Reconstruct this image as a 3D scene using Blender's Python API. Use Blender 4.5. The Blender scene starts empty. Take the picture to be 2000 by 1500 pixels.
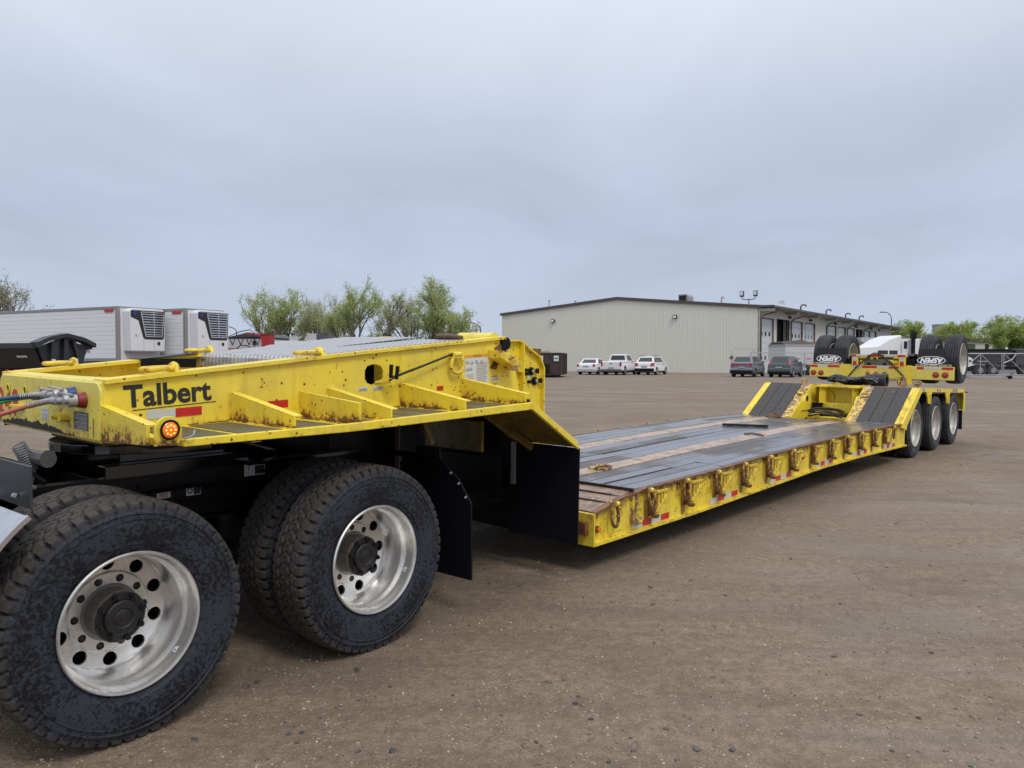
import bpy, bmesh, math, random
import numpy as np
from mathutils import Vector, Matrix, noise as mnoise

random.seed(7); np.random.seed(7)
R = math.radians
sc = bpy.context.scene
col = sc.collection

# ------------------------------------------------------------------ camera, sky, sun, exposure
cam_d = bpy.data.cameras.new('camera'); cam = bpy.data.objects.new('camera', cam_d); col.objects.link(cam)
cam_d.sensor_width = 36.0; cam_d.lens = 27.806; cam_d.clip_start = 0.05; cam_d.clip_end = 5000
cam.matrix_world = Matrix(((1.0, -0.000907, 0.000367, 0), (0.000395, 0.030593, -0.999532, 0), (0.000896, 0.999531, 0.030594, 1.34708), (0, 0, 0, 1)))
sc.camera = cam

SUN_EL, SUN_AZ = R(52), R(150)          # azimuth clockwise from +Y
world = bpy.data.worlds.new('World'); sc.world = world; world.use_nodes = True
wn = world.node_tree; wn.nodes.clear()
def wnode(t, **k):
    n = wn.nodes.new(t)
    for a, b in k.items(): setattr(n, a, b)
    return n
out = wnode('ShaderNodeOutputWorld'); bg = wnode('ShaderNodeBackground'); bg.inputs[1].default_value = 0.1
sky = wnode('ShaderNodeTexSky', sky_type='NISHITA'); sky.sun_disc = False; sky.sun_elevation = SUN_EL; sky.sun_rotation = SUN_AZ
sky.air_density = 1.5; sky.dust_density = 4.0
tc = wnode('ShaderNodeTexCoord'); sep = wnode('ShaderNodeSeparateXYZ'); wn.links.new(tc.outputs['Generated'], sep.inputs[0])
def wmath(op, a, b=None, clamp=False):
    n = wnode('ShaderNodeMath', operation=op); n.use_clamp = clamp
    for i, v in enumerate((a, b)):
        if v is None: continue
        if hasattr(v, 'is_output'): wn.links.new(v, n.inputs[i])
        else: n.inputs[i].default_value = v
    return n.outputs[0]
# overcast cloud layer: colour by height above the horizon, broken up by broad soft noise on a flat cloud deck
zc = wmath('MAXIMUM', sep.outputs[2], 0.0)
den = wmath('ADD', zc, 0.10)
px_ = wmath('DIVIDE', sep.outputs[0], den); py_ = wmath('DIVIDE', sep.outputs[1], den)
comb = wnode('ShaderNodeCombineXYZ'); wn.links.new(px_, comb.inputs[0]); wn.links.new(py_, comb.inputs[1])
mp = wnode('ShaderNodeMapping'); mp.inputs['Rotation'].default_value = (0, 0, R(38)); mp.inputs['Scale'].default_value = (0.75, 0.36, 1); mp.inputs['Location'].default_value = (3.1, 1.7, 0)
wn.links.new(comb.outputs[0], mp.inputs[0])
ns = wnode('ShaderNodeTexNoise'); ns.inputs['Scale'].default_value = 1.0; ns.inputs['Detail'].default_value = 5; ns.inputs['Roughness'].default_value = 0.55; ns.inputs['Distortion'].default_value = 0.6
wn.links.new(mp.outputs[0], ns.inputs['Vector'])
ramp = wnode('ShaderNodeValToRGB'); cr = ramp.color_ramp
cr.elements[0].position = 0.0; cr.elements[0].color = (5.6, 6.5, 7.95, 1)
cr.elements[1].position = 1.0; cr.elements[1].color = (13.5, 13.9, 14.4, 1)
for p, c in ((0.06, (5.4, 6.2, 7.75, 1)), (0.16, (5.15, 5.8, 7.4, 1)), (0.28, (5.6, 6.3, 7.75, 1)), (0.42, (7.5, 8.1, 9.2, 1)), (0.62, (10.6, 11.0, 11.8, 1))):
    e = cr.elements.new(p); e.color = c
wn.links.new(zc, ramp.inputs[0])
nf = wmath('MULTIPLY', wmath('SUBTRACT', ns.outputs[0], 0.5), wmath('MULTIPLY', wmath('MINIMUM', wmath('MULTIPLY', zc, 7.0), 1.0), 0.52))
gain = wmath('ADD', nf, 1.0)
vm = wnode('ShaderNodeVectorMath', operation='SCALE'); wn.links.new(ramp.outputs[0], vm.inputs[0]); wn.links.new(gain, vm.inputs['Scale'])
up = wnode('ShaderNodeVectorMath', operation='MAXIMUM'); wn.links.new(tc.outputs['Generated'], up.inputs[0]); up.inputs[1].default_value = (-1, -1, 0.03)
wn.links.new(up.outputs[0], sky.inputs[0])
mix = wnode('ShaderNodeMixRGB'); mix.inputs[0].default_value = 0.06
wn.links.new(vm.outputs[0], mix.inputs[1]); wn.links.new(sky.outputs[0], mix.inputs[2])
wn.links.new(mix.outputs[0], bg.inputs[0]); wn.links.new(bg.outputs[0], out.inputs[0])

sun_d = bpy.data.lights.new('sun', 'SUN'); sun_d.energy = 1.3; sun_d.angle = R(16); sun_d.color = (1.0, 0.965, 0.91)
sun = bpy.data.objects.new('sun', sun_d); col.objects.link(sun)
sdir = Vector((math.sin(SUN_AZ) * math.cos(SUN_EL), math.cos(SUN_AZ) * math.cos(SUN_EL), math.sin(SUN_EL)))
sun.rotation_euler = (-sdir).to_track_quat('-Z', 'Y').to_euler()
sc.view_settings.view_transform = 'Standard'; sc.view_settings.look = 'None'
sc.view_settings.exposure = 0.0; sc.view_settings.gamma = 1.0; sc.view_settings.use_curve_mapping = False
sc.cycles.max_bounces = 6; sc.cycles.diffuse_bounces = 3; sc.cycles.glossy_bounces = 3; sc.cycles.use_denoising = True

# ------------------------------------------------------------------ materials
def newmat(name):
    m = bpy.data.materials.new(name); m.use_nodes = True; return m, m.node_tree
def nd(nt, t, **k):
    n = nt.nodes.new(t)
    for a, b in k.items(): setattr(n, a, b)
    return n
def setin(nt, n, i, v):
    if hasattr(v, 'is_output'): nt.links.new(v, n.inputs[i])
    else: n.inputs[i].default_value = v
def mth(nt, op, a, b=None, c=None, clamp=False):
    n = nd(nt, 'ShaderNodeMath', operation=op); n.use_clamp = clamp
    for i, v in enumerate((a, b, c)):
        if v is not None: setin(nt, n, i, v)
    return n.outputs[0]
def noise(nt, scale, detail=4, rough=0.55, vec=None, dist=0.0):
    n = nd(nt, 'ShaderNodeTexNoise'); n.inputs['Scale'].default_value = scale; n.inputs['Detail'].default_value = detail
    n.inputs['Roughness'].default_value = rough; n.inputs['Distortion'].default_value = dist
    if vec is not None: nt.links.new(vec, n.inputs['Vector'])
    return n.outputs[0]
def objco(nt, scale=None, rot=None):
    t = nd(nt, 'ShaderNodeTexCoord').outputs['Object']
    if scale or rot:
        m = nd(nt, 'ShaderNodeMapping'); nt.links.new(t, m.inputs[0])
        if scale: m.inputs['Scale'].default_value = scale
        if rot: m.inputs['Rotation'].default_value = rot
        return m.outputs[0]
    return t
def sstep(nt, v, lo, hi):
    n = nd(nt, 'ShaderNodeMapRange', interpolation_type='SMOOTHSTEP'); setin(nt, n, 0, v)
    n.inputs[1].default_value = lo; n.inputs[2].default_value = hi; return n.outputs[0]
def mixc(nt, f, a, b):
    n = nd(nt, 'ShaderNodeMixRGB'); setin(nt, n, 0, f)
    for i, v in ((1, a), (2, b)):
        if isinstance(v, tuple): n.inputs[i].default_value = (*v, 1) if len(v) == 3 else v
        else: nt.links.new(v, n.inputs[i])
    return n.outputs[0]
def bump(nt, h, strength, dist, prev=None):
    b = nd(nt, 'ShaderNodeBump'); setin(nt, b, 'Height', h); b.inputs['Strength'].default_value = strength; b.inputs['Distance'].default_value = dist
    if prev is not None: nt.links.new(prev, b.inputs['Normal'])
    return b.outputs[0]
def bsdf(nt): return nt.nodes['Principled BSDF']
def fin(nt, base=None, rough=None, metal=None, normal=None, spec=None, coat=None):
    b = bsdf(nt)
    for k, v in (('Base Color', base), ('Roughness', rough), ('Metallic', metal), ('Normal', normal), ('Specular IOR Level', spec), ('Coat Weight', coat)):
        if v is None: continue
        if isinstance(v, tuple): v = (*v, 1) if len(v) == 3 else v
        setin(nt, b, k, v)
_mc = {}
def simple(name, c, rough=0.5, metal=0.0, var=0.15, nscale=6.0, bmp=0.0, spec=None):
    if name in _mc: return _mc[name]
    m, nt = newmat(name); v = objco(nt)
    n1 = noise(nt, nscale, 5, 0.6, v); n2 = noise(nt, nscale * 7, 3, 0.6, v)
    d = tuple(x * (1 - var) for x in c); l = tuple(min(1, x * (1 + var)) for x in c)
    base = mixc(nt, mth(nt, 'ADD', mth(nt, 'MULTIPLY', n1, .65), mth(nt, 'MULTIPLY', n2, .35)), d, l)
    rg = mth(nt, 'ADD', rough - .12, mth(nt, 'MULTIPLY', n1, .24), clamp=True)
    nr = bump(nt, n2, 0.5, bmp) if bmp else None
    fin(nt, base, rg, metal, nr, spec); _mc[name] = m; return m

RUST_D, RUST_L = (0.048, 0.023, 0.009), (0.26, 0.115, 0.024)
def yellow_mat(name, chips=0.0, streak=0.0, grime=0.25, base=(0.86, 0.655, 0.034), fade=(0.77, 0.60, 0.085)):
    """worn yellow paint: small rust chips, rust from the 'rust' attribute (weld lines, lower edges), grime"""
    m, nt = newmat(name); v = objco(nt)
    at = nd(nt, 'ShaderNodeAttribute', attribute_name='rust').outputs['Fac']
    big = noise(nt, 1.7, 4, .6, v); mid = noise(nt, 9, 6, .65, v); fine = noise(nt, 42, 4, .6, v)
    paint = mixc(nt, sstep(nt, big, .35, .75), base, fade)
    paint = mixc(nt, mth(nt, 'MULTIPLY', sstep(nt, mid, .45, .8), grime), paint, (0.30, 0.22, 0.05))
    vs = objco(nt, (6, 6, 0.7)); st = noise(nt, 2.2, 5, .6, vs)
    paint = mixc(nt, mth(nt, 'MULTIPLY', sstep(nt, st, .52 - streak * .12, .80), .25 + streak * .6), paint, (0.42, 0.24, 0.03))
    # chips
    vo = nd(nt, 'ShaderNodeTexVoronoi', feature='F1'); vo.inputs['Scale'].default_value = 21; nt.links.new(v, vo.inputs['Vector'])
    vo.inputs['Randomness'].default_value = 1
    chipn = mth(nt, 'ADD', vo.outputs['Distance'], mth(nt, 'MULTIPLY', mth(nt, 'SUBTRACT', fine, .5), .25))
    gate = sstep(nt, noise(nt, 5.1, 3, .6, v), .42 - chips * .12, .56 - chips * .12)
    chip = mth(nt, 'MULTIPLY', mth(nt, 'SUBTRACT', 1.0, sstep(nt, chipn, .10 + chips * .04, .17 + chips * .06)), gate)
    edge = mth(nt, 'ADD', mth(nt, 'MULTIPLY', at, 1.0), mth(nt, 'MULTIPLY', mth(nt, 'SUBTRACT', mth(nt, 'ADD', mth(nt, 'MULTIPLY', mid, .6), mth(nt, 'MULTIPLY', fine, .4)), .5), 1.7))
    er = sstep(nt, edge, .83, .92); halo = sstep(nt, edge, .62, .90)
    pat = sstep(nt, mth(nt, 'ADD', mid, mth(nt, 'MULTIPLY', mth(nt, 'SUBTRACT', fine, .5), .4)), (.72 - chips * .09), (.77 - chips * .09))
    rmask = mth(nt, 'MAXIMUM', mth(nt, 'MAXIMUM', chip, er), pat)
    rustc = mixc(nt, sstep(nt, fine, .35, .7), RUST_D, RUST_L)
    paint = mixc(nt, mth(nt, 'MULTIPLY', halo, .6), paint, (0.46, 0.22, 0.03))
    basec = mixc(nt, rmask, paint, rustc)
    rg = mth(nt, 'ADD', .34, mth(nt, 'ADD', mth(nt, 'MULTIPLY', rmask, .4), mth(nt, 'MULTIPLY', big, .15)))
    h = mth(nt, 'SUBTRACT', mth(nt, 'MULTIPLY', fine, .25), mth(nt, 'MULTIPLY', rmask, .6))
    fin(nt, basec, rg, 0.0, bump(nt, h, .55, .004)); return m
YEL = yellow_mat('worn_yellow_paint', 0.28, .15)
YELR = yellow_mat('rusty_yellow_paint', 0.40, .75, .4)
YELF = yellow_mat('stained_yellow_flange', .95, .9, .45)
YELB = yellow_mat('pale_yellow_paint', 0.1, .1, .2, (0.78, 0.65, 0.09), (0.68, 0.585, 0.15))
YELU = yellow_mat('shaded_grimy_underside_paint', 0.8, .6, .6, (0.16, 0.11, 0.02), (0.09, 0.065, 0.02))  # grimy yellow, base darkened to paint in the shade below the neck

def rust_mat(name, yel=0.0, wet=0.25, pale=0.0):
    m, nt = newmat(name); v = objco(nt); mid = noise(nt, 7, 6, .65, v); fine = noise(nt, 50, 4, .6, v); big = noise(nt, 1.5, 3, .6, v)
    c = mixc(nt, sstep(nt, mid, .35, .68), (0.06, 0.028, 0.018), (0.26, 0.105, 0.035))
    c = mixc(nt, mth(nt, 'MULTIPLY', sstep(nt, fine, .4, .7), .35), c, (0.12, .05, .02))
    if yel > .3: c = mixc(nt, sstep(nt, mid, .35, .68), (0.13, 0.070, 0.050), (0.34, 0.20, 0.13))
    if yel:
        m2 = noise(nt, 15, 6, .7, v, .5); c = mixc(nt, sstep(nt, mth(nt, 'ADD', mth(nt, 'MULTIPLY', m2, .6), mth(nt, 'ADD', mth(nt, 'MULTIPLY', fine, .25), mth(nt, 'MULTIPLY', big, .35))), .70 - yel * .22, .76 - yel * .2), c, (0.78, 0.56, 0.08))
    if pale: c = mixc(nt, mth(nt, 'MULTIPLY', sstep(nt, mth(nt, 'ADD', mth(nt, 'MULTIPLY', fine, .5), mth(nt, 'MULTIPLY', mid, .5)), .34, .54), pale), c, (0.58, .44, .335))
    fin(nt, c, mth(nt, 'ADD', wet, mth(nt, 'MULTIPLY', big, .35)), 0.0, bump(nt, mth(nt, 'ADD', fine, mid), .4, .003)); return m
RUST = rust_mat('rusty_steel'); RUSTY = rust_mat('rusty_steel_with_yellow_remains', .50); RINGM = rust_mat('brown_gold_rusty_ring', .29, .3); STAIN = simple('golden_brown_rust_stain', (.24, .125, .02), .6, 0, .6, 18); STRIP = rust_mat('worn_steel_deck_strip', 0, .18, .70); RAMPM = rust_mat('wet_rusty_ramp_plate', .16, .12, .30)

def wood_mat():
    m, nt = newmat('wet_weathered_plank'); info = nd(nt, 'ShaderNodeObjectInfo').outputs['Random']
    v = objco(nt, (0.8, 14, 14)); g = noise(nt, 5, 6, .65, v, .6); v2 = objco(nt); big = noise(nt, 1.1, 4, .6, v2); fine = noise(nt, 60, 3, .6, objco(nt, (.15, 1, 1)))
    c = mixc(nt, g, (0.026, 0.023, 0.023), (0.115, 0.102, 0.098))
    c = mixc(nt, mth(nt, 'MULTIPLY', info, .38), c, (0.145, 0.138, 0.138))
    wet = sstep(nt, mth(nt, 'ADD', big, mth(nt, 'MULTIPLY', mth(nt, 'SUBTRACT', info, .5), .24)), .30, .50)
    rg = mth(nt, 'SUBTRACT', .55, mth(nt, 'MULTIPLY', wet, .33))
    fin(nt, c, rg, 0.0, bump(nt, mth(nt, 'ADD', g, fine), .35, .0025), .75, mth(nt, 'MULTIPLY', wet, .50)); bsdf(nt).inputs['Coat Roughness'].default_value = .16
    return m
WOOD = wood_mat()
def wood2_mat():
    m, nt = newmat('rough_dark_ramp_plank'); v = objco(nt, (1, 1, 1)); g = noise(nt, 14, 6, .7, v, .8); b = noise(nt, 3, 5, .6, v)
    c = mixc(nt, g, (0.012, 0.011, 0.012), (0.075, 0.068, 0.066)); c = mixc(nt, sstep(nt, b, .62, .75), c, (0.13, .10, .07))
    fin(nt, c, .55, 0, bump(nt, g, .9, .012)); return m
WOOD2 = wood2_mat()

def tyre_mat(name, dustc=(0.058, 0.048, 0.039), dusty=1.0, side=(0.027, 0.032, 0.044)):
    m, nt = newmat(name); v = objco(nt); at = nd(nt, 'ShaderNodeAttribute', attribute_name='rust').outputs['Fac']
    sp = noise(nt, 52, 6, .78, v, .5); b = noise(nt, 4, 4, .6, v); sp2 = noise(nt, 120, 3, .6, v)
    patch = sstep(nt, mth(nt, 'ADD', mth(nt, 'MULTIPLY', sp, .7), mth(nt, 'MULTIPLY', b, .3)), .47, .515)
    c = mixc(nt, patch, (0.0042, 0.0046, 0.007), side)
    c = mixc(nt, mth(nt, 'MULTIPLY', mth(nt, 'MULTIPLY', at, dusty), mth(nt, 'ADD', .45, mth(nt, 'MULTIPLY', sp, .75))), c, dustc)
    fin(nt, c, mth(nt, 'ADD', .5, mth(nt, 'MULTIPLY', patch, .25)), 0, bump(nt, mth(nt, 'ADD', sp, sp2), .5, .003), .35); return m
TYRE = tyre_mat('muddy_drive_tyre_rubber'); TYRET = tyre_mat('ribbed_tyre_rubber', (0.05, .05, .052), .6, (0.060, .062, .068)); TYREC = simple('car_tyre_rubber', (.022, .022, .024), .7)

def alu_mat(name, c=(0.62, 0.60, 0.56), rough=.36, metal=.85, dirt=.5):
    m, nt = newmat(name); v = objco(nt); n1 = noise(nt, 5, 5, .65, v, .3); n2 = noise(nt, 60, 4, .6, v)
    base = mixc(nt, mth(nt, 'MULTIPLY', sstep(nt, mth(nt, 'ADD', n1, mth(nt, 'MULTIPLY', n2, .25)), .5, .85), dirt), c, (0.16, .14, .12))
    fin(nt, base, mth(nt, 'ADD', rough - .08, mth(nt, 'MULTIPLY', n1, .25)), metal, bump(nt, n2, .12, .001)); return m
ALU = alu_mat('dull_aluminium_rim', (.88, .87, .85), .27, .86, .40); ALUW = alu_mat('dirty_pale_rim', (0.55, .53, .48), .5, .3, .6); GALV = alu_mat('galvanised_steel', (0.45, .45, .46), .45, .6, .3)
CHROME = alu_mat('bright_metal', (.7, .7, .72), .2, .95, .25)
HUB = simple('greasy_dark_hub', (0.014, 0.0115, 0.012), .42, 0.2, .8, 26, .006)
BLK = simple('black_chassis_paint', (0.0035, 0.0035, 0.0045), .42, 0, .3, 4, spec=.28)
BLKG = simple('glossy_black_steel', (0.0035, 0.0035, 0.0045), .13, 0, .3, 3, spec=.9)
RUB = simple('black_rubber_sheet', (0.0042, 0.0048, 0.009), .6, 0, .35, 5, .002, spec=.2)
FLAP = simple('dark_mud_flap_rubber', (0.014, 0.0145, 0.018), .6, 0, .25, 8, .001, spec=.3)
REDT = simple('red_reflective_tape', (0.50, 0.018, 0.022), .35, 0, .12, 20)
WHTT = simple('white_reflective_tape', (0.52, 0.54, 0.53), .35, 0, .12, 20)
DECAL = simple('black_decal_vinyl', (0.018, 0.020, 0.018), .45, 0, .2, 10)
REDP = simple('red_number_paint', (0.52, 0.03, 0.02), .5, 0, .2, 12)
WHITE = simple('white_paint', (0.74, .75, .77), .35, 0, .05, 2)
LAB = simple('white_label_film', (0.62, .63, .62), .4, 0, .05, 20)
LABG = simple('grey_label_print', (0.25, .25, .25), .5, 0, .1, 20)
LABO = simple('orange_label_print', (0.75, .32, .02), .5, 0, .1, 20)
def lens(name, c, em=0.0):
    m, nt = newmat(name); fin(nt, c, .18, 0, None, .6, .5)
    if em: bsdf(nt).inputs['Emission Color'].default_value = (*c, 1); bsdf(nt).inputs['Emission Strength'].default_value = em
    return m
LRED = lens('red_lamp_lens', (0.42, 0.006, 0.012)); LAMB = lens('amber_lamp_lens', (0.80, 0.20, 0.01)); LAMBON = lens('lit_amber_lens', (.85, 0.16, 0.005), .30)
LDOT = lens('lit_amber_diode', (1.0, 0.45, 0.08), 1.6)
GLASS = simple('dark_vehicle_glass', (0.012, .015, .018), .08, 0, .2, 3, spec=.8)
def tread_plate_mat():
    m, nt = newmat('diamond_tread_plate'); v = objco(nt, None, (0, 0, R(45)))
    w = nd(nt, 'ShaderNodeTexChecker'); w.inputs['Scale'].default_value = 26; nt.links.new(v, w.inputs[0])
    a = nd(nt, 'ShaderNodeTexWave', wave_type='BANDS', bands_direction='X'); a.inputs['Scale'].default_value = 9.5; nt.links.new(v, a.inputs[0])
    b = nd(nt, 'ShaderNodeTexWave', wave_type='BANDS', bands_direction='Y'); b.inputs['Scale'].default_value = 9.5; nt.links.new(v, b.inputs[0])
    f = nd(nt, 'ShaderNodeMixRGB'); nt.links.new(w.outputs['Fac'], f.inputs[0]); nt.links.new(a.outputs['Fac'], f.inputs[1]); nt.links.new(b.outputs['Fac'], f.inputs[2])
    h = sstep(nt, f.outputs[0], .45, .8); n1 = noise(nt, 3, 4, .6, v)
    base = mixc(nt, h, (.34, .335, .34), (.60, .59, .59)); base = mixc(nt, mth(nt, 'MULTIPLY', sstep(nt, n1, .55, .8), .5), base, (.22, .19, .16))
    fin(nt, base, mth(nt, 'ADD', .3, mth(nt, 'MULTIPLY', n1, .15)), .55, bump(nt, h, 1.0, .004)); return m
TREAD = tread_plate_mat()

# ------------------------------------------------------------------ mesh builder
class MB:
    """collects shapes (with a per-vertex wear value) and links them as ONE mesh object"""
    def __init__(s, flip=True): s.v = []; s.f = []; s.m = []; s.r = []; s.flip = flip; s.mi = 0
    def add(s, vs, fs, r=0.0):
        o = len(s.v)
        for i, p in enumerate(vs):
            s.v.append((-p[0], p[1], p[2]) if s.flip else tuple(p)); s.r.append(r[i] if hasattr(r, '__len__') else r)
        for f in fs: s.f.append([i + o for i in f]); s.m.append(s.mi)
        return s
    def hexa(s, p, r=0.0):   # p: 4 bottom, 4 top (same order)
        if hasattr(r, '__len__') and len(r) == 2: r = [r[0]] * 4 + [r[1]] * 4
        return s.add(p, [(0, 1, 2, 3), (7, 6, 5, 4), (0, 4, 5, 1), (1, 5, 6, 2), (2, 6, 7, 3), (3, 7, 4, 0)], r)
    def box(s, x0, x1, y0, y1, z0, z1, r=0.0):
        return s.hexa([(x0, y0, z0), (x1, y0, z0), (x1, y1, z0), (x0, y1, z0), (x0, y0, z1), (x1, y0, z1), (x1, y1, z1), (x0, y1, z1)], r)
    def prism(s, pts, ax, a, b, r=0.0):   # pts 2-D in the two other axes, extruded along ax from a to b
        def P(u, w, t):
            return (t, u, w) if ax == 'x' else ((u, t, w) if ax == 'y' else (u, w, t))
        n = len(pts); vs = [P(u, w, a) for u, w in pts] + [P(u, w, b) for u, w in pts]
        rr = list(r) + list(r) if hasattr(r, '__len__') else r
        return s.add(vs, [tuple(range(n)), tuple(range(2 * n - 1, n - 1, -1))] + [(i, (i + 1) % n, n + (i + 1) % n, n + i) for i in range(n)], rr)
    def bar(s, p, q, w, h, upv=(0, 0, 1), r=0.0):
        p, q = Vector(p), Vector(q); d = (q - p).normalized(); u = Vector(upv)
        sd = d.cross(u)
        if sd.length < 1e-4: sd = d.cross(Vector((1, 0, 0)))
        sd.normalize(); u = sd.cross(d)
        c = [(-w / 2, -h / 2), (w / 2, -h / 2), (w / 2, h / 2), (-w / 2, h / 2)]
        return s.hexa([p + sd * a + u * b for a, b in c] + [q + sd * a + u * b for a, b in c], r)
    def cyl(s, p, q, r0, r1=None, n=16, r=0.0, caps=True):
        r1 = r0 if r1 is None else r1; p, q = Vector(p), Vector(q); d = (q - p).normalized()
        a = d.orthogonal().normalized(); b = d.cross(a)
        vs = []
        for c, rad in ((p, r0), (q, r1)):
            for i in range(n):
                t = 2 * math.pi * i / n; vs.append(c + a * math.cos(t) * rad + b * math.sin(t) * rad)
        fs = [(i, (i + 1) % n, n + (i + 1) % n, n + i) for i in range(n)]
        if caps: fs += [tuple(range(n - 1, -1, -1)), tuple(range(n, 2 * n))]
        return s.add(vs, fs, r)
    def tube(s, path, rad, n=8, closed=False, r=0.0):
        P = [Vector(p) for p in path]; m = len(P); vs = []; prev = None
        for i in range(m):
            if closed: d = (P[(i + 1) % m] - P[i - 1]).normalized()
            else: d = (P[min(i + 1, m - 1)] - P[max(i - 1, 0)]).normalized()
            a = d.orthogonal() if prev is None else prev - d * prev.dot(d)
            if a.length < 1e-5: a = d.orthogonal()
            a.normalize(); prev = a; b = d.cross(a); rd = rad[i] if hasattr(rad, '__len__') else rad
            for k in range(n):
                t = 2 * math.pi * k / n; vs.append(P[i] + a * math.cos(t) * rd + b * math.sin(t) * rd)
        fs = []
        for i in range(m if closed else m - 1):
            j = (i + 1) % m
            for k in range(n): fs.append((i * n + k, i * n + (k + 1) % n, j * n + (k + 1) % n, j * n + k))
        if not closed: fs += [tuple(range(n - 1, -1, -1)), tuple(range((m - 1) * n, m * n))]
        return s.add(vs, fs, r)
    def lathe(s, prof, c=(0, 0, 0), n=48, ax='y', closed=False, r=0.0):   # prof: (radius, along)
        vs = []; k = len(prof)
        for i in range(n):
            t = 2 * math.pi * i / n; cs, sn = math.cos(t), math.sin(t)
            for rr, a in prof:
                vs.append((c[0] + rr * cs, c[1] + a, c[2] + rr * sn) if ax == 'y' else ((c[0] + rr * cs, c[1] + rr * sn, c[2] + a) if ax == 'z' else (c[0] + a, c[1] + rr * cs, c[2] + rr * sn)))
        fs = []
        for i in range(n):
            j = (i + 1) % n
            for q in range(k if closed else k - 1):
                w = (q + 1) % k; fs.append((i * k + q, i * k + w, j * k + w, j * k + q))
        rv = r
        if hasattr(r, '__len__'): rv = list(r) * n
        return s.add(vs, fs, rv)
    def build(s, name, mat, parent=None, bevel=0.0, smooth=None, recalc=True, uvr=True):
        me = bpy.data.meshes.new(name); me.from_pydata([tuple(v) for v in s.v], [], s.f)
        mats = mat if isinstance(mat, (list, tuple)) else [mat]
        for mm in mats: me.materials.append(mm)
        if len(mats) > 1: me.polygons.foreach_set('material_index', s.m)
        if any(x != 0 for x in s.r):
            a = me.attributes.new('rust', 'FLOAT', 'POINT'); a.data.foreach_set('value', s.r)
        if recalc:
            bm = bmesh.new(); bm.from_mesh(me); bmesh.ops.recalc_face_normals(bm, faces=bm.faces); bm.to_mesh(me); bm.free()
        if smooth:
            me.polygons.foreach_set('use_smooth', [True] * len(me.polygons)); me.set_sharp_from_angle(angle=R(smooth))
        me.update()
        o = bpy.data.objects.new(name, me); col.objects.link(o)
        if parent is not None: o.parent = parent
        if bevel:
            b = o.modifiers.new('bevel', 'BEVEL'); b.width = bevel; b.segments = 2; b.limit_method = 'ANGLE'; b.angle_limit = R(40)
        return o

def tag(o, label=None, cat=None, group=None, kind=None):
    for k, v in (('label', label), ('category', cat), ('group', group), ('kind', kind)):
        if v: o[k] = v
    return o
def thing(name, label, cat, loc=(0, 0, 0), rz=0.0, group=None):
    o = bpy.data.objects.new(name, None); col.objects.link(o); o.location = loc; o.rotation_euler = (0, 0, rz); o.empty_display_size = .2
    return tag(o, label, cat, group)
def copy_tree(o, parent=None):
    c = o.copy(); col.objects.link(c)
    if parent is not None: c.parent = parent
    for ch in list(o.children): copy_tree(ch, c)
    return c
def place_copy(o, parent, loc, rot=None):
    c = copy_tree(o, parent); c.location = loc
    if rot: c.rotation_euler = rot
    return c
def text_mesh(body, name, mat, parent, size, M, extrude=.0012, bold=0.0, shear=0.0, sx=1.0, spacing=1.0):
    cu = bpy.data.curves.new('t', 'FONT'); cu.body = body; cu.size = size; cu.extrude = extrude; cu.offset = bold; cu.shear = shear; cu.space_character = spacing
    cu.resolution_u = 3
    to = bpy.data.objects.new('t', cu); col.objects.link(to); dg = bpy.context.evaluated_depsgraph_get(); dg.update()
    me = bpy.data.meshes.new_from_object(to.evaluated_get(dg)); bpy.data.objects.remove(to); bpy.data.curves.remove(cu)
    me.transform(Matrix.Diagonal((sx, 1, 1, 1))); me.transform(M); me.materials.clear(); me.materials.append(mat); me.name = name
    o = bpy.data.objects.new(name, me); col.objects.link(o); o.parent = parent; return o
def facing(origin, right, upv):
    """matrix whose X runs along right, Y along upv (mesh coordinates, x already flipped)"""
    r_ = Vector(right).normalized(); u_ = Vector(upv).normalized(); n_ = r_.cross(u_)
    return Matrix(((r_.x, u_.x, n_.x, origin[0]), (r_.y, u_.y, n_.y, origin[1]), (r_.z, u_.z, n_.z, origin[2]), (0, 0, 0, 1)))
def interp(x, tab):
    xs = [t[0] for t in tab]; ys = [t[1] for t in tab]
    if xs[0] > xs[-1]: xs = xs[::-1]; ys = ys[::-1]
    return float(np.interp(x, xs, ys))

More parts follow.
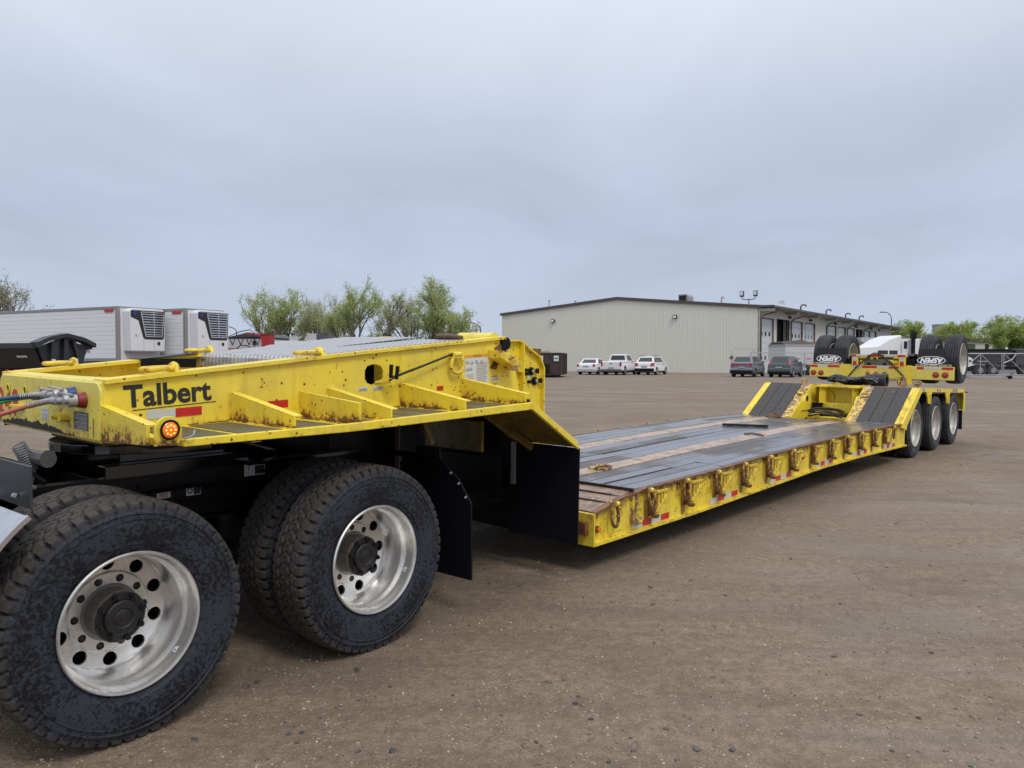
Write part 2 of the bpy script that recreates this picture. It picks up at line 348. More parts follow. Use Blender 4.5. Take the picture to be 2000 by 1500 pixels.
# ------------------------------------------------------------------ tyres and rims (shared meshes)
def make_tyre(name, Rt, w, rb, style, mat, parent):
    """axis along y, outer face at y=0; real tread blocks, grooves and shoulder lugs"""
    side = [(rb, .035), (rb + .012, .022), (rb + .03, .014), (rb + .042, .010), (rb + .044, .007), (rb + .05, .006), (rb + .09, .001), (rb + (Rt - rb) * .55, -.001), (Rt - .085, .001), (Rt - .083, -.002), (Rt - .079, -.002), (Rt - .077, .002), (Rt - .062, .004), (Rt - .058, .000), (Rt - .05, .002), (Rt - .046, .006), (Rt - .035, .009)]
    if style == 'drive':
        pitch = 56; sub = 8; n = pitch * sub; na = 38
        def dep(i, t):   # i column, t -1..1 across the tread
            ph = (i % sub) / sub; a = abs(t); k = 0.0
            sh = ((i + (3 if t > 0 else 0)) % sub) / sub
            if a > .70:
                if sh < .22: k = .015
            if .62 < a < .68: k = max(k, .013)
            z = .05 * math.sin(2 * math.pi * ph)
            if abs(a - .34 - z) < .035: k = max(k, .012)
            if abs(t - z) < .026: k = max(k, .010)
            if a < .60 and ((i + int(a * 12)) % sub) == 0: k = max(k, .007)
            return k
    elif style == 'rib':
        n = 72; na = 30
        def dep(i, t):
            return .014 if min(abs(abs(t) - g) for g in (.14, .46)) < .045 or abs(t) < .0 else (.012 if abs(abs(t) - .78) < .04 else 0.0)
    half = w / 2; rows = []; tw = half - .012
    vs = []; rr = []
    for i in range(n):
        a = 2 * math.pi * (i + .5) / n; c, s_ = math.cos(a), math.sin(a)
        prof = [(r_, y, 0.05 if r_ > Rt - .07 else 0.0) for r_, y in side]
        if style == 'drive':
            lug = (i % 8) / 8 < .22
            prof[-2] = (prof[-2][0], prof[-2][1] + (.006 if lug else -.001), .1); prof[-1] = (prof[-1][0] - (.008 if lug else 0), prof[-1][1] + (.005 if lug else -.001), .2)
        for q in range(na + 1):
            t = -1 + 2 * q / na; base = Rt - .016 * abs(t) ** 4; k = dep(i, t)
            prof.append((base - k, half + t * tw, max(0, 1 - k / .006) if style == 'drive' else (.6 if k == 0 else 0)))
        prof += [(r_, w - y, 0.0) for r_, y in side[::-1]]
        for r_, y, d in prof: vs.append((r_ * c, y, r_ * s_)); rr.append(d)
        m = len(prof)
    fs = []
    for i in range(n):
        j = (i + 1) % n
        for q in range(m - 1): fs.append((i * m + q, i * m + q + 1, j * m + q + 1, j * m + q))
    b = MB(); b.add(vs, fs, rr); return b.build(name, mat, parent, smooth=38)

def holes_disc(b, n, rin, rout, rc, rh, yf, off=0.0, thick=.012):
    ha = rc * math.pi / n; top, bot = rout - rc, rin - rc
    cs = [math.atan2(v, u) for u, v in ((ha, top), (-ha, top), (-ha, bot), (ha, bot))]
    ang = []
    cs = sorted(x % (2 * math.pi) for x in cs)
    for k in range(4):
        a0 = cs[k]; a1 = cs[(k + 1) % 4] + (2 * math.pi if k == 3 else 0)
        ang += [a0 + (a1 - a0) * q / 4 for q in range(4)]
    for s_ in range(n):
        base = 2 * math.pi * (s_ + off) / n; vs = []; m = len(ang)
        def P(u, v, dy=0):
            r_ = rc + v; th = base + u / rc; return (r_ * math.cos(th), yf(r_) + dy, r_ * math.sin(th))
        for a in ang:
            c, s2 = math.cos(a), math.sin(a); ts = []
            if c > 1e-6: ts.append(ha / c)
            if c < -1e-6: ts.append(-ha / c)
            if s2 > 1e-6: ts.append(top / s2)
            if s2 < -1e-6: ts.append(bot / s2)
            t = min(ts); vs.append(P(c * t, s2 * t))
        for a in ang: vs.append(P(rh * math.cos(a), rh * math.sin(a)))
        for a in ang: vs.append(P(rh * math.cos(a), rh * math.sin(a), thick))
        fs = []
        for i in range(m):
            j = (i + 1) % m; fs += [(i, j, m + j, m + i), (m + i, m + j, 2 * m + j, 2 * m + i)]
        b.add(vs, fs)
def make_rim(name, mat, parent, rl=.298, deep=.235, wide=.268, hubr=.108, nuts=True):
    b = MB()
    prof = [(rl - .004, .030), (rl + .003, .020), (rl + .005, .010), (rl, .003), (rl - .006, .004), (rl - .012, .016), (rl - .014, .038), (rl - .017, .066), (rl - .021, .078), (rl - .032, .092), (rl - .037, .110), (rl - .040, deep - .03), (rl - .043, deep - .006), (rl - .048, deep + .002)]
    b.lathe(prof, n=72)
    yf = lambda r_: deep + .004 - .10 * (r_ - .2) if r_ > .195 else deep - .012
    holes_disc(b, 10, .180, rl - .048, .214, .0305, lambda r_: deep + .002 + .07 * (rl - .048 - r_))
    b.lathe([(.180, deep + .007), (.177, deep - .006), (.173, deep - .010), (.170, deep - .010)], n=72)
    holes_disc(b, 10, .126, .170, .148, .0175, lambda r_: deep - .010, .5)
    b.lathe([(.126, deep - .010), (.120, deep - .006), (hubr, deep - .004), (hubr, deep + .05)], n=48)
    b.lathe([(rl - .046, deep + .01), (rl - .046, wide), (rl - .008, wide)], n=48)
    return b.build(name, mat, parent, smooth=35, recalc=False)
def make_drive_hub(parent):
    b = MB(); b.lathe([(.110, .26), (.110, .19), (.109, .150), (.112, .144), (.112, .132), (.108, .126)], n=40)
    h = b.build('hub', alu_mat('dirty_hub_casting', (.14, .125, .11), .5, .5, .7), parent, smooth=35)
    b = MB(); b.lathe([(.109, .1275), (.104, .122), (.078, .120), (.075, .104), (.068, .098), (.045, .096), (.038, .101), (.028, .096), (.0, .094)], n=40)
    for k in range(8):
        a = 2 * math.pi * (k + .3) / 8; x, z = .096 * math.cos(a), .096 * math.sin(a)
        b.cyl((x, .126, z), (x, .106, z), .0155, .0135, 8); b.cyl((x, .107, z), (x, .092, z), .0075, .006, 8)
    c = b.build('hub_cap', HUB, h, smooth=35)
    b = MB(); b.cyl((0, .228, 0), (0, .255, 0), .0125, .0125, 6); n0 = b.build('lug_nut', HUB, parent)
    for k in range(10):
        a = 2 * math.pi * (k + .5) / 10; n1 = n0 if k == 0 else n0.copy()
        if k: col.objects.link(n1)
        n1.location = (.148 * math.cos(a), 0, .148 * math.sin(a))
    return h

TRL = Matrix(((0.650387, -0.759508, 0.011997, 6.6292), (0.759599, 0.650255, -0.013299, 12.9318), (0.002299, 0.017762, 0.99984, -0.253), (0, 0, 0, 1)))
TRC = Matrix(((0.632516, -0.774454, 0.011997, -0.7502), (0.774543, 0.632382, -0.013299, 4.3699), (0.002713, 0.017704, 0.99984, -0.2784), (0, 0, 0, 1)))
def orth(M):
    l, q, s_ = M.decompose(); return Matrix.Translation(l) @ q.to_matrix().to_4x4()
TRL, TRC = orth(TRL), orth(TRC)

# ------------------------------------------------------------------ tractor (rear of the chassis)
trk = thing('truck_tractor', 'black truck tractor chassis with four big drive tyres, under the yellow gooseneck', 'truck')
trk.matrix_world = TRC
T = trk
b = MB()
for y0, y1, sg in ((.80, .875, 1), (1.57, 1.645, -1)):
    yw = y0 if sg > 0 else y1
    rail = [(3.1, .72), (3.1, .985), (.32, 1.0), (-.48, 1.012), (-.98, .83), (-.98, .78), (-.55, .76)]
    b.prism(rail, 'y', yw, yw + sg * .010)
    b.box(-.48, 3.1, y0, y1, .993, 1.006); b.box(-.52, 3.1, y0, y1, .72, .732)
    b.bar((-.48, (y0 + y1) / 2, 1.006), (-.98, (y0 + y1) / 2, .826), .085, .012)
for x in (-.45, .35, .68, 1.0, 1.9, 2.6): b.box(x - .04, x + .04, .88, 1.57, .76, .96)
for x in (.2, .05, -.15, .5, .95, 1.15, 1.5, 1.7, 2.0, 2.3):
    for z in (.79, .88, .95): b.cyl((x, .80, z), (x, .789, z), .012, .010, 6)
b.build('frame_rail', BLK, T, bevel=.003)
b = MB()     # fifth wheel with its ramps and the long black tail plates beside it
b.box(.30, 1.12, .80, .88, 1.0, 1.07); b.box(.30, 1.12, 1.56, 1.64, 1.0, 1.07)
pl = [(.70 + .50 * math.cos(t), 1.22 + .46 * math.sin(t)) for t in np.linspace(0, 2 * math.pi, 40, endpoint=False)]
b.prism(pl, 'z', 1.115, 1.165)
b.box(.4, 1.0, .9, 1.54, 1.0, 1.12)
b.prism([(.35, 1.155), (.30, 1.12), (-.10, .99), (-.12, 1.01)], 'y', .95, 1.12); b.prism([(.35, 1.155), (.30, 1.12), (-.10, .99), (-.12, 1.01)], 'y', 1.32, 1.49)
b.build('fifth_wheel', BLKG, T, bevel=.004)
b = MB()
b.prism([(.36, 1.006), (.33, 1.05), (-.46, 1.045), (-.70, .985), (-.70, .95), (-.46, 1.01)], 'y', 1.66, 1.74)
b.prism([(.36, 1.006), (.33, 1.022), (-.46, 1.030), (-1.0, .85), (-1.0, .82), (-.46, 1.00)], 'y', .70, .795)
b.build('rail_tail_ramp', BLKG, T, bevel=.003)
b = MB()
for x in (0, 1.353):
    b.cyl((x, .3, .517), (x, 2.14, .517), .075, n=16); b.lathe([(.0, -.2), (.16, -.17), (.20, 0), (.16, .17), (0, .2)], (x + .02, 1.22, .55), 20, 'y')
    b.lathe([(.20, 0), (.20, .12)], (x, .275, .513), 28, 'y'); b.lathe([(.21, 0), (.21, .14)], (x, 2.08, .517), 28, 'y')
    for y in (.66, 1.78):
        b.cyl((x - .32, y, .42), (x - .32, y, .72), .115, .13, 16); b.bar((x - .40, y, .40), (x + .45, y, .55), .09, .05)
b.cyl((2.6, 1.22, .7), (1.36, 1.22, .6), .05, n=10)
b.build('drive_axle', BLK, T, smooth=40)
# wheels
rim0 = make_rim('wheel', ALU, T); rim0.location = (0, 0.002, .513)
ty0 = make_tyre('tyre', .521, .275, .292, 'drive', TYRE, rim0)
make_drive_hub(rim0)
b = MB(); b.box(-.275, -.262, .060, .0605, -.11, -.07)
stk = MB(); stk.prism([(-.30, -.012), (-.255, -.02), (-.255, .02), (-.30, .005)], 'z', .0, .0008)
M0 = LAB
s_ = MB(); a0 = -.42
for k in range(1):
    P = []
    for (u, dy) in ((-.055, .044), (.055, .044), (.02, .066), (-.055, .066)):
        rr_ = interp(dy, [(.04, .283), (.066, .280), (.078, .276)]) - .0015; th = a0 + u
        P.append((-rr_ * math.cos(th), dy, rr_ * math.sin(th)))
    s_.add(P, [(0, 1, 2, 3)])
st = s_.build('rim_sticker', LAB, rim0, recalc=False)
s_ = MB(); P = []
for (u, dy) in ((-.035, .050), (-.005, .050), (-.005, .060), (-.035, .060)):
    rr_ = interp(dy, [(.04, .283), (.066, .280), (.078, .276)]) - .003; th = a0 + u
    P.append((-rr_ * math.cos(th), dy, rr_ * math.sin(th)))
s_.add(P, [(0, 1, 2, 3)]); s_.build('sticker_mark', simple('blue_print', (.05, .12, .5), .5), rim0, recalc=False)
w = place_copy(rim0, T, (-1.353, 0, .513), (0, R(17), 0))
# inner and far-side wheels: rim + tyre only
inner = MB(); inner.lathe([(.29, 0), (.25, .05), (.25, .22), (.11, .22)], n=40); inn = inner.build('inner_wheel', BLK, T, smooth=35); inn.location = (0, .325, .517)
it = bpy.data.objects.new('tyre', ty0.data); col.objects.link(it); it.parent = inn; it.rotation_euler = (0, .06, 0)
place_copy(inn, T, (-1.353, .325, .517), (0, .3, 0))
for x in (0, -1.353):
    place_copy(inn, T, (x, 1.84, .517), (0, .5, 0)); place_copy(inn, T, (x, 2.165, .517), (0, .9, 0))
# mud flap behind the rear wheel, with bolts on its hanger
b = MB(); b.prism([(-.02, .235), (-.01, .72), (.10, .865), (.30, 1.0), (.62, 1.0), (.62, .235)], 'x', -.75, -.762)
mf = b.build('mud_flap', RUB, T); b = MB()
b.bar((-.745, .30, .96), (-.745, .80, .99), .03, .03)
b.build('flap_hanger', BLK, mf)
for y, z in ((.03, .76), (.09, .84), (.16, .90)): b = MB(); b.cyl((-.749, y, z), (-.730, y - .008, z - .003), .007, .006, 8); b.build('flap_bolt', GALV, mf)
b = MB(); b.prism([(1.8, .235), (1.8, 1.0), (2.1, 1.0), (2.4, .8), (2.44, .235)], 'x', -.75, -.762); b.build('mud_flap', RUB, T)
# quarter fender in front of the wheel: dark mounting sheet above a bright curved guard
b = MB(); b.prism([(1.735, 1.235), (1.80, 1.19), (2.30, 1.16), (2.30, 1.13), (1.80, 1.10), (1.76, 1.07), (1.75, 1.075)], 'y', .02, .60)
g = []
def arc(cx, cz, r_, a0, a1, n): return [(cx + r_ * math.cos(R(a0 + (a1 - a0) * i / n)), cz + r_ * math.sin(R(a0 + (a1 - a0) * i / n))) for i in range(n + 1)]
b = MB()
b.hexa([(1.742, -.02, 1.06), (1.742, .60, 1.06), (1.752, .60, 1.06), (1.752, -.02, 1.06), (1.742, -.02, 1.225), (1.742, .60, 1.225), (1.752, .60, 1.225), (1.752, -.02, 1.225)])
b.build('fender_sheet', simple('dull_dark_sheet', (.055, .06, .066), .35, .4, .3, 6), T, bevel=.002)
b = MB(); o_ = arc(1.353, .517, .655, 52, 2, 14); i_ = arc(1.353, .517, .648, 2, 52, 14)
b.prism(o_ + i_, 'y', -.01, .60); b.prism(arc(1.353, .517, .664, 52, 2, 14) + arc(1.353, .517, .646, 2, 52, 14), 'y', -.030, -.01)
b.build('quarter_fender', CHROME, T, smooth=30)
b = MB()
for y in (.10, .40):
    b.cyl((1.760, y, 1.10), (1.772, y, 1.105), .010, .008, 6)
b.build('fender_bolt', GALV, T)
b = MB(); b.box(1.95, 2.9, .80, 1.64, 1.035, 1.05); b.box(1.50, 1.95, 1.2, 1.70, .99, 1.01)
for k in range(8): b.box(1.60, 1.72, .92 + k * .09, .96 + k * .09, 1.0, 1.05)
b.box(1.60, 1.63, .88, 1.75, 1.0, 1.10); b.box(1.70, 1.73, .88, 1.75, 1.0, 1.10); b.box(1.38, 1.44, 1.66, 1.76, .95, 1.16)
b.build('catwalk', BLKG, T, bevel=.003)
b = MB(); b.hexa([(1.86, .55, 1.03), (1.50, .62, 1.03), (1.50, .80, 1.03), (1.86, .80, 1.03), (1.86, .55, 1.042), (1.50, .62, 1.042), (1.50, .80, 1.042), (1.86, .80, 1.042)]); b.build('step_plate', CHROME, T)
# small black cylinder and the grey coiled cable beside the fifth wheel
b = MB(); b.cyl((1.36, .90, 1.125), (1.40, 1.06, 1.132), .036, n=20); b.cyl((1.355, .875, 1.126), (1.36, .90, 1.125), .043, .043, 20)
b.build('damper', simple('grey_damper_end', (.10, .10, .10), .3, .3), T, smooth=40)
b = MB(); pth = []
p0_, p1_ = Vector((1.445, 1.0, 1.195)), Vector((1.385, .99, 1.065)); dr = (p1_ - p0_); a_ = dr.orthogonal().normalized(); b__ = dr.normalized().cross(a_)
for i in range(12 * 14 + 1):
    t = i / 14 * 2 * math.pi; pth.append(p0_ + dr * (i / (12 * 14)) + (a_ * math.cos(t) + b__ * math.sin(t)) * .030)
pth += [p1_ + Vector((.02, -.02, -.02)), p1_ + Vector((.08, -.03, -.035)), p1_ + Vector((.14, -.02, -.06))]
b.tube(pth, .0042, 6); b.build('coiled_cable', simple('grey_coil_plastic', (.15, .16, .18), .4), T, smooth=60)
b = MB(); b.bar((1.40, .80, 1.02), (1.46, .92, 1.10), .02, .02); b.bar((1.46, .80, 1.02), (1.40, .92, 1.08), .02, .02); b.tube([(1.9, .7, .97), (1.4, .72, .93), (1.1, .70, .92), (.7, .72, .93), (.3, .74, .90)], .012, 6); b.tube([(1.9, .72, .90), (1.3, .70, .86), (.9, .74, .85), (.4, .72, .84)], .009, 6)
b.build('air_line', BLK, T)
# warning labels on the rail
def label_card(parent, name, x, z, w, h, y, slope=0.0, marks=()):
    b = MB(); b.box(x - w / 2, x + w / 2, y - .0015, y, z - h / 2, z + h / 2); o = b.build(name, LAB, parent)
    for (u0, u1, v0, v1, mt) in marks:
        c = MB(); c.box(x + w / 2 - u1 * w, x + w / 2 - u0 * w, y - .0026, y - .0016, z - h / 2 + v0 * h, z - h / 2 + v1 * h); c.build('label_print', mt, o)
    return o
l1 = label_card(T, 'tyre_pressure_label', .262, .965, .135, .072, .80, 0, ((.5, .97, .08, .78, DECAL), (.5, .97, .82, .95, LABO), (.18, .23, .38, .8, DECAL), (.18, .23, .2, .28, DECAL)))
c = MB(); c.tube([(.262 + .0675 - .03 + .022 * math.cos(t), .7985, .965 + .026 * math.sin(t)) for t in np.linspace(R(-60), R(240), 18)], .0022, 4); c.build('label_print', DECAL, l1)
l2 = label_card(T, 'wheel_label', .645, .890, .085, .055, .80, 0, ((.5, .97, .06, .72, DECAL), (.5, .97, .76, .94, LABO)))
c = MB(); c.tube([(.666 + .012 * math.cos(t), .7985, .890 + .014 * math.sin(t)) for t in np.linspace(0, 2 * math.pi, 18, endpoint=False)], .004, 4, True); c.build('label_print', DECAL, l2)
l3 = label_card(T, 'notice_label', .815, .893, .075, .05, .80, 0, ((.08, .9, .62, .74, LABG), (.2, .8, .44, .54, LABG), (.15, .85, .28, .36, REDT), (.15, .85, .12, .20, REDT)))

# ------------------------------------------------------------------ lowboy trailer
trl = thing('lowboy_trailer', 'long yellow lowboy trailer with wooden deck, rusty D-rings and sloping gooseneck', 'trailer')
trl.matrix_world = TRL
T = trl; W = 2.60; YB = .60
topz = lambda x: interp(x, [(12.54, 1.500), (11.72, 1.578), (11.0, 1.647), (9.62, 1.768)])
flo = lambda x: interp(x, [(12.5, 1.262), (11.87, 1.283), (11.5, 1.274), (10.04, 1.325)])
def mir(y, s_): return y if s_ else W - y
for s_ in (1, 0):
    ya, yb = mir(YB, s_), mir(YB + .014, s_)
    b = MB(); xs = np.linspace(12.53, 9.62, 9)
    # web with an oval hole left out on the near side is built as strips round the hole
    def web(b, xa, xb, za=None, zb=None):
        p = [(xa, flo(xa) - .06 if za is None else za), (xb, flo(xb) - .06 if za is None else za), (xb, topz(xb) if zb is None else zb), (xa, topz(xa) if zb is None else zb)]
        if za is not None or zb is not None: b.prism(p, 'y', ya, yb, .42); return
        n_ = max(1, int((xa - xb) / .3))
        for q in range(n_):
            u, w_ = xa + (xb - xa) * q / n_, xa + (xb - xa) * (q + 1) / n_; zl = .05
            b.prism([(u, flo(u) - .06), (w_, flo(w_) - .06), (w_, flo(w_) + zl), (u, flo(u) + zl)], 'y', ya, yb, [1.05, 1.05, .50, .50])
            b.prism([(u, flo(u) + zl), (w_, flo(w_) + zl), (w_, topz(w_)), (u, topz(u))], 'y', ya, yb, [.50, .50, .42, .42])
    if s_:
        hx0, hx1 = 10.95, 10.80
        web(b, 12.53, hx0); web(b, hx1, 9.62)
        b.prism([(hx0, flo(hx0) - .06), (hx1, flo(hx1) - .06), (hx1, 1.455), (hx0, 1.455)], 'y', ya, yb); b.prism([(hx0, 1.585), (hx1, 1.585), (hx1, topz(hx1)), (hx0, topz(hx0))], 'y', ya, yb)
        # rounded corners of the oval
        for cx, cz, sx, sz in ((hx0, 1.585, -1, -1), (hx1, 1.585, 1, -1), (hx0, 1.455, -1, 1), (hx1, 1.455, 1, 1)):
            b.prism([(cx, cz), (cx + sx * .055, cz), (cx + sx * .018, cz + sz * .012), (cx, cz + sz * .040)], 'y', ya, yb)
    else: web(b, 12.53, 9.62)
    # rear slope of the web
    b.prism([(9.62, flo(10.04) - .06), (9.44, 1.20), (9.42, 1.30), (9.50, 1.60), (9.62, 1.768)], 'y', ya, yb, [.3, .5, .4, .3, .3])
    b.build('gooseneck_beam', YEL, T)
    b = MB()
    for i in range(8):
        x0, x1 = xs[i], xs[i + 1]; y0, y1 = mir(YB - .025, s_), mir(YB + .11, s_)
        b.hexa([(x0, y0, topz(x0)), (x1, y0, topz(x1)), (x1, y1, topz(x1)), (x0, y1, topz(x0)), (x0, y0, topz(x0) + .02), (x1, y0, topz(x1) + .02), (x1, y1, topz(x1) + .02), (x0, y1, topz(x0) + .02)], [.66, .66, .5, .5, .60, .60, .3, .3])
    b.build('top_flange', YEL, T)
    wr = random.Random(77); b = MB(); n_ = 70; yy_ = mir(YB - .003, s_)
    b.tube([(x, yy_, topz(x) - .002) for x in np.linspace(12.5, 9.7, n_)], [wr.uniform(.001, .006) for _ in range(n_)], 5, r=[wr.uniform(.4, 1.0) for _ in range(n_ * 5)])
    b.tube([(x, yy_, flo(x) + .003) for x in np.linspace(12.45, 10.06, n_)], [wr.uniform(.002, .008) for _ in range(n_)], 5, r=[wr.uniform(.6, 1.2) for _ in range(n_ * 5)])
    b.build('weld_seam', YELF, T)
    # floor, outer lip, slanted rear end
    ye, yi = mir(-.03, s_), mir(YB - .002, s_)
    b = MB(); xf = [12.46, 11.87, 11.5, 10.75, 10.04]
    for x0, x1 in zip(xf[:-1], xf[1:]):
        for q in range(3):
            x = x0 + (x1 - x0) * q / 3; x2 = x0 + (x1 - x0) * (q + 1) / 3
            b.hexa([(x, mir(0, s_), flo(x) - .012), (x2, mir(0, s_), flo(x2) - .012), (x2, yi, flo(x2) - .012), (x, yi, flo(x) - .012), (x, mir(0, s_), flo(x)), (x2, mir(0, s_), flo(x2)), (x2, yi, flo(x2)), (x, yi, flo(x))], [.4, .4, .5, .5] * 2)
    b.hexa([(10.04, mir(0, s_), flo(10.04) - .012), (9.50, mir(0, s_), .995), (9.50, yi, .995), (10.04, yi, flo(10.04) - .012), (10.04, mir(0, s_), flo(10.04)), (9.515, mir(0, s_), 1.008), (9.515, yi, 1.008), (10.04, yi, flo(10.04))], .35)
    b.build('wing_floor', YELR if not s_ else YEL, T)
    b = MB(); lipb = lambda x: interp(x, [(12.45, 1.248), (11.5, 1.250), (10.04, 1.292)]); lipt = lambda x: interp(x, [(12.45, 1.281), (11.5, 1.294), (10.04, 1.340)])
    xl = np.linspace(12.45, 10.04, 9)
    for x0, x1 in zip(xl[:-1], xl[1:]):
        y0, y1 = mir(-.03, s_), mir(0, s_)
        b.hexa([(x0, y0, lipb(x0)), (x1, y0, lipb(x1)), (x1, y1, lipb(x1)), (x0, y1, lipb(x0)), (x0, y0, lipt(x0)), (x1, y0, lipt(x1)), (x1, y1, lipt(x1)), (x0, y1, lipt(x0))], [.70, .70, .4, .4, .42, .42, .4, .4])
    y0, y1 = mir(-.03, s_), mir(0, s_)
    b.prism([(10.04, 1.292), (10.04, 1.340), (9.52, 1.038), (9.50, .975)], 'y', y0, y1, .48)
    b.hexa([(12.46, y1, 1.255), (12.50, y1, 1.255), (12.53, yi, 1.215), (12.49, yi, 1.215), (12.46, y1, 1.29), (12.50, y1, 1.29), (12.53, yi, 1.25), (12.49, yi, 1.25)], .45)
    b.build('wing_edge', YEL, T, bevel=.004)
    # gussets on the wing
    def gusset(x0, x1, hb, ht, ytip=0.0, thk=.012, flange=True):
        b = MB(); yt, yw = mir(ytip, s_), mir(YB - .003, s_); zf0, zf1 = flo(x0), flo(x1); n = 6
        for i in range(n):
            t0, t1 = i / n, (i + 1) / n
            def P(t, top, dx): return (x0 + (x1 - x0) * t + dx, yt + (yw - yt) * t, zf0 + (zf1 - zf0) * t + ((ht + (hb - ht) * t) if top else -.004))
            b.hexa([P(t0, 0, 0), P(t1, 0, 0), P(t1, 0, -thk), P(t0, 0, -thk), P(t0, 1, 0), P(t1, 1, 0), P(t1, 1, -thk), P(t0, 1, -thk)], [1.02, 1.02, 1.0, 1.0, .34, .34, .34, .34])
            if flange: b.hexa([P(t0, 1, 0), P(t1, 1, 0), P(t1, 1, -.05), P(t0, 1, -.05)] + [tuple(Vector(q) + Vector((0, 0, .008))) for q in (P(t0, 1, 0), P(t1, 1, 0), P(t1, 1, -.05), P(t0, 1, -.05))], .50)
        b.build('gusset', YEL, T, bevel=.002)
        wr = random.Random(int(x0 * 100))
        b = MB(); yv = lambda t: yt + (yw - yt) * t; xv = lambda t: x0 + (x1 - x0) * t
        b.tube([(xv(t) + .003, yv(t), flo(xv(t)) + .002) for t in np.linspace(.02, .98, 26)], [wr.uniform(.002, .0075) for _ in range(26)], 5, r=[wr.uniform(.6, 1.1) for _ in range(26 * 5)])
        b.tube([(x1 + .003, yw - .002 * (1 if s_ else -1), flo(x1) + hb * t) for t in np.linspace(0, 1, 12)], [wr.uniform(.003, .006) for _ in range(12)], 5, r=[wr.uniform(.4, .9) for _ in range(60)])
        b.build('weld_seam', YELF, T)
    gusset(11.873, 11.873, .150, .060); gusset(11.232, 11.232, .155, .062, .02); gusset(10.659, 10.659, .15, .065, 0); gusset(10.083, 10.083, .15, .068, 0)
    gusset(11.49, 11.43, .155, .125, -.02, .02, False)
    b = MB(); yt, yw = mir(.0, s_), mir(YB, s_)
    b.hexa([(12.60, yt, 1.262), (12.545, yw, 1.225), (12.53, yw, 1.225), (12.585, yt, 1.262), (12.60, yt, 1.345), (12.545, yw, 1.392), (12.53, yw, 1.392), (12.585, yt, 1.345)], [.95, .95, .95, .95, .38, .38, .38, .38])
    b.hexa([(12.60, yt, 1.345), (12.545, yw, 1.392), (12.50, yw, 1.392), (12.55, yt, 1.345), (12.60, yt, 1.352), (12.545, yw, 1.40), (12.50, yw, 1.40), (12.55, yt, 1.352)], .36)
    b.build('gusset', YEL, T, bevel=.002)
    # bare grip mats between yellow strips
    mats_ = MB(); GM = simple('dark_grip_coating', (.085, .078, .045), .5, 0, .3, 12)
    bounds = [12.42, 11.88, 11.50, 11.24, 10.67, 10.09]
    for a_, c_ in zip(bounds[:-1], bounds[1:]):
        k = max(1, int((a_ - c_ - .05) / .17)); st_ = (a_ - c_ - .04) / k
        for q in range(k):
            m0 = a_ - .04 - q * st_; m1 = m0 - st_ + .035
            g_ = MB(); ya_, yb_ = mir(.025, s_), mir(.55, s_)
            g_.hexa([(m0, ya_, flo(m0) + .0005), (m1, ya_, flo(m1) + .0005), (m1, yb_, flo(m1) + .0005), (m0, yb_, flo(m0) + .0005), (m0, ya_, flo(m0) + .004), (m1, ya_, flo(m1) + .004), (m1, yb_, flo(m1) + .004), (m0, yb_, flo(m0) + .004)])
            g_.build('grip_mat', GM, T)
# underside struts of the near wing, cross bulkhead, dirty plate, rubber skirts
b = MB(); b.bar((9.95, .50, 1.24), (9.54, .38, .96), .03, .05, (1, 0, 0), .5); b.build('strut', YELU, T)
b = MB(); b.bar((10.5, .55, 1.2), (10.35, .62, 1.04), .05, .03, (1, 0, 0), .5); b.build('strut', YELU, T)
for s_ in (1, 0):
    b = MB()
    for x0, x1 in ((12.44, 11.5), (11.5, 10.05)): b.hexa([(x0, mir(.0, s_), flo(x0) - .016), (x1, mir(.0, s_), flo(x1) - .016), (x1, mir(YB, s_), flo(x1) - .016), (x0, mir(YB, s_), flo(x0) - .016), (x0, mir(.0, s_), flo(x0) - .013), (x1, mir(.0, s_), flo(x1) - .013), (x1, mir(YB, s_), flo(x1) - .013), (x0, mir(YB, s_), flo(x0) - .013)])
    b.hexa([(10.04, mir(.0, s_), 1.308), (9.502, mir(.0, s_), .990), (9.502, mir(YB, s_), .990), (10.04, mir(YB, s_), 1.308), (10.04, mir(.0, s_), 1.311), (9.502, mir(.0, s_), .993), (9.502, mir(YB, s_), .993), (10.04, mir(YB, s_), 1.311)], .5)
    b.build('wing_underside', YELU, T)  # extra sheet carrying the painted-in shade under the wing
b = MB(); b.hexa([(9.68, -.01, 1.112), (9.53, -.01, 1.022), (9.50, .20, 1.03), (9.60, .20, 1.09), (9.68, -.01, 1.118), (9.53, -.01, 1.028), (9.48, .20, 1.10), (9.60, .20, 1.12)], .4); b.build('wing_bracket', YEL, T)
b = MB(); b.hexa([(9.44, .60, .30), (9.45, .60, .30), (9.45, 2.02, .30), (9.44, 2.02, .30), (9.44, .60, 1.15), (9.45, .60, 1.15), (9.45, 2.02, 1.15), (9.44, 2.02, 1.15)]); b.build('rubber_panel', RUB, T)
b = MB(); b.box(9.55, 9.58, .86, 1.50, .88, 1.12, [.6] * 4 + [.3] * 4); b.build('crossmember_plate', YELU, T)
b = MB(); b.box(9.30, 9.34, .60, 2.0, .25, 1.30); b.box(9.34, 12.0, .66, 1.94, 1.185, 1.20); b.box(9.6, 9.65, .62, 1.98, .55, .86); b.box(9.34, 9.9, .7, 1.9, .50, .62); b.box(10.2, 11.0, .9, 1.7, .95, 1.18)
b.prism([(.62, 12.30), (1.98, 12.30), (2.0, 11.05), (.60, 11.05)], 'z', 1.165, 1.207) if 0 else b.box(11.05, 12.30, .60, 1.98, 1.165, 1.210); b.box(12.30, 12.50, .62, 1.35, 1.19, 1.213); b.build('underside_plate', BLK, T, bevel=.003)
b = MB(); b.cyl((9.62, .64, .62), (9.62, 1.96, .62), .03, n=10, r=.2); b.build('cross_tube', RUST, T)
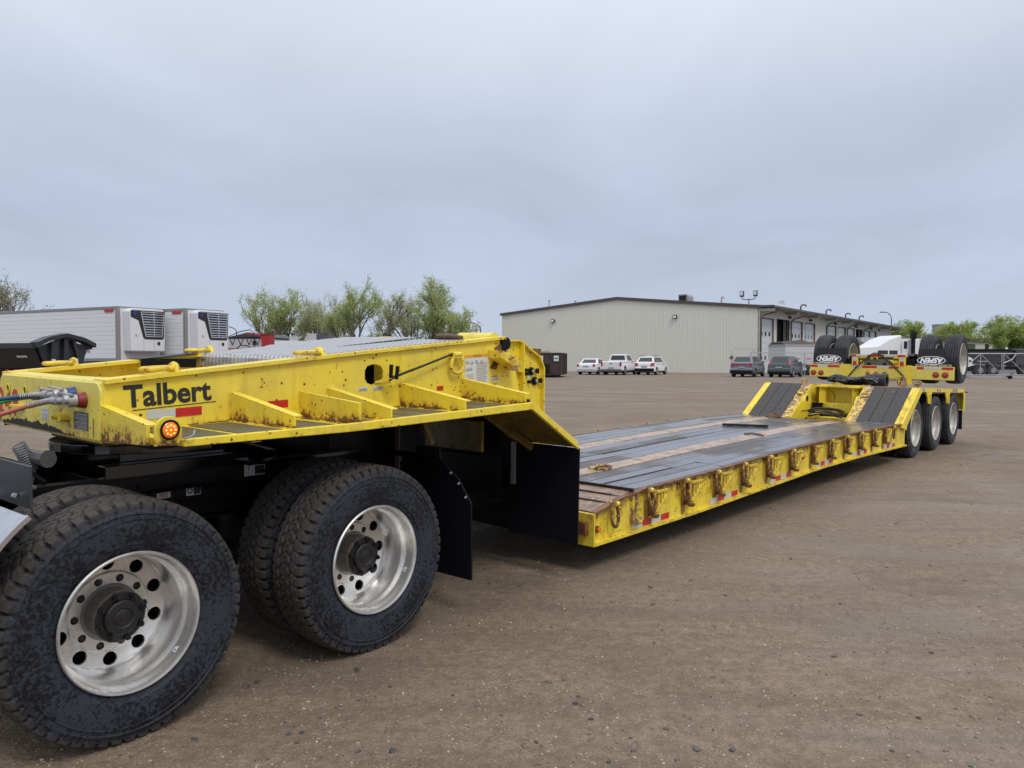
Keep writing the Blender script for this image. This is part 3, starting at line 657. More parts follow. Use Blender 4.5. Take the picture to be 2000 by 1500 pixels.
for ya, yb in ((-.028, .62), (W - .62, W + .028)):
    b = MB(); b.hexa([(9.495, ya, .290), (9.505, ya, .290), (9.53, yb, .285), (9.52, yb, .285), (9.490, ya, .985), (9.500, ya, .985), (9.53, yb, .990), (9.52, yb, .990)])
    sk = b.build('rubber_skirt', RUB, T); b = MB(); b.box(9.525, 9.535, .545 if ya < 1 else 2.0, .590 if ya < 1 else 2.05, .66, .985)
    for z in (.70, .80, .90): b.cyl((9.535, .568, z), (9.545, .568, z), .008, n=6)
    b.build('skirt_strap', GALV, sk)
b = MB(); b.prism([(.72, .86), (1.24, .84), (1.24, 1.19), (.72, 1.19)], 'x', 10.55, 10.56); b.prism([(.44, .90), (.52, .845), (.69, .86), (.69, 1.02), (.46, 1.02)], 'x', 10.42, 10.43); sk = b.build('rubber_panel', FLAP, T)
b = MB(); b.box(10.561, 10.568, .705, .75, .86, 1.17)
for z in (.92, 1.0, 1.08): b.cyl((10.568, .727, z), (10.576, .727, z), .008, n=6)
b.build('panel_strap', simple('brown_grey_strap', (.13, .10, .08), .6), sk)
# front plate, rounded at its corners
b = MB(); y0, y1 = YB - .002, W - YB + .002; rc = .055
def rrect(y0, y1, z0, z1, rc, n=5):
    P = []
    for cy, cz, a in ((y0 + rc, z0 + .03, 180), (y1 - rc, z0 + .03, 270), (y1 - rc, z1 - rc, 0), (y0 + rc, z1 - rc, 90)):
        q = rc if a < 180 else .03
        if a in (180,): P.append((y0, z0)); continue
        if a in (270,): P.append((y1, z0)); continue
        for i in range(n + 1):
            t = R(a + 90 * i / n); P.append((cy + rc * math.cos(t), cz + rc * math.sin(t)))
    return P
pl = rrect(y0, y1, 1.225, 1.505, .05)
b.prism(pl, 'x', 12.530, 12.548, [.8, .8] + [.3] * (len(pl) - 2))
# rolled top edge
b.prism([(12.545, 1.470), (12.541, 1.500), (12.530, 1.515), (12.50, 1.520), (12.44, 1.522), (12.44, 1.508), (12.50, 1.506), (12.53, 1.47)], 'y', y0 + .01, y1 - .01, .2)
fp = b.build('front_plate', YELB, T, bevel=.003)
def disc(parent, name, c, r_, mat, t=.002, axd=(1, 0, 0), n=20):
    b = MB(); c = Vector(c); b.cyl(c, c + Vector(axd).normalized() * t, r_, n=n); return b.build(name, mat, parent)
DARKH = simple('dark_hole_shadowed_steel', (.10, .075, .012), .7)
for y in (1.855, 1.585, 1.335):
    b = MB(); b.lathe([(.030, .002), (.028, .0045), (.021, .0045), (.020, -.006)], (12.549, y, 1.428), 20, 'x'); b.build('plate_hole_collar', YEL, fp)
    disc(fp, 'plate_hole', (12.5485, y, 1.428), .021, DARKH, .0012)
text_mesh('249', 'fleet_number', REDP, fp, .215, facing((-12.5495, 2.035, 1.278), (0, -1, 0), (0, 0, 1)), .0006, .004, sx=.98, spacing=1.12)
b = MB(); b.box(12.549, 12.5505, 1.245, 1.345, 1.285, 1.35); lb = b.build('notice_label', LAB, fp)
for z in (1.34, 1.333, 1.318, 1.311, 1.304, 1.297, 1.29):
    b = MB(); b.box(12.5507, 12.5512, 1.252, 1.338, z - .002, z); b.build('label_print', LABG, lb)
b = MB(); b.box(12.549, 12.552, .730, .905, 1.265, 1.355); lb = b.build('data_plate', simple('worn_metal_data_plate', (.10, .10, .11), .4, .5, .5, 30), fp, bevel=.002)
for k in range(8):
    b = MB(); z = 1.345 - k * .0105; b.box(12.5522, 12.5528, .74, .74 + .15 * (1 if k % 3 else .8), z - .0045, z); b.build('label_print', LABG if k % 2 else GALV, lb)
b = MB(); b.cyl((12.549, 1.06, 1.315), (12.60, 1.06, 1.315), .012, n=10); b.box(12.549, 12.57, 1.03, 1.10, 1.295, 1.335); b.cyl((12.549, .99, 1.313), (12.59, .99, 1.313), .020, n=12); b.box(12.549, 12.59, 1.60, 1.72, 1.33, 1.345)
b.build('plug_bracket', YELR, fp, bevel=.002)
b = MB(); b.box(12.552, 12.556, .66, .663, 1.24, 1.33, .9); b.build('weld_scar', RUST, fp)
# soot and grease along the plate's lower edge: ragged patch of its own
b = MB(); rg0 = random.Random(8); n = 34; P = [(.95, 1.2265), (1.97, 1.2265)]
for i in range(n + 1):
    u = i / n; P.append((1.97 - 1.02 * u, 1.232 + .045 * math.sin(math.pi * min(1, u * 1.1)) ** .6 * rg0.uniform(.5, 1.1)))
b.prism(P, 'x', 12.5482, 12.5490); b.build('grease_stain', simple('black_grease', (.008, .007, .006), .6, 0, .5, 14), fp)
# air and power couplings with hoses running forward out of frame
def coupler(y, z, c, hose_end, hm, name):
    b = MB(); b.cyl((12.55, y, z), (12.585, y, z), .040, .034, 18); base = b.build('gladhand_seat', c, fp, smooth=40)
    b = MB(); b.cyl((12.585, y, z), (12.625, y + .005, z), .030, .033, 16); b.cyl((12.60, y + .03, z), (12.63, y + .10, z - .004), .020, .017, 12); b.cyl((12.63, y + .10, z - .004), (12.64, y + .15, z - .006), .023, .021, 12)
    b.bar((12.615, y - .03, z + .028), (12.625, y + .11, z + .036), .018, .009); b.lathe([(.0, .035), (.02, .03), (.026, .01), (.024, 0)], (12.615, y, z + .005), 14, 'x')
    b.build('gladhand', GALV, base, smooth=40)
    P0 = Vector((12.64, y + .15, z - .006)); P3 = Vector(hose_end); P1 = P0 + Vector((.01, .14, -.003)); P2 = P3 - Vector((.12, .05, -.002))
    pts = [P0 * (1 - t) ** 3 + P1 * 3 * t * (1 - t) ** 2 + P2 * 3 * t * t * (1 - t) + P3 * t ** 3 for t in np.linspace(0, 1, 30)]
    b = MB(); b.tube(pts, .011, 10); h = b.build(name, hm, fp, smooth=60)
    b = MB(); m = 10; sp = []
    L = pts[:9]
    for i in range(9 * 16):
        u = i / (9 * 16) * 8; k = int(u); f = u - k; c0 = L[k] * (1 - f) + L[k + 1] * f; d = (L[k + 1] - L[k]).normalized(); a = d.orthogonal().normalized(); bb = d.cross(a); t = i / 6 * 2 * math.pi * .62
        sp.append(c0 + (a * math.cos(t) + bb * math.sin(t)) * .0135)
    b.tube(sp, .0028, 4); b.build('hose_spring', GALV, h, smooth=60)
simple('green_hose', (.03, .42, .06), .35); simple('blue_hose', (.02, .075, .16), .35); simple('red_hose', (.42, .13, .09), .4)
coupler(.775, 1.415, simple('red_painted_fitting', (.22, .02, .02), .45), (13.10, 1.30, 1.245), _mc['red_hose'], 'air_hose')
coupler(.900, 1.437, simple('blue_painted_fitting', (.02, .05, .2), .4), (13.10, 1.33, 1.372), _mc['blue_hose'], 'air_hose')
coupler(1.04, 1.425, simple('grey_fitting', (.25, .25, .26), .4, .5), (13.10, 1.32, 1.325), _mc['green_hose'], 'power_cable')
# lettering, tape and labels on the near web
wy = YB - .0015
text_mesh('Talbert', 'lettering', DECAL, T, .152, facing((-12.432, wy, 1.383), (1, 0, .052), (-.052, 0, 1)), .0006, .0042, sx=1.0, spacing=1.0)
b = MB(); b.prism([(12.395, 1.365), (11.955, 1.392), (11.955, 1.396), (12.395, 1.369)], 'y', wy - .001, wy); b.build('lettering_underline', DECAL, T)
def tape(y, segs):
    for (xa, xb, za, zb, h, m) in segs:
        b = MB(); b.prism([(xa, za), (xb, zb), (xb, zb + h), (xa, za + h)], 'y', y - .0014, y); b.build('reflective_tape', m, T)
tape(wy, ((12.325, 12.178, 1.318, 1.322, .045, WHTT), (12.176, 12.035, 1.322, 1.328, .045, REDT), (11.64, 11.51, 1.338, 1.343, .043, REDT), (11.155, 11.03, 1.356, 1.36, .043, REDT), (10.32, 10.26, 1.40, 1.402, .03, REDT)))
def card(name, x0, x1, z0, z1, y, mat=LAB, par=None):
    b = MB(); b.prism([(x0, z0), (x1, z0 + (x0 - x1) * .05), (x1, z1 + (x0 - x1) * .05), (x0, z1)], 'y', y - .0012, y); return b.build(name, mat, par or T)
lc = card('caution_label', 10.045, 9.795, 1.42, 1.645, wy)
card('label_print', 10.045, 9.795, 1.625, 1.645, wy - .0014, LABO, lc)
text_mesh('CAUTION', 'label_print', DECAL, lc, .019, facing((-9.965, wy - .003, 1.634), (1, 0, .05), (-.05, 0, 1)), .0003)
random.seed(3)
for k in range(13): card('label_print', 9.925, 9.808 + random.random() * .02, 1.582 - k * .0125, 1.586 - k * .0125, wy - .0014, LABG, lc)
for k in range(7): card('label_print', 10.03, 9.945 + random.random() * .03, 1.50 - k * .0135, 1.504 - k * .0135, wy - .0014, LABG, lc)
for x, z in ((10.02, 1.592), (9.975, 1.588), (9.925, 1.598), (9.87, 1.596), (10.02, 1.54), (9.985, 1.545)):
    b = MB(); b.tube([(x + .014 * math.cos(t), wy - .002, z + .011 * math.sin(t)) for t in np.linspace(0, 2 * math.pi, 12, endpoint=False)], .0018, 4, True); b.cyl((x - .01, wy - .002, z), (x + .02, wy - .002, z - .004), .0018, n=4); b.build('label_print', LABG, lc)
for z in (1.452, 1.395):
    l_ = card('caution_label', 9.77, 9.665, z, z + .026, wy); text_mesh('CAUTION', 'label_print', DECAL, T, .013, facing((-9.755, wy - .002, z + .031), (1, 0, .05), (-.05, 0, 1)), .0003)
    for q in (.006, .014): card('label_print', 9.762, 9.68, z + q, z + q + .004, wy - .0014, LABG, l_)
for x0, x1, z0 in ((11.0, 10.925, 1.417), (10.885, 10.80, 1.418)):
    l_ = card('notice_label', x0, x1, z0, z0 + .022, wy)
    for q in (.004, .011): card('label_print', x0 - .006, x1 + .008, z0 + q, z0 + q + .004, wy - .0014, LABG, l_)
# hole interior, valve levers, release bar, loop
b = MB(); b.box(10.76, 10.99, .74, .75, 1.40, 1.63); b.build('valve_housing', BLK, T)
b = MB(); b.bar((10.865, .60, 1.47), (10.80, .52, 1.50), .014, .014); b.bar((10.83, .60, 1.455), (10.79, .50, 1.46), .014, .014); b.bar((10.87, .62, 1.45), (10.78, .55, 1.465), .02, .02); b.build('valve_lever', YELR, T)
b = MB(); b.cyl((10.805, .52, 1.50), (10.800, .52, 1.585), .012, .013, 10); b.cyl((10.775, .50, 1.49), (10.765, .50, 1.575), .012, .013, 10); b.build('lever_grip', BLK, T)
b = MB(); b.tube([(10.795, .545, 1.485), (10.76, .545, 1.503), (10.5, .55, 1.573), (10.24, .56, 1.645), (10.19, .57, 1.652)], [.011, .010, .008, .008, .014], 8); b.build('release_bar', simple('black_rod', (.02, .02, .018), .5, .2, .4, 20), T, smooth=50)
def ring(name, c, w_, h_, wire, par, mat, pl='xz', tilt=0.0, pear=.25, n=26):
    b = MB(); P = []
    for i in range(n):
        t = 2 * math.pi * i / n; k = 1 - pear * math.cos(t)
        u = w_ / 2 * math.sin(t) * k; v = h_ / 2 * math.cos(t)
        P.append((c[0] + u, c[1] + tilt * (v - h_ / 2), c[2] + v) if pl == 'xz' else (c[0] + v, c[1] + u, c[2] + tilt * (v)))
    b.tube(P, wire, 8, True, r=.68); return b.build(name, mat, par, smooth=60)
ring('tie_down_ring', (10.16, .565, 1.585), .115, .13, .0135, T, YELR)
b = MB(); b.box(10.21, 10.12, .55, .60, 1.625, 1.665, .5); b.cyl((10.2, .555, 1.65), (10.13, .555, 1.655), .016, n=10, r=.4); b.build('ring_lug', YELR, T, bevel=.003)
b = MB(); b.prism([(9.80, 1.625), (9.66, 1.57), (9.56, 1.545), (9.56, 1.60), (9.68, 1.655), (9.80, 1.685)], 'y', .47, .60, .42); b.build('latch_arm', YELF, T, bevel=.006)
b = MB(); b.hexa([(9.655, .47, 1.535), (9.57, .47, 1.52), (9.55, .58, 1.53), (9.64, .58, 1.55), (9.66, .47, 1.60), (9.575, .47, 1.585), (9.55, .58, 1.60), (9.64, .58, 1.615)], .6); b.build('latch_block', RUSTY, T, bevel=.006)
b = MB(); b.prism([(9.78, 1.55), (9.72, 1.54), (9.73, 1.70), (9.62, 1.755), (9.60, 1.62)], 'y', .585, .60, .8); b.build('latch_plate', RUST, T)
for (x, z) in ((12.21, 0), (11.31, 0)):
    for s_ in (1, 0):
        y = mir(YB + .05, s_); zt = topz(x) + .02
        ring('tie_down_link', (x + .035, y, zt + .020), .100, .160, .0135, T, YELF, 'xy', -.05, .05)
        b = MB(); P = [(x - .050 + .0, y + .040 * math.cos(t), zt + .040 * math.sin(t)) for t in np.linspace(0, math.pi, 9)]; b.tube(P, .0165, 8, r=.72); b.build('ring_lug', YELF, T, smooth=60)
# tread plate covers between the beams
def cover(x0, x1, dz0, dz1, y0, y1, name, lip=.10):
    b = MB(); n = 6
    for i in range(n):
        a = x0 + (x1 - x0) * i / n; c_ = x0 + (x1 - x0) * (i + 1) / n; za = topz(a) + .022 + dz0 + (dz1 - dz0) * i / n; zb = topz(c_) + .022 + dz0 + (dz1 - dz0) * (i + 1) / n
        b.hexa([(a, y0, za - .005), (c_, y0, zb - .005), (c_, y1, zb - .005), (a, y1, za - .005), (a, y0, za), (c_, y0, zb), (c_, y1, zb), (a, y1, za)])
    za = topz(x0) + .022 + dz0
    prof = [(x0, za), (x0 + .03, za - .006), (x0 + .055, za - .03), (x0 + .06, za - lip), (x0 + .055, za - lip), (x0 + .05, za - .03), (x0 + .028, za - .011), (x0, za - .005)]
    b.prism(prof, 'y', y0, y1); return b.build(name, TREAD, T, smooth=30)
cover(11.30, 10.02, .002, .004, YB + .03, W - YB - .03, 'tread_plate', .09)
cover(10.72, 10.0, .008, .020, 1.15, W - YB + .04, 'tread_plate', .012)
b = MB(); b.tube([(10.02, .66, topz(10.0) + .03), (10.03, .78, topz(10.0) + .045), (10.02, .9, topz(10.0) + .042)], .022, 8, r=.9); b.build('cover_edge', RUST, T, smooth=50)
b = MB()
for a, c_ in ((10.0, 9.62),):
    b.hexa([(a, .70, topz(a) - .01), (c_, .70, topz(c_) - .01), (c_, 1.9, topz(c_) - .10), (a, 1.9, topz(a) - .06), (a, .70, topz(a) + .012), (c_, .70, topz(c_) + .012), (c_, 1.9, topz(c_) - .06), (a, 1.9, topz(a) - .02)], .3)
b.build('top_plate', YELB, T)
b = MB(); b.cyl((9.66, .66, 1.762), (9.66, 1.02, 1.762), .055, n=24, r=.2); b.build('pivot_tube', YELB, T, smooth=50)
b = MB(); b.cyl((9.62, .575, 1.735), (9.62, .60, 1.735), .048, n=20); b.cyl((9.62, .60, 1.74), (9.64, .66, 1.755), .03, n=12); b.build('rubber_bumper', RUB, T, smooth=50)
# interior of the neck front: floor plate, cross tubes, cable, black strip on the far flange
b = MB(); b.box(11.28, 12.53, .62, 1.98, 1.212, 1.224, .5); b.box(11.9, 11.93, .62, 1.98, 1.224, 1.42, .4); b.box(11.22, 11.25, .62, 1.98, 1.224, 1.58, .4); b.cyl((12.15, .62, 1.40), (12.15, 1.98, 1.40), .035, n=14, r=.3); b.build('neck_crossmember', YELR, T)
b = MB(); b.hexa([(11.78, 1.87, topz(11.78) + .021), (11.38, 1.87, topz(11.38) + .021), (11.38, 2.03, topz(11.38) + .021), (11.78, 2.03, topz(11.78) + .021), (11.78, 1.87, topz(11.78) + .026), (11.38, 1.87, topz(11.38) + .026), (11.38, 2.03, topz(11.38) + .026), (11.78, 2.03, topz(11.78) + .026)])
b.box(11.40, 11.78, 1.865, 1.87, 1.54, 1.60); b.build('black_strip', BLK, T)
b = MB(); b.tube([(11.36, 1.86, 1.60), (11.0, 1.2, 1.48)], .012, 8); b.build('prop_rod', simple('brown_rod', (.09, .07, .06), .6), T)
b = MB(); b.tube([(12.5, 1.7, 1.46), (12.3, 1.5, 1.50), (12.1, 1.3, 1.49), (11.8, 1.2, 1.49), (11.4, 1.3, 1.48)], .007, 6); b.build('air_line', YEL, T, smooth=60)
# lamp bracket with the lit amber side lamp
b = MB(); P = [(12.585, 1.262)] + [(12.525 + .060 * math.cos(t), 1.325 + .062 * math.sin(t)) for t in np.linspace(0, math.pi, 14)] + [(12.465, 1.262)]
b.prism(P, 'y', -.042, -.030, [.9] + [.4] * 14 + [.9]); lbk = b.build('lamp_bracket', YEL, T, bevel=.002)
b = MB(); b.lathe([(.0, -.044), (.034, -.044), (.044, -.056), (.041, -.061), (.034, -.058)], (12.525, 0, 1.330), 28); b.build('lamp_grommet', RUB, lbk, smooth=40)
b = MB(); b.lathe([(.034, -.057), (.029, -.062), (.0, -.064)], (12.525, 0, 1.330), 28); lz = b.build('lamp_lens', LAMBON, lbk, smooth=60)
for k in range(9):
    a = 2 * math.pi * k / 8; rr_ = .020 if k < 8 else 0; b = MB(); b.cyl((12.525 + rr_ * math.cos(a), -.0625, 1.33 + rr_ * math.sin(a)), (12.525 + rr_ * math.cos(a), -.0655, 1.33 + rr_ * math.sin(a)), .0042, n=8); b.build('diode', LDOT, lz)
b = MB(); b.tube([(12.455, -.035, 1.285), (12.435, -.05, 1.29), (12.42, -.055, 1.30), (12.41, -.045, 1.32)], .004, 6); b.build('wire_clip', GALV, lbk)
# rear post plates of the neck with stiffener and couplings
for s_ in (1, 0):
    b = MB(); ya, yb = mir(.74, s_), mir(.752, s_)
    pts = [(9.58, 1.24), (9.58, 1.755), (9.30, 1.762), (9.04, 1.63), (8.99, 1.54), (8.985, .62), (9.06, .62)]
    b.prism(pts, 'y', ya, yb, .45); ye, yf_ = mir(.70, s_), mir(.79, s_)
    for p, q in zip(pts[1:5], pts[2:6]): b.bar((p[0], mir(.745, s_), p[1]), (q[0], mir(.745, s_), q[1]), .085, .012, (1, 0, 0) if abs(p[0] - q[0]) < .05 else (0, 0, 1), .38)
    b.prism([(9.275, 1.30), (9.275, 1.755), (9.262, 1.752), (9.262, 1.30)], 'y', mir(.69, s_), ya, .3); b.prism([(9.52, 1.52), (9.27, 1.51), (9.27, 1.525), (9.52, 1.535)], 'y', mir(.70, s_), ya, .3)
    b.build('neck_post', YEL, T)
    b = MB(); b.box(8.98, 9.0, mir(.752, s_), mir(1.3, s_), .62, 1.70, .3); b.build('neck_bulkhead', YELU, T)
for (x, z, r0) in ((9.13, 1.515, .034), (9.085, 1.435, .034)):
    b = MB(); b.lathe([(.0, -.002), (r0, -.002), (r0, -.014), (r0 * .6, -.016), (r0 * .55, -.030), (0, -.030)], (x, .74, z), 20); b.lathe([(0, -.03), (r0 * .62, -.03), (r0 * .62, -.045), (0, -.047)], (x - .055, .75, z + .003), 16); h = b.build('hose_coupling', BLK, T, smooth=40)
    b = MB(); b.lathe([(0, -.031), (r0 * .45, -.031), (r0 * .35, -.038), (0, -.038)], (x, .74, z), 14); b.build('coupling_nipple', GALV, h, smooth=40)
for x, z in ((9.20, 1.525), (9.19, 1.495), (9.16, 1.43)):
    b = MB(); b.cyl((x, .738, z), (x, .71, z), .014, n=10); b.build('cap', BLK, T)
card('notice_label', 9.165, 9.135, 1.455, 1.485, .738)
# ---------------------------------------------------------------- deck
dk = lambda x: interp(x, [(9.25, .470), (8.95, .528), (8.68, .568), (7.24, .583), (6.05, .610), (4.6, .630), (3.2, .642), (1.9, .632), (.8, .612)])
bt = lambda x: interp(x, [(9.25, .215), (7.5, .225), (6.03, .258), (4.5, .290), (3.0, .288), (.5, .245)])
for s_ in (1, 0):
    b = MB(); xs = np.linspace(9.24, .62, 24)
    for x0, x1 in zip(xs[:-1], xs[1:]):
        b.prism([(x0, bt(x0) + .015), (x1, bt(x1) + .015), (x1, dk(x1) - .012), (x0, dk(x0) - .012)], 'y', mir(.035, s_), mir(.047, s_), [.52, .52, .84, .84])
    b.prism([(9.24, .215), (9.255, .215), (9.255, .46), (9.24, .465)], 'y', mir(0, s_), mir(.25, s_), .6)
    b.build('side_rail', YELR, T)
    b = MB()
    for x0, x1 in zip(xs[:-1], xs[1:]):
        y0, y1 = mir(-.004, s_), mir(.09, s_)
        b.hexa([(x0, y0, bt(x0)), (x1, y0, bt(x1)), (x1, y1, bt(x1)), (x0, y1, bt(x0)), (x0, y0, bt(x0) + .020), (x1, y0, bt(x1) + .020), (x1, y1, bt(x1) + .020), (x0, y1, bt(x0) + .020)], [.62] * 8)
    b.build('bottom_flange', YELF, T)
    b = MB()
    for x0, x1 in zip(xs[:-1], xs[1:]):
        y0, y1 = mir(-.004, s_), mir(.055, s_)
        b.hexa([(x0, y0, dk(x0) - .016), (x1, y0, dk(x1) - .016), (x1, y1, dk(x1) - .016), (x0, y1, dk(x0) - .016), (x0, y0, dk(x0)), (x1, y0, dk(x1)), (x1, y1, dk(x1)), (x0, y1, dk(x0))])
    b.build('deck_edge', RUST, T)
# cross members under the deck
b = MB()
for x in np.arange(1.2, 9.0, .42): b.box(x - .03, x + .03, .05, W - .05, dk(x) - .17, dk(x) - .045)
b.box(.9, 8.7, .05, W - .05, .52, .53); b.build('deck_crossmember', BLK, T)
for s_ in (1, 0):
    b = MB(); b.box(9.10, 9.30, mir(.05, s_), mir(1.25, s_), .30, .40, .8); b.box(9.30, 9.302, mir(.17, s_), mir(.24, s_), .315, .385); b.box(9.22, 9.26, mir(.25, s_), mir(1.3, s_), .40, .47, .7); b.build('front_tube', RUST, T, bevel=.004)
# planks: near, centre and far fields, split at butt joints
rng = random.Random(11)
def plank(x0, x1, y0, y1, mat=WOOD, name='plank', th=.040):
    b = MB(); n = max(1, int(round((x0 - x1) / .7))); dz = rng.uniform(-.003, .002); g = rng.choice((.004, .006, .009)); x0 -= .004; x1 += .004
    tl = rng.uniform(-.003, .003)
    pr = []
    for i in range(n + 1):
        x = x0 + (x1 - x0) * i / n; z = dk(x) + dz; pr += [(x, y0 + g, z - th), (x, y1 - g, z - th), (x, y1 - g, z + tl), (x, y0 + g, z - tl)]
    fs = [(0, 1, 2, 3), (4 * n + 3, 4 * n + 2, 4 * n + 1, 4 * n)]
    for i in range(n):
        for k in range(4): fs.append((4 * i + k, 4 * i + (k + 1) % 4, 4 * i + 4 + (k + 1) % 4, 4 * i + 4 + k))
    b.add(pr, fs); return b.build(name, mat, T, bevel=.002)
def field(ys, joints, xa=8.64, xb=.98):
    for i, (y0, y1) in enumerate(zip(ys[:-1], ys[1:])):
        js = [xa] + [j + rng.uniform(-.005, .005) if not isinstance(j, tuple) else j[i] for j in joints] + [xb]
        for a, c_ in zip(js[:-1], js[1:]): plank(a, c_, y0, y1)
field([.055, .20, .375, .55, .735], [(7.0, 6.95, 7.4, 4.6), (4.3, 4.9, 4.2, 2.5), (2.2, 2.6, 2.1, 1.8)])
field([1.00, 1.20, 1.40, 1.60, 1.78], [7.12, (5.2, 4.6, 5.2, 4.1), 3.0], 8.64, 1.75)
field([2.045, 2.23, 2.40, 2.545], [7.35, 5.0, (3.5, 2.9, 3.4)], 8.64, 1.05)
for (ya, yb) in ((.742, .995), (1.785, 2.04)):
    for a, c_ in ((8.64, 6.0), (5.985, 3.2), (3.185, 1.3)): plank(a, c_, ya, yb, STRIP, 'deck_strip', .02)
# front ramp: steel bars and rusty plates across
b = MB()
for (a, c_) in ((9.22, 9.03), (9.0, 8.86), (8.83, 8.70)):
    b.hexa([(a, .04, dk(a) - .04), (c_, .04, dk(c_) - .04), (c_, W - .04, dk(c_) - .04), (a, W - .04, dk(a) - .04), (a, .04, dk(a) - .003), (c_, .04, dk(c_) - .003), (c_, W - .04, dk(c_) - .003), (a, W - .04, dk(a) - .003)])
b.build('ramp_plate', RAMPM, T)
for x, ys_ in ((9.02, .10), (8.845, .12), (8.675, .02)):
    b = MB(); b.box(x - .010, x + .010, ys_, W - ys_, dk(x) - .01, dk(x) + (.016 if x < 8.7 else .006)); b.build('ramp_bar', simple('dark_wet_steel_bar', (.05, .04, .038), .35, .2), T, bevel=.002)
b = MB(); b.box(8.02, 7.90, .745, .93, dk(8) - .0, dk(8) + .018); b.tube([(8.05, .80, dk(8) + .02), (7.98, .86, dk(8) + .035), (7.90, .82, dk(8) + .035), (7.86, .76, dk(8) + .02)], .016, 7, r=.5); b.build('deck_chain_lug', RUSTY, T, smooth=50)
b = MB(); b.tube([(4.45, .99, dk(4.4) + .008), (4.42, .90, dk(4.4) + .02), (4.40, .80, dk(4.4) + .01), (4.41, .745, dk(4.4))], .014, 7); b.build('strap_piece', simple('grey_rubber_scrap', (.10, .10, .11), .5), T, smooth=50)
b = MB(); b.hexa([(3.6, 1.70, .640), (3.35, 1.14, .640), (3.31, 1.14, .640), (3.56, 1.70, .640), (3.6, 1.70, .672), (3.35, 1.14, .672), (3.31, 1.14, .672), (3.56, 1.70, .672)]); o = b.build('loose_board', simple('black_wet_board', (.012, .012, .013), .4), None); o.matrix_world = TRL
tag(o, 'thin black strip of board lying across the middle of the wooden trailer deck', 'board')
# rings, fold-out brackets and rust stains along both sides
RINGX = [(8.952, 0, 1), (8.446, 1, 1), (7.823, 1, 1), (7.211, 1, 1), (6.623, 1, 1), (6.001, 1, 1), (5.359, 1, 1), (4.723, 1, 0), (4.107, 1, 1), (3.528, 1, 1), (2.938, 1, 1), (2.342, 1, 1), (1.822, 1, 0), (1.40, 0, 1)]
ringm = brm = None
def proto_ring():
    b = MB(); P = []
    for i in range(28):
        t = 2 * math.pi * i / 28; k = 1 - .30 * math.cos(t)
        P.append((.047 * math.sin(t) * k, -.022 + .012 * math.cos(t), -.085 + .098 * math.cos(t)))
    b.tube(P, .0135, 8, True); return b
def proto_bracket():
    b = MB()
    b.box(-.020, .022, -.022, .032, -.235, -.015, [1.0] * 4 + [.78] * 4)            # post
    b.box(-.026, .030, -.055, -.010, -.245, -.218, 1.0)                                # foot
    b.bar((-.02, -.022, -.035), (-.240, -.010, -.042), .030, .020, r=.70)               # top arm
    b.bar((-.022, -.022, -.205), (-.240, -.010, -.050), .030, .018, r=.74)             # diagonal
    for x in (-.075, -.12, -.165): b.bar((x, -.018, -.045), (x + .004, -.018, -.045 - (.235 + x) * .72), .012, .026, (1, 0, 0), .7)
    return b
for s_ in (1, 0):
    for i, (x, hb, hr) in enumerate(RINGX):
        y = mir(0, s_); z = dk(x) - .012; sg = 1 if s_ else -1
        if hr:
            if ringm is None: o = proto_ring().build('d_ring', RINGM, T, smooth=60); ringm = o.data
            else: o = bpy.data.objects.new('d_ring', ringm); col.objects.link(o); o.parent = T
            o.location = (-(x + .045), y, z); o.rotation_euler = (rng.uniform(-.1, .15) if s_ else 0, rng.uniform(-.25, .1), rng.uniform(-.25, .25) + (0 if s_ else math.pi))
            b = MB(); b.cyl((x + .055, y - .03 * sg, z - .005), (x + .02, y - .03 * sg, z - .005), .018, n=10, r=.3); b.box(x + .02, x + .055, min(y - .025 * sg, y + .035 * sg), max(y - .025 * sg, y + .035 * sg), z - .02, z + .008, .3); b.build('ring_lug', YELR, T, smooth=40)
        if hb and not (not s_ and i > 0 and False):
            if brm is None: o = proto_bracket().build('outrigger_bracket', YELF, T, bevel=.002); brm = o
            else: o = brm.copy(); col.objects.link(o)
            o.location = (-(x - .035), y, z); o.rotation_euler = (0, 0, 0 if s_ else math.pi)
        if s_:
            c = MB(); wz = rng.uniform(.6, 1); P = [(x + .035, z - .10), (x - .03, z - .10), (x - .035, bt(x) + .10), (x - .028 - .01 * wz, bt(x) + .04), (x + .01, bt(x) + .03), (x + .035, bt(x) + .055)]
            if hb: c.prism(P, 'y', .0325, .034, .9); c.build('rust_stain', STAIN, T)
def rtape(x0, x1, z0, z1):
    n = 4; ms = (WHTT, REDT, WHTT, REDT); h = .052; t_ = [0, .26, .5, .76, 1.0]
    for i in range(n):
        a = x0 + (x1 - x0) * t_[i]; c_ = x0 + (x1 - x0) * t_[i + 1]; za = z0 + (z1 - z0) * t_[i]; zb = z0 + (z1 - z0) * t_[i + 1]
        b = MB(); b.prism([(a, za), (c_, zb), (c_, zb + h), (a, za + h)], 'y', .0310, .0328); b.build('reflective_tape', ms[i], T)
for x0, x1 in ((8.66, 8.07), (7.30, 6.70), (5.91, 5.31), (4.53, 3.93), (3.15, 2.55), (1.76, 1.17)): rtape(x0, x1, bt(x0) + .028, bt(x1) + .028)
b = MB(); b.lathe([(.0, -.0), (.036, 0), (.036, .03)], (5.04, -.004, .50), 20); m_ = b.build('marker_base', RUB, T); b = MB(); b.lathe([(.0, -.012), (.026, -.008), (.030, -.001)], (5.04, -.004, .50), 20); b.build('marker_lens', LAMB, m_, smooth=60)
b = MB(); b.lathe([(.0, .01), (.026, .012), (.026, .036)], (9.18, -.004, .335), 20); m_ = b.build('marker_base', RUST, T); b = MB(); b.lathe([(.0, -.002), (.018, 0), (.021, .012)], (9.18, -.004, .335), 20); b.build('marker_lens', LAMB, m_, smooth=60)
b = MB()
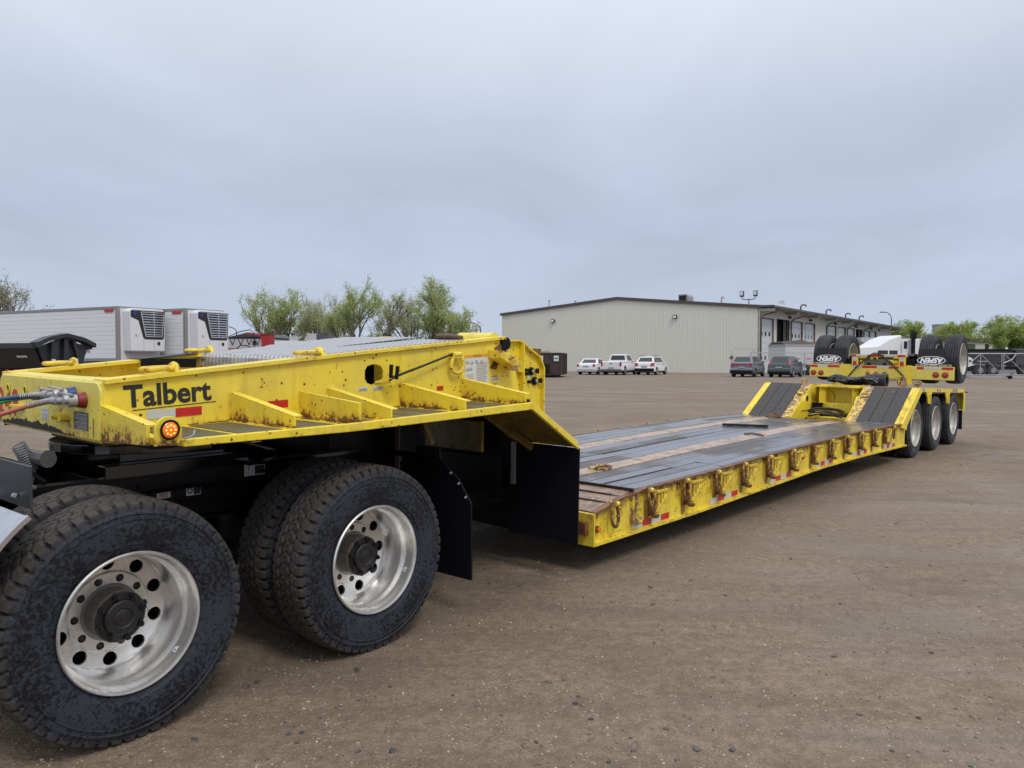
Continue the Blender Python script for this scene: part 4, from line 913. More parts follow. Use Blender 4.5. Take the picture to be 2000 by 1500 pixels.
for dx in (.03, -.03): b.box(8.66 + dx - .012, 8.66 + dx + .012, .005, .034, .30, .545, .9)
b.tube([(8.70, .0, .315), (8.68, -.02, .305), (8.62, -.02, .31), (8.58, 0, .33)], .012, 6, r=.9); b.tube([(8.66, .0, .34), (8.65, -.015, .30), (8.60, -.02, .30)], .010, 6, r=.9); b.build('stowed_bracket', RUSTY, T)
# ---------------------------------------------------------------- booms (ramps up to the rear platform)
XF, XT, ZF, ZT = .95, -.02, .602, 1.142; XI, XJ = .98, .30
for s_ in (1, 0):
    def ramp(y0, y1, off0, off1, mat, name, r=0.0, bev=.003):
        b = MB(); n = 5; a0, c0 = mir(y0, s_), mir(y1, s_)
        for i in range(n):
            t0, t1 = i / n, (i + 1) / n; sh = lambda t: (XF + (XT - XF) * t, ZF + (ZT - ZF) * t)
            (xa, za), (xb, zb) = sh(t0), sh(t1)
            b.hexa([(xa, a0, za + off0), (xb, a0, zb + off0), (xb, c0, zb + off0), (xa, c0, za + off0), (xa, a0, za + off1), (xb, a0, zb + off1), (xb, c0, zb + off1), (xa, c0, za + off1)], r)
        b.build(name, mat, T, bevel=bev)
    for y0, y1 in ((.115, .305), (.312, .495), (.502, .685)): ramp(y0, y1, -.035, rng.uniform(-.002, .004), WOOD2, 'ramp_plank')
    ramp(.692, .84, -.03, .0, RUSTY, 'ramp_strip', .35); ramp(.02, .108, -.03, .004, YELF if s_ else YEL, 'ramp_edge', .62)
    b = MB(); P = [(.97, .56), (.95, .60), (-.04, 1.145), (-.22, 1.10), (.66, .575), (.70, .50)]
    b.prism(P, 'y', mir(-.01, s_), mir(.02, s_), .3); b.build('ramp_side_plate', YEL, T, bevel=.003)
    b = MB(); P = [(.97, .52), (.95, .60), (-.04, 1.145), (-1.2, 1.10), (-1.2, .70), (-.2, .62), (.5, .52)]
    b.prism(P, 'y', mir(.845, s_), mir(.858, s_), .3); b.box(-.22, -.19, mir(.10, s_), mir(.845, s_), .62, 1.09, .3)
    b.prism([(.45, .70), (.42, .86), (.30, .98), (.12, .98), (.05, .86), (.05, .70)], 'y', mir(.858, s_), mir(.885, s_), .32); b.build('ramp_inner_plate', YEL, T, bevel=.002)
    b = MB(); P = (.28, mir(.888, s_), .90); b.cyl(P, (P[0], P[1] + (.006 if s_ else -.006), P[2]), .045, n=20); b.build('lightening_hole', BLK, T)
    zr = ZF + (ZT - ZF) * .72; xr = XF + (XT - XF) * .72
    b = MB(); P = [(xr + .055 * math.cos(t), mir(.765, s_) + .055 * math.sin(t), zr - .030 * math.cos(t) + .012) for t in np.linspace(0, 2 * math.pi, 20, endpoint=False)]; b.tube(P, .014, 7, True, r=.5); b.build('ramp_ring', RUSTY, T, smooth=60)
# ---------------------------------------------------------------- rear platform, wheel wells, skirts
pt = lambda x: interp(x, [(0.0, 1.150), (-3.52, 1.022)])
for s_ in (1, 0):
    b = MB()
    def slab(b, xa, xb, ya, yb, dz0, dz1, r=0.0): b.hexa([(xa, mir(ya, s_), pt(xa) + dz0), (xb, mir(ya, s_), pt(xb) + dz0), (xb, mir(yb, s_), pt(xb) + dz0), (xa, mir(yb, s_), pt(xa) + dz0), (xa, mir(ya, s_), pt(xa) + dz1), (xb, mir(ya, s_), pt(xb) + dz1), (xb, mir(yb, s_), pt(xb) + dz1), (xa, mir(yb, s_), pt(xa) + dz1)], r)
    for k in range(7): slab(b, -.03 - k * .5, -.03 - (k + 1) * .5, .0, .86, -.012, 0.0, .5)
    b.build('platform_plate', STRIP, T)
    b = MB(); slab(b, -.03, -3.52, -.004, .012, -.070, -.002, .4)
    for xc in (-.70, -2.06):
        for (w0, w1, h0, h1) in ((.20, .11, -.070, -.16), (.11, .05, -.16, -.27)):
            b.prism([(xc - w0, pt(xc) + h0), (xc + w0, pt(xc) + h0), (xc + w1, pt(xc) + h1), (xc - w1, pt(xc) + h1)], 'y', mir(-.002, s_), mir(.016, s_), .3)
        b.prism([(xc - .02, pt(xc) - .1), (xc + .02, pt(xc) - .1), (xc + .015, pt(xc) - .27), (xc - .015, pt(xc) - .27)], 'y', mir(-.03, s_), mir(0, s_), .3)
    b.prism([(-3.40, .57), (-3.52, .60), (-3.52, pt(-3.5)), (-3.36, pt(-3.5) - .07), (-3.42, .85)], 'y', mir(-.004, s_), mir(.012, s_), .4)
    b.box(-3.53, -3.50, mir(0, s_), mir(1.3, s_), .62, 1.02, .4)
    b.build('wheel_skirt', YEL, T)
    b = MB(); b.prism([(-.10, .95), (-3.45, .88), (-3.45, .55), (-.10, .60)], 'y', mir(.70, s_), mir(.72, s_)); slab(b, -.1, -3.4, .02, .70, -.10, -.06); b.build('wheel_well', BLK, T)
    if s_:
        for (xa, xb) in ((-.10, -.42), (-1.22, -1.55), (-2.45, -2.85)):
            for i in range(4):
                a = xa + (xb - xa) * i / 4; c_ = xa + (xb - xa) * (i + 1) / 4; c = MB(); c.prism([(a, pt(a) - .058), (c_, pt(c_) - .058), (c_, pt(c_) - .012), (a, pt(a) - .012)], 'y', -.0064, -.005); c.build('reflective_tape', REDT if i % 2 == 0 else WHTT, T)
    b = MB(); b.prism([(-3.56, .22), (-3.58, .24), (-3.545, .60), (-3.53, .60)], 'y', mir(.04, s_), mir(.62, s_)); b.build('mud_flap', FLAP, T)
    b = MB(); b.cyl((-3.54, mir(-.01, s_), .96), (-3.60, mir(-.03, s_), .955), .012, n=8); b.build('rear_hook', RUST, T)
# central frame in the well between the booms
b = MB()
for y in (1.02, 1.58):
    b.prism([(.05, .60), (.05, 1.10), (-3.4, .99), (-3.4, .55)], 'y', y - .01, y + .01, .3); b.hexa([(.1, y - .06, 1.10), (-3.4, y - .06, .99), (-3.4, y + .06, .99), (.1, y + .06, 1.10), (.1, y - .06, 1.125), (-3.4, y - .06, 1.01), (-3.4, y + .06, 1.01), (.1, y + .06, 1.125)], .4)
b.box(-.42, -.40, .86, 1.74, .60, 1.10, .35); b.box(-.45, -.22, .86, 1.74, 1.09, 1.11, .5); b.prism([(.86, 1.12), (1.74, 1.12), (1.74, 1.14), (.86, 1.14)], 'x', -.24, -.20, .5)
b.bar((-.1, .86, .74), (-.1, 1.74, .74), .09, .16, r=.35); b.bar((.30, .95, .55), (.30, 1.65, .55), .25, .10, r=.4); b.bar((.10, 1.45, .72), (.55, 1.55, .60), .10, .05, r=.4)
b.build('center_frame', YEL, T, bevel=.003)
b = MB(); b.box(.98, 1.0, .86, 1.74, .40, .60, .5); b.hexa([(1.75, .99, .60), (1.30, .99, .59), (1.30, 1.80, .59), (1.75, 1.80, .60), (1.75, .99, .632), (1.0, .99, .60), (1.0, 1.80, .60), (1.75, 1.80, .632)], .3); b.build('deck_end_plate', RUST, T)
b = MB(); b.cyl((.02, 1.62, .62), (.02, 1.62, .80), .085, .085, 20); b.cyl((.02, 1.62, .80), (.02, 1.62, .82), .095, .095, 20); b.build('air_spring', RUB, T, smooth=40)
b = MB()
for k in range(4):
    P = [(.62 + .3 * math.sin(k * 2.1 + t * 2.3) * .3 - .12 * k * .3, 1.0 + .55 * t + .04 * math.sin(6 * t + k), .63 + .03 * k + .05 * math.sin(3.1 * t)) for t in np.linspace(0, 1, 12)]; b.tube(P, .016, 6)
b.build('hydraulic_hose', simple('rusty_black_hose', (.035, .022, .018), .5, 0, .5, 15), T, smooth=50)
b = MB(); b.hexa([(1.52, 1.95, .63), (1.40, 1.72, .63), (1.28, 1.76, .63), (1.42, 2.0, .63), (1.50, 1.93, .66), (1.40, 1.76, .69), (1.32, 1.78, .68), (1.42, 1.96, .66)]); b.tube([(1.42, 1.9, .66), (1.38, 1.84, .70), (1.34, 1.80, .67)], .02, 7); b.build('hinge_lug', RUST, T, bevel=.004)
b = MB()
for t in (.0, .4): b.tube([(.10, .93 + t, 1.02), (-.15, .98 + t, .92), (-.1, 1.0 + t, .76), (.1, .96 + t, .66)], .008, 6)
b.build('air_line', simple('blue_black_tube', (.02, .03, .06), .4), T, smooth=50)
# tri-axle wheels
rimt = make_rim('wheel', ALUW, T, .300, .185, .24, .09); rimt.location = (0, .02, .483)
tyt = make_tyre('tyre', .485, .25, .294, 'rib', TYRET, rimt)
b = MB(); b.lathe([(.09, .22), (.088, .125), (.070, .115), (.06, .11), (.0, .105)], n=28); b.build('hub', ALUW, rimt, smooth=40)
innt = MB(); innt.lathe([(.29, 0), (.25, .05), (.25, .20), (.09, .20)], n=36); innt = innt.build('inner_wheel', BLK, T, smooth=35); innt.location = (0, .335, .483)
it = bpy.data.objects.new('tyre', tyt.data); col.objects.link(it); it.parent = innt
for k in range(3):
    x = k * 1.362
    if k: place_copy(rimt, T, (x, .02, .483), (0, k * 1.1, 0)); place_copy(innt, T, (x, .335, .483))
    place_copy(innt, T, (x, W - .60, .483)); o = place_copy(rimt, T, (x, W - .02, .483), (0, 0, math.pi))
b = MB()
for k in range(3): b.cyl((-k * 1.362, .3, .483), (-k * 1.362, 2.3, .483), .065, n=12); b.box(-k * 1.362 - .3, -k * 1.362 + .2, 1.0, 1.6, .5, .62)
b.build('axle', BLK, T)
# ---------------------------------------------------------------- flip-up booster axle carried on the platform
bst = thing('booster_axle', 'yellow booster axle folded upside down on the rear platform, four tyres in the air', 'axle', (0, 0, 0)); bst.matrix_world = TRL
B = bst; XB = -2.08
b = MB(); b.box(XB - .10, XB, -.075, 2.54, 1.222, 1.470, [.1] * 8); b.build('bumper_beam', YELB, B, bevel=.008)
b = MB(); b.box(XB, XB + .004, 1.73, 1.93, 1.20, 1.485, .4); b.build('bumper_plate', YEL, B)
b = MB(); b.box(XB, XB + .004, .62, .71, 1.12, 1.485, .4); b.build('bumper_plate', YEL, B)
b = MB(); b.box(XB, XB + .03, .82, .88, 1.11, 1.30, .4); b.build('bumper_plate', YEL, B)
def btape(y0, y1, z0, z1, m, x=XB): 
    b = MB(); b.box(x, x + .0018, min(y0, y1), max(y0, y1), z0, z1); b.build('reflective_tape', m, B)
for y0, y1, m in ((2.535, 2.38, REDT), (2.38, 2.18, WHTT), (2.18, 1.95, REDT), (1.71, 1.52, WHTT), (1.52, 1.25, REDT), (1.25, 1.03, WHTT), (1.03, .86, REDT), (.54, .42, REDT), (.42, .12, WHTT), (.12, -.07, REDT)): btape(y0, y1, 1.415, 1.462, m)
for y, r_, z in ((2.46, .052, 1.30), (2.31, .050, 1.30), (1.41, .034, 1.312), (1.26, .034, 1.314), (1.11, .034, 1.316), (.215, .052, 1.318), (.06, .052, 1.318)):
    b = MB(); b.lathe([(0, 0.002), (r_, .002), (r_, .014), (r_ * .86, .016)], (XB, y, z), 24, 'x'); g_ = b.build('lamp_grommet', RUB, B, smooth=40)
    b = MB(); b.lathe([(r_ * .86, .012), (r_ * .7, .020), (0, .024)], (XB, y, z), 24, 'x'); b.build('tail_lamp', LRED, g_, smooth=60)
b = MB()
for y in (1.66, .80): b.box(XB - .06, XB + .01, y - .055, y + .055, 1.47, 1.66, .3)
b.box(XB - .05, XB + .015, .74, 1.72, 1.635, 1.685, .2); b.build('guard_frame', YEL, B, bevel=.004)
for y0, y1, m in ((1.72, 1.63, REDT), (1.63, 1.42, WHTT), (1.42, 1.12, REDT), (1.12, .88, WHTT), (.88, .74, REDT)): btape(y0, y1, 1.642, 1.680, m, XB + .0152)
for y in (1.66, .80):
    btape(y - .035, y + .035, 1.55, 1.635, WHTT, XB + .0102); btape(y - .035, y + .035, 1.475, 1.548, REDT, XB + .0102)
# central casting and machinery
b = MB(); b.prism([(1.0, 1.47), (1.50, 1.47), (1.48, 1.585), (1.02, 1.575)], 'x', XB - .02, XB - .06); c_ = b.build('cover_plate', simple('grey_green_plate', (.12, .13, .11), .5, 0, .2), B)
b = MB()
for y in (1.40, 1.12): b.cyl((XB - .015, y, 1.49), (XB - .022, y, 1.49), .035, n=16)
b.build('cover_hole', BLK, c_)
b = MB(); b.cyl((XB - .15, .9, 1.53), (XB - .15, 1.6, 1.53), .05, n=18, r=.3); b.cyl((XB - .10, 1.54, 1.48), (XB - .05, 1.54, 1.48), .05, n=16, r=.3); b.tube([(XB - .1, 1.38, 1.57), (XB - .1, 1.36, 1.64), (XB - .1, 1.30, 1.65), (XB - .1, 1.26, 1.57)], .014, 6); b.bar((XB - .12, 1.40, 1.58), (XB - .12, 1.33, 1.66), .03, .05, r=.3)
for y in (1.55, .92): b.prism([(y - .07, 1.60), (y + .07, 1.60), (y + .04, 1.66), (y - .05, 1.66)], 'x', XB - .10, XB - .2, .3)
b.box(XB - 1.0, XB - .10, 1.0, 1.08, 1.30, 1.50, .3); b.box(XB - 1.0, XB - .10, 1.5, 1.58, 1.30, 1.50, .3); b.box(XB - .9, XB + 1.2, 1.20, 1.42, 1.14, 1.22, .3); b.build('subframe', YEL, B, bevel=.003)
b = MB(); b.cyl((XB - .55, .1, 1.58), (XB - .55, 2.5, 1.58), .065, n=14); b.box(XB - .5, XB - .15, .62, .78, 1.46, 1.62); b.box(XB - .5, XB - .15, 1.78, 1.86, 1.46, 1.60); b.box(XB - .35, XB - .12, .60, .72, 1.46, 1.60); b.prism([(XB - .6, 1.60), (XB - .2, 1.70), (XB - .1, 1.66), (XB - .5, 1.56)], 'y', .62, .74)
b.bar((XB - .4, 1.80, 1.62), (XB - .05, 1.62, 1.50), .02, .02); b.build('axle', BLK, B)
b = MB(); b.hexa([(XB - .75, .62, 1.66), (XB - .25, .62, 1.70), (XB - .25, .80, 1.70), (XB - .75, .80, 1.66), (XB - .75, .62, 1.665), (XB - .25, .62, 1.705), (XB - .25, .80, 1.705), (XB - .75, .80, 1.665)]); b.build('bracket_sheet', GALV, B)
# tyres of the booster
wb = MB(); wb.lathe([(.290, .03), (.296, .02), (.298, .008), (.292, .003), (.284, .012), (.28, .03), (.268, .06), (.262, .13), (.20, .14), (.12, .145), (0, .145)], n=48); wb = wb.build('wheel', ALUW, B, smooth=35); wb.location = (2.66, -.12, 1.615)
tb = make_tyre('tyre', .468, .27, .288, 'rib', TYRET, wb)
for y in (.30, 1.86, 2.26): place_copy(wb, B, (2.66, y, 1.605), (0, y, 0))
# mud flaps with oval lettering, hanging upside down
for (ya, yb, yt0, yt1, ytx, zt_) in ((2.49, 1.88, 2.44, 1.84, 0, 1.80), (.565, -.04, .50, .16, 1, 1.80)):
    b = MB(); b.hexa([(XB - .02, yb, 1.47), (XB - .02, ya, 1.47), (XB - .03, ya, 1.47), (XB - .03, yb, 1.47), (XB - .12, yt1, zt_), (XB - .12, yt0, zt_), (XB - .13, yt0, zt_), (XB - .13, yt1, zt_)])
    fl = b.build('mud_flap', FLAP, B); n_ = 1.0 / math.hypot(1, .30)
    upd = Vector((.1 / .33, 0, 1)).normalized(); cy = (ya + yb) / 2 + (.0 if ytx == 0 else .05); cz = 1.585; X0 = XB - .02 - (cz - 1.47) * (.1 / .33) + .002
    text_mesh('ASPEN', 'flap_lettering', WHITE, fl, .132, facing((-X0 + .012, cy - .195, cz + .044), (0, 1, 0), (-upd.x, 0, -upd.z)), .001, .0060, .2, .93, 1.04)
    b = MB(); P = []
    for i in range(40):
        t = 2 * math.pi * i / 40; u = .235 * (abs(math.cos(t)) ** .8) * (1 if math.cos(t) > 0 else -1); v = .072 * math.sin(t); P.append((X0 + .001 - v * .30, cy + u, cz + v))
    b.tube(P, .0070, 4, True); b.build('flap_oval', WHITE, fl)
    b = MB(); b.box(XB - .018, XB - .006, yb, ya, 1.475, 1.512); st = b.build('flap_strap', simple('beige_strap', (.36, .33, .25), .5), fl)
    for k in range(4): disc(st, 'strap_bolt', (XB - .006, yb + (ya - yb) * (.1 + .27 * k), 1.494), .011, BLK, .004)
# chains binding the booster down
def chain(P, name='binding_chain', link=.052, wire=.0085):
    P = [Vector(p) for p in P]; b = MB(); L = sum((P[i + 1] - P[i]).length for i in range(len(P) - 1)); n = int(L / (link * .78)); k = 0
    for i in range(n):
        s = (i + .5) / n * L; j = 0
        while s > (P[j + 1] - P[j]).length and j < len(P) - 2: s -= (P[j + 1] - P[j]).length; j += 1
        d = (P[j + 1] - P[j]).normalized(); c = P[j] + d * s; a = d.orthogonal().normalized(); q = d.cross(a)
        if i % 2: a, q = q, a
        b.tube([c + d * (link / 2 * math.cos(t)) + a * (link * .34 * math.sin(t)) for t in np.linspace(0, 2 * math.pi, 10, endpoint=False)], wire, 5, True)
    o = b.build(name, simple('dark_rusty_chain', (.045, .025, .022), .5, .3, .5, 30), None); o.matrix_world = TRL; return o
ch = chain([(-1.15, 1.72, 1.14), (-1.7, 1.66, 1.24), (XB + .05, 1.62, 1.42), (XB + .05, 1.42, 1.62), (XB + .05, 1.30, 1.70), (XB + .04, 1.22, 1.70), (XB + .06, .98, 1.52), (XB + .08, .76, 1.28), (-1.6, .70, 1.16)])
tag(ch, 'rusty chain looped over the folded booster axle and tied down to the platform', 'chain')
for (x, y) in ((-1.45, 1.80), (-1.55, .66)):
    for q in range(2):
        P = [(x + .02 * q, y + (.075 + .0 * q) * math.cos(t), 1.19 + .085 * math.sin(t)) for t in np.linspace(0, 2 * math.pi, 22, endpoint=False)]
        if q == 0: b = MB(); b.tube(P, .011, 6, True, r=.5); b.build('platform_ring', RUSTY, trl, smooth=60)
b = MB()
for y, x in ((1.72, -1.2), (.60, -1.4), (.48, -1.9), (2.2, -.9)): b.box(x - .06, x + .06, y - .05, y + .05, 1.10, 1.15, .6); b.tube([(x, y - .06, 1.14), (x, y - .04, 1.19), (x, y + .04, 1.19), (x, y + .06, 1.14)], .014, 6, r=.6)
b.build('platform_lug', RUSTY, trl)
# crumpled black rubber sheet lying between the ramps and the booster
b = MB(); rg2 = random.Random(5); n = 40; m = 40; vs = []; fs = []
for i in range(n + 1):
    u = i / n
    for k in range(m):
        t = 2 * math.pi * k / m; q = Vector((u * 4.2, math.cos(t) * 1.2, math.sin(t) * 1.2))
        rr_ = (.100 + .055 * mnoise.noise(q) + .035 * mnoise.noise(q * 2.6) + .02 * mnoise.noise(q * 6)) * (1 - .55 * max(0, 2 * u - 1) ** 3)
        vs.append((-.78 + rr_ * 1.7 * math.cos(t) - .10 * u, .80 + .95 * u, 1.205 + .02 * math.sin(9 * u) + rr_ * .85 * math.sin(t)))
for i in range(n):
    for k in range(m): fs.append((i * m + k, i * m + (k + 1) % m, (i + 1) * m + (k + 1) % m, (i + 1) * m + k))
fs.append(tuple(range(m))); fs.append(tuple(range(n * m, n * m + m))[::-1]); b.add(vs, fs)
pf = [(.070, -.01), (.118, -.012), (.122, .02), (.115, .24), (.09, .25), (.075, .02)]
b.lathe(pf, (-.80, .72, 1.225), 26, 'y', True)
o = b.build('rubber_roll', simple('black_shiny_rubber_roll', (.018, .019, .024), .4, 0, .4, 6), None, smooth=50); o.matrix_world = TRL
tag(o, 'bundle of black rubber sheet lying on the platform below the booster axle', 'rubber sheet')

# ------------------------------------------------------------------ ground: one sheet to the horizon, gravel yard
def gz(X, Y):
    Xc = np.clip(X, -40, 60); Yc = np.clip(Y, -15, 80)
    n = (-0.3454322 - 0.011997 * Xc + 0.0132988 * Yc) / 0.99984
    k = .035; return -k * np.logaddexp(0, -n / k)
def axis_pts(): return np.concatenate([-np.geomspace(2500, 62, 12), np.arange(-60, -16, 4.), np.arange(-16, 18, .5), np.arange(18, 60, 4.), np.geomspace(62, 2500, 12)])
gx = axis_pts(); gy = np.concatenate([-np.geomspace(1500, 20, 8), np.arange(-16, 30, .5), np.arange(30, 90, 4.), np.geomspace(95, 3000, 14)])
X, Y = np.meshgrid(gx, gy); Z = gz(X, Y)
rut = np.zeros_like(Z)
for i in range(X.shape[0]):
    for j in range(X.shape[1]):
        if abs(X[i, j]) < 18 and Y[i, j] < 30: rut[i, j] = .010 * mnoise.noise(Vector((X[i, j] * .8, Y[i, j] * .5, 0)))
Z = Z + rut; nx = len(gx)
vs = np.stack([X, Y, Z], -1).reshape(-1, 3)
fs = [(i * nx + j, i * nx + j + 1, (i + 1) * nx + j + 1, (i + 1) * nx + j) for i in range(len(gy) - 1) for j in range(nx - 1)]
b = MB(False); b.add([tuple(v) for v in vs], fs)
def ground_mat():
    m, nt = newmat('damp_brown_gravel'); v = objco(nt)
    big = noise(nt, .12, 4, .55, v); mid = noise(nt, 1.3, 5, .6, v); fine = noise(nt, 14, 6, .65, v); grit = noise(nt, 90, 4, .65, v)
    tr = nd(nt, 'ShaderNodeMapping'); nt.links.new(nd(nt, 'ShaderNodeTexCoord').outputs['Object'], tr.inputs[0]); tr.inputs['Rotation'].default_value = (0, 0, R(-49)); tr.inputs['Scale'].default_value = (.22, 1.3, 1)
    track = noise(nt, 1.3, 6, .68, tr.outputs[0], 1.3)
    tr2 = nd(nt, 'ShaderNodeMapping'); nt.links.new(nd(nt, 'ShaderNodeTexCoord').outputs['Object'], tr2.inputs[0]); tr2.inputs['Rotation'].default_value = (0, 0, R(-14)); tr2.inputs['Scale'].default_value = (.20, .42, 1)
    tr2o = noise(nt, 1.1, 6, .66, tr2.outputs[0], 1.4)
    c = mixc(nt, sstep(nt, fine, .3, .7), (0.168, 0.122, 0.080), (0.278, 0.209, 0.143))
    c = mixc(nt, mth(nt, 'MULTIPLY', sstep(nt, track, .47, .62), .42), c, (0.125, 0.092, 0.066))
    c = mixc(nt, mth(nt, 'MULTIPLY', sstep(nt, tr2o, .48, .64), .20), c, (0.245, 0.205, 0.165))
    c = mixc(nt, mth(nt, 'MULTIPLY', sstep(nt, big, .42, .62), .30), c, (0.23, 0.19, 0.155))
    c = mixc(nt, mth(nt, 'MULTIPLY', sstep(nt, mid, .52, .66), .45), c, (0.13, 0.095, 0.066))
    m3 = noise(nt, .45, 6, .65, v, .8); c = mixc(nt, mth(nt, 'MULTIPLY', sstep(nt, m3, .50, .62), .30), c, (0.14, 0.105, 0.075))
    c = mixc(nt, mth(nt, 'MULTIPLY', sstep(nt, grit, .42, .62), .55), c, (0.11, 0.082, 0.06))
    for sc_, lo, hi, col_ in ((34, .10, .20, (0.34, 0.29, 0.235)), (22, .06, .13, (0.06, 0.055, 0.055)), (75, .16, .26, (0.30, .245, .195)), (11, .045, .075, (0.45, .41, .36))):
        vo = nd(nt, 'ShaderNodeTexVoronoi', feature='F1'); vo.inputs['Scale'].default_value = sc_; nt.links.new(v, vo.inputs['Vector'])
        g = sstep(nt, nd_col(nt, vo.outputs['Color']), .55, .62)
        c = mixc(nt, mth(nt, 'MULTIPLY', mth(nt, 'SUBTRACT', 1.0, sstep(nt, vo.outputs['Distance'], lo, hi)), g), c, col_)
    rg = mth(nt, 'SUBTRACT', .78, mth(nt, 'MULTIPLY', sstep(nt, tr2o, .48, .62), .26))
    vb = nd(nt, 'ShaderNodeTexVoronoi', feature='F1'); vb.inputs['Scale'].default_value = 34; nt.links.new(v, vb.inputs['Vector'])
    h = mth(nt, 'ADD', mth(nt, 'MULTIPLY', grit, .35), mth(nt, 'ADD', mth(nt, 'MULTIPLY', fine, 1.0), mth(nt, 'MULTIPLY', mth(nt, 'SUBTRACT', 1.0, vb.outputs['Distance']), .35)))
    n1 = bump(nt, mth(nt, 'ADD', mth(nt, 'MULTIPLY', track, .6), mth(nt, 'MULTIPLY', mid, .25)), .22, .02)
    fin(nt, c, rg, 0, bump(nt, h, .8, .014, n1), .35); return m
def nd_col(nt, c):
    s_ = nd(nt, 'ShaderNodeSeparateColor'); nt.links.new(c, s_.inputs[0]); return s_.outputs[0]
gr = b.build('ground', ground_mat(), None, smooth=80, recalc=False); tag(gr, kind='structure', label='brown gravel yard')
for p in gr.data.polygons[:1]: pass
# loose stones, really lying there
def ico():
    bm = bmesh.new(); bmesh.ops.create_icosphere(bm, subdivisions=1, radius=1); V = np.array([v.co[:] for v in bm.verts]); F = [[v.index for v in f.verts] for f in bm.faces]; bm.free(); return V, np.array(F)
IV, IF = ico()
def stones(name, n, smin, smax, mat, seed, ymax=24, power=2.2, label=None):
    rs = np.random.RandomState(seed); vs = []; fs = []; c = 0
    d = 2.6 + (ymax - 2.6) * rs.rand(n) ** power; ang = (rs.rand(n) - .5) * R(78); x = d * np.tan(ang); y = d
    s = smin + (smax - smin) * rs.rand(n) ** 3; z = gz(x, y)
    ang2 = rs.rand(n) * 6.28
    V = IV[None] * (1 + .28 * (rs.rand(n, len(IV), 1) - .5) * 2); V = V * (s[:, None, None] * np.stack([.8 + .5 * rs.rand(n), .7 + .4 * rs.rand(n), .40 + .25 * rs.rand(n)], -1)[:, None, :])
    ca, sa = np.cos(ang2)[:, None], np.sin(ang2)[:, None]; Vx = V[..., 0] * ca - V[..., 1] * sa; Vy = V[..., 0] * sa + V[..., 1] * ca
    rz = np.array([.010 * mnoise.noise(Vector((float(a) * .8, float(b_) * .5, 0))) for a, b_ in zip(x, y)])
    P = np.stack([Vx + x[:, None], Vy + y[:, None], V[..., 2] + (z + rz + s * .12)[:, None]], -1).reshape(-1, 3)
    F = (IF[None] + (np.arange(n) * len(IV))[:, None, None]).reshape(-1, 3)
    me = bpy.data.meshes.new(name); me.from_pydata(P.tolist(), [], F.tolist()); me.materials.append(mat); me.update()
    o = bpy.data.objects.new(name, me); col.objects.link(o); tag(o, label, kind='stuff'); return o
def stone_mat(name, a, c_):
    m, nt = newmat(name); v = objco(nt); n1 = noise(nt, 9, 2, .5, v); n2 = noise(nt, 160, 3, .6, v)
    fin(nt, mixc(nt, mth(nt, 'ADD', mth(nt, 'MULTIPLY', sstep(nt, n1, .4, .6), .7), mth(nt, 'MULTIPLY', n2, .3)), a, c_), .65, 0, bump(nt, n2, .5, .002)); return m
stones('gravel', 20000, .0022, .0105, stone_mat('brown_pebbles', (.12, .088, .065), (.34, .27, .21)), 1, 16, 1.6, 'small brown gravel scattered over the yard')
stones('pale_gravel', 3000, .0020, .0085, stone_mat('pale_pebbles', (.30, .26, .21), (.52, .47, .41)), 2, 18, 1.6, 'small pale gravel scattered over the yard')
stones('dark_gravel', 1500, .004, .019, stone_mat('dark_pebbles', (.035, .033, .035), (.13, .11, .10)), 4, 20, 1.6, 'dark stones scattered over the yard')
for i, (x, y, s) in enumerate(((-1.03, 2.98, .026), (-.98, 2.86, .017))):
    bm = bmesh.new(); bmesh.ops.create_icosphere(bm, subdivisions=3, radius=1)
    for v in bm.verts:
        v.co *= 1 + .22 * mnoise.noise(v.co * 1.6 + Vector((i * 7, 0, 0))); v.co = Vector((v.co.x * s, v.co.y * s * .8, v.co.z * s * .65))
    me = bpy.data.meshes.new('stone'); bm.to_mesh(me); bm.free(); me.materials.append(simple('dark_wet_stone', (.05, .048, .05), .4, 0, .3, 20, .002))
    o = bpy.data.objects.new('stone', me); col.objects.link(o); o.location = (x, y, float(gz(np.array(x), np.array(y))) + s * .35)
    tag(o, 'dark wet stone lying beside the front tyre, bigger of the two' if i == 0 else 'smaller dark stone lying in front of the front tyre', 'stone')
# paved road strip beyond the gate on the right, with its pale kerb
def sheet(name, pts, z, mat, kind='structure', zz=None):
    b = MB(False); b.add([(x, y, z) for x, y in pts], [tuple(range(len(pts)))]); o = b.build(name, mat, None); tag(o, kind=kind); return o
ASP = simple('grey_asphalt', (.075, .073, .075), .7, 0, .2, 1.5)
sheet('road', [(28, 62), (160, 66), (260, 150), (60, 132)], .012, ASP)
b = MB(False); b.prism([(26, 60.2), (160, 64), (160, 64.5), (26, 60.7)], 'z', 0, .12); o = b.build('kerb', simple('pale_concrete', (.42, .40, .37), .8, 0, .1, 3), None); tag(o, kind='structure')

# ------------------------------------------------------------------ metal building
SIDE = simple('beige_metal_siding', (.66, .65, .58), .55, .0, .035, .8); TRIM = simple('brown_metal_trim', (.085, .066, .058), .5, 0, .1, 2); DOORW = simple('white_overhead_door', (.60, .62, .64), .45, 0, .06, 1)
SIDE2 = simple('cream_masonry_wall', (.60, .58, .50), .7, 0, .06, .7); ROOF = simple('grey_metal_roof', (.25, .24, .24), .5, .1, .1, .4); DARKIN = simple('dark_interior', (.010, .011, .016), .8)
bld = thing('metal_building', 'long beige metal shop building with brown trim and a row of white overhead doors', 'building', (24.7, 79.0, 0), math.atan2(.807, .591))
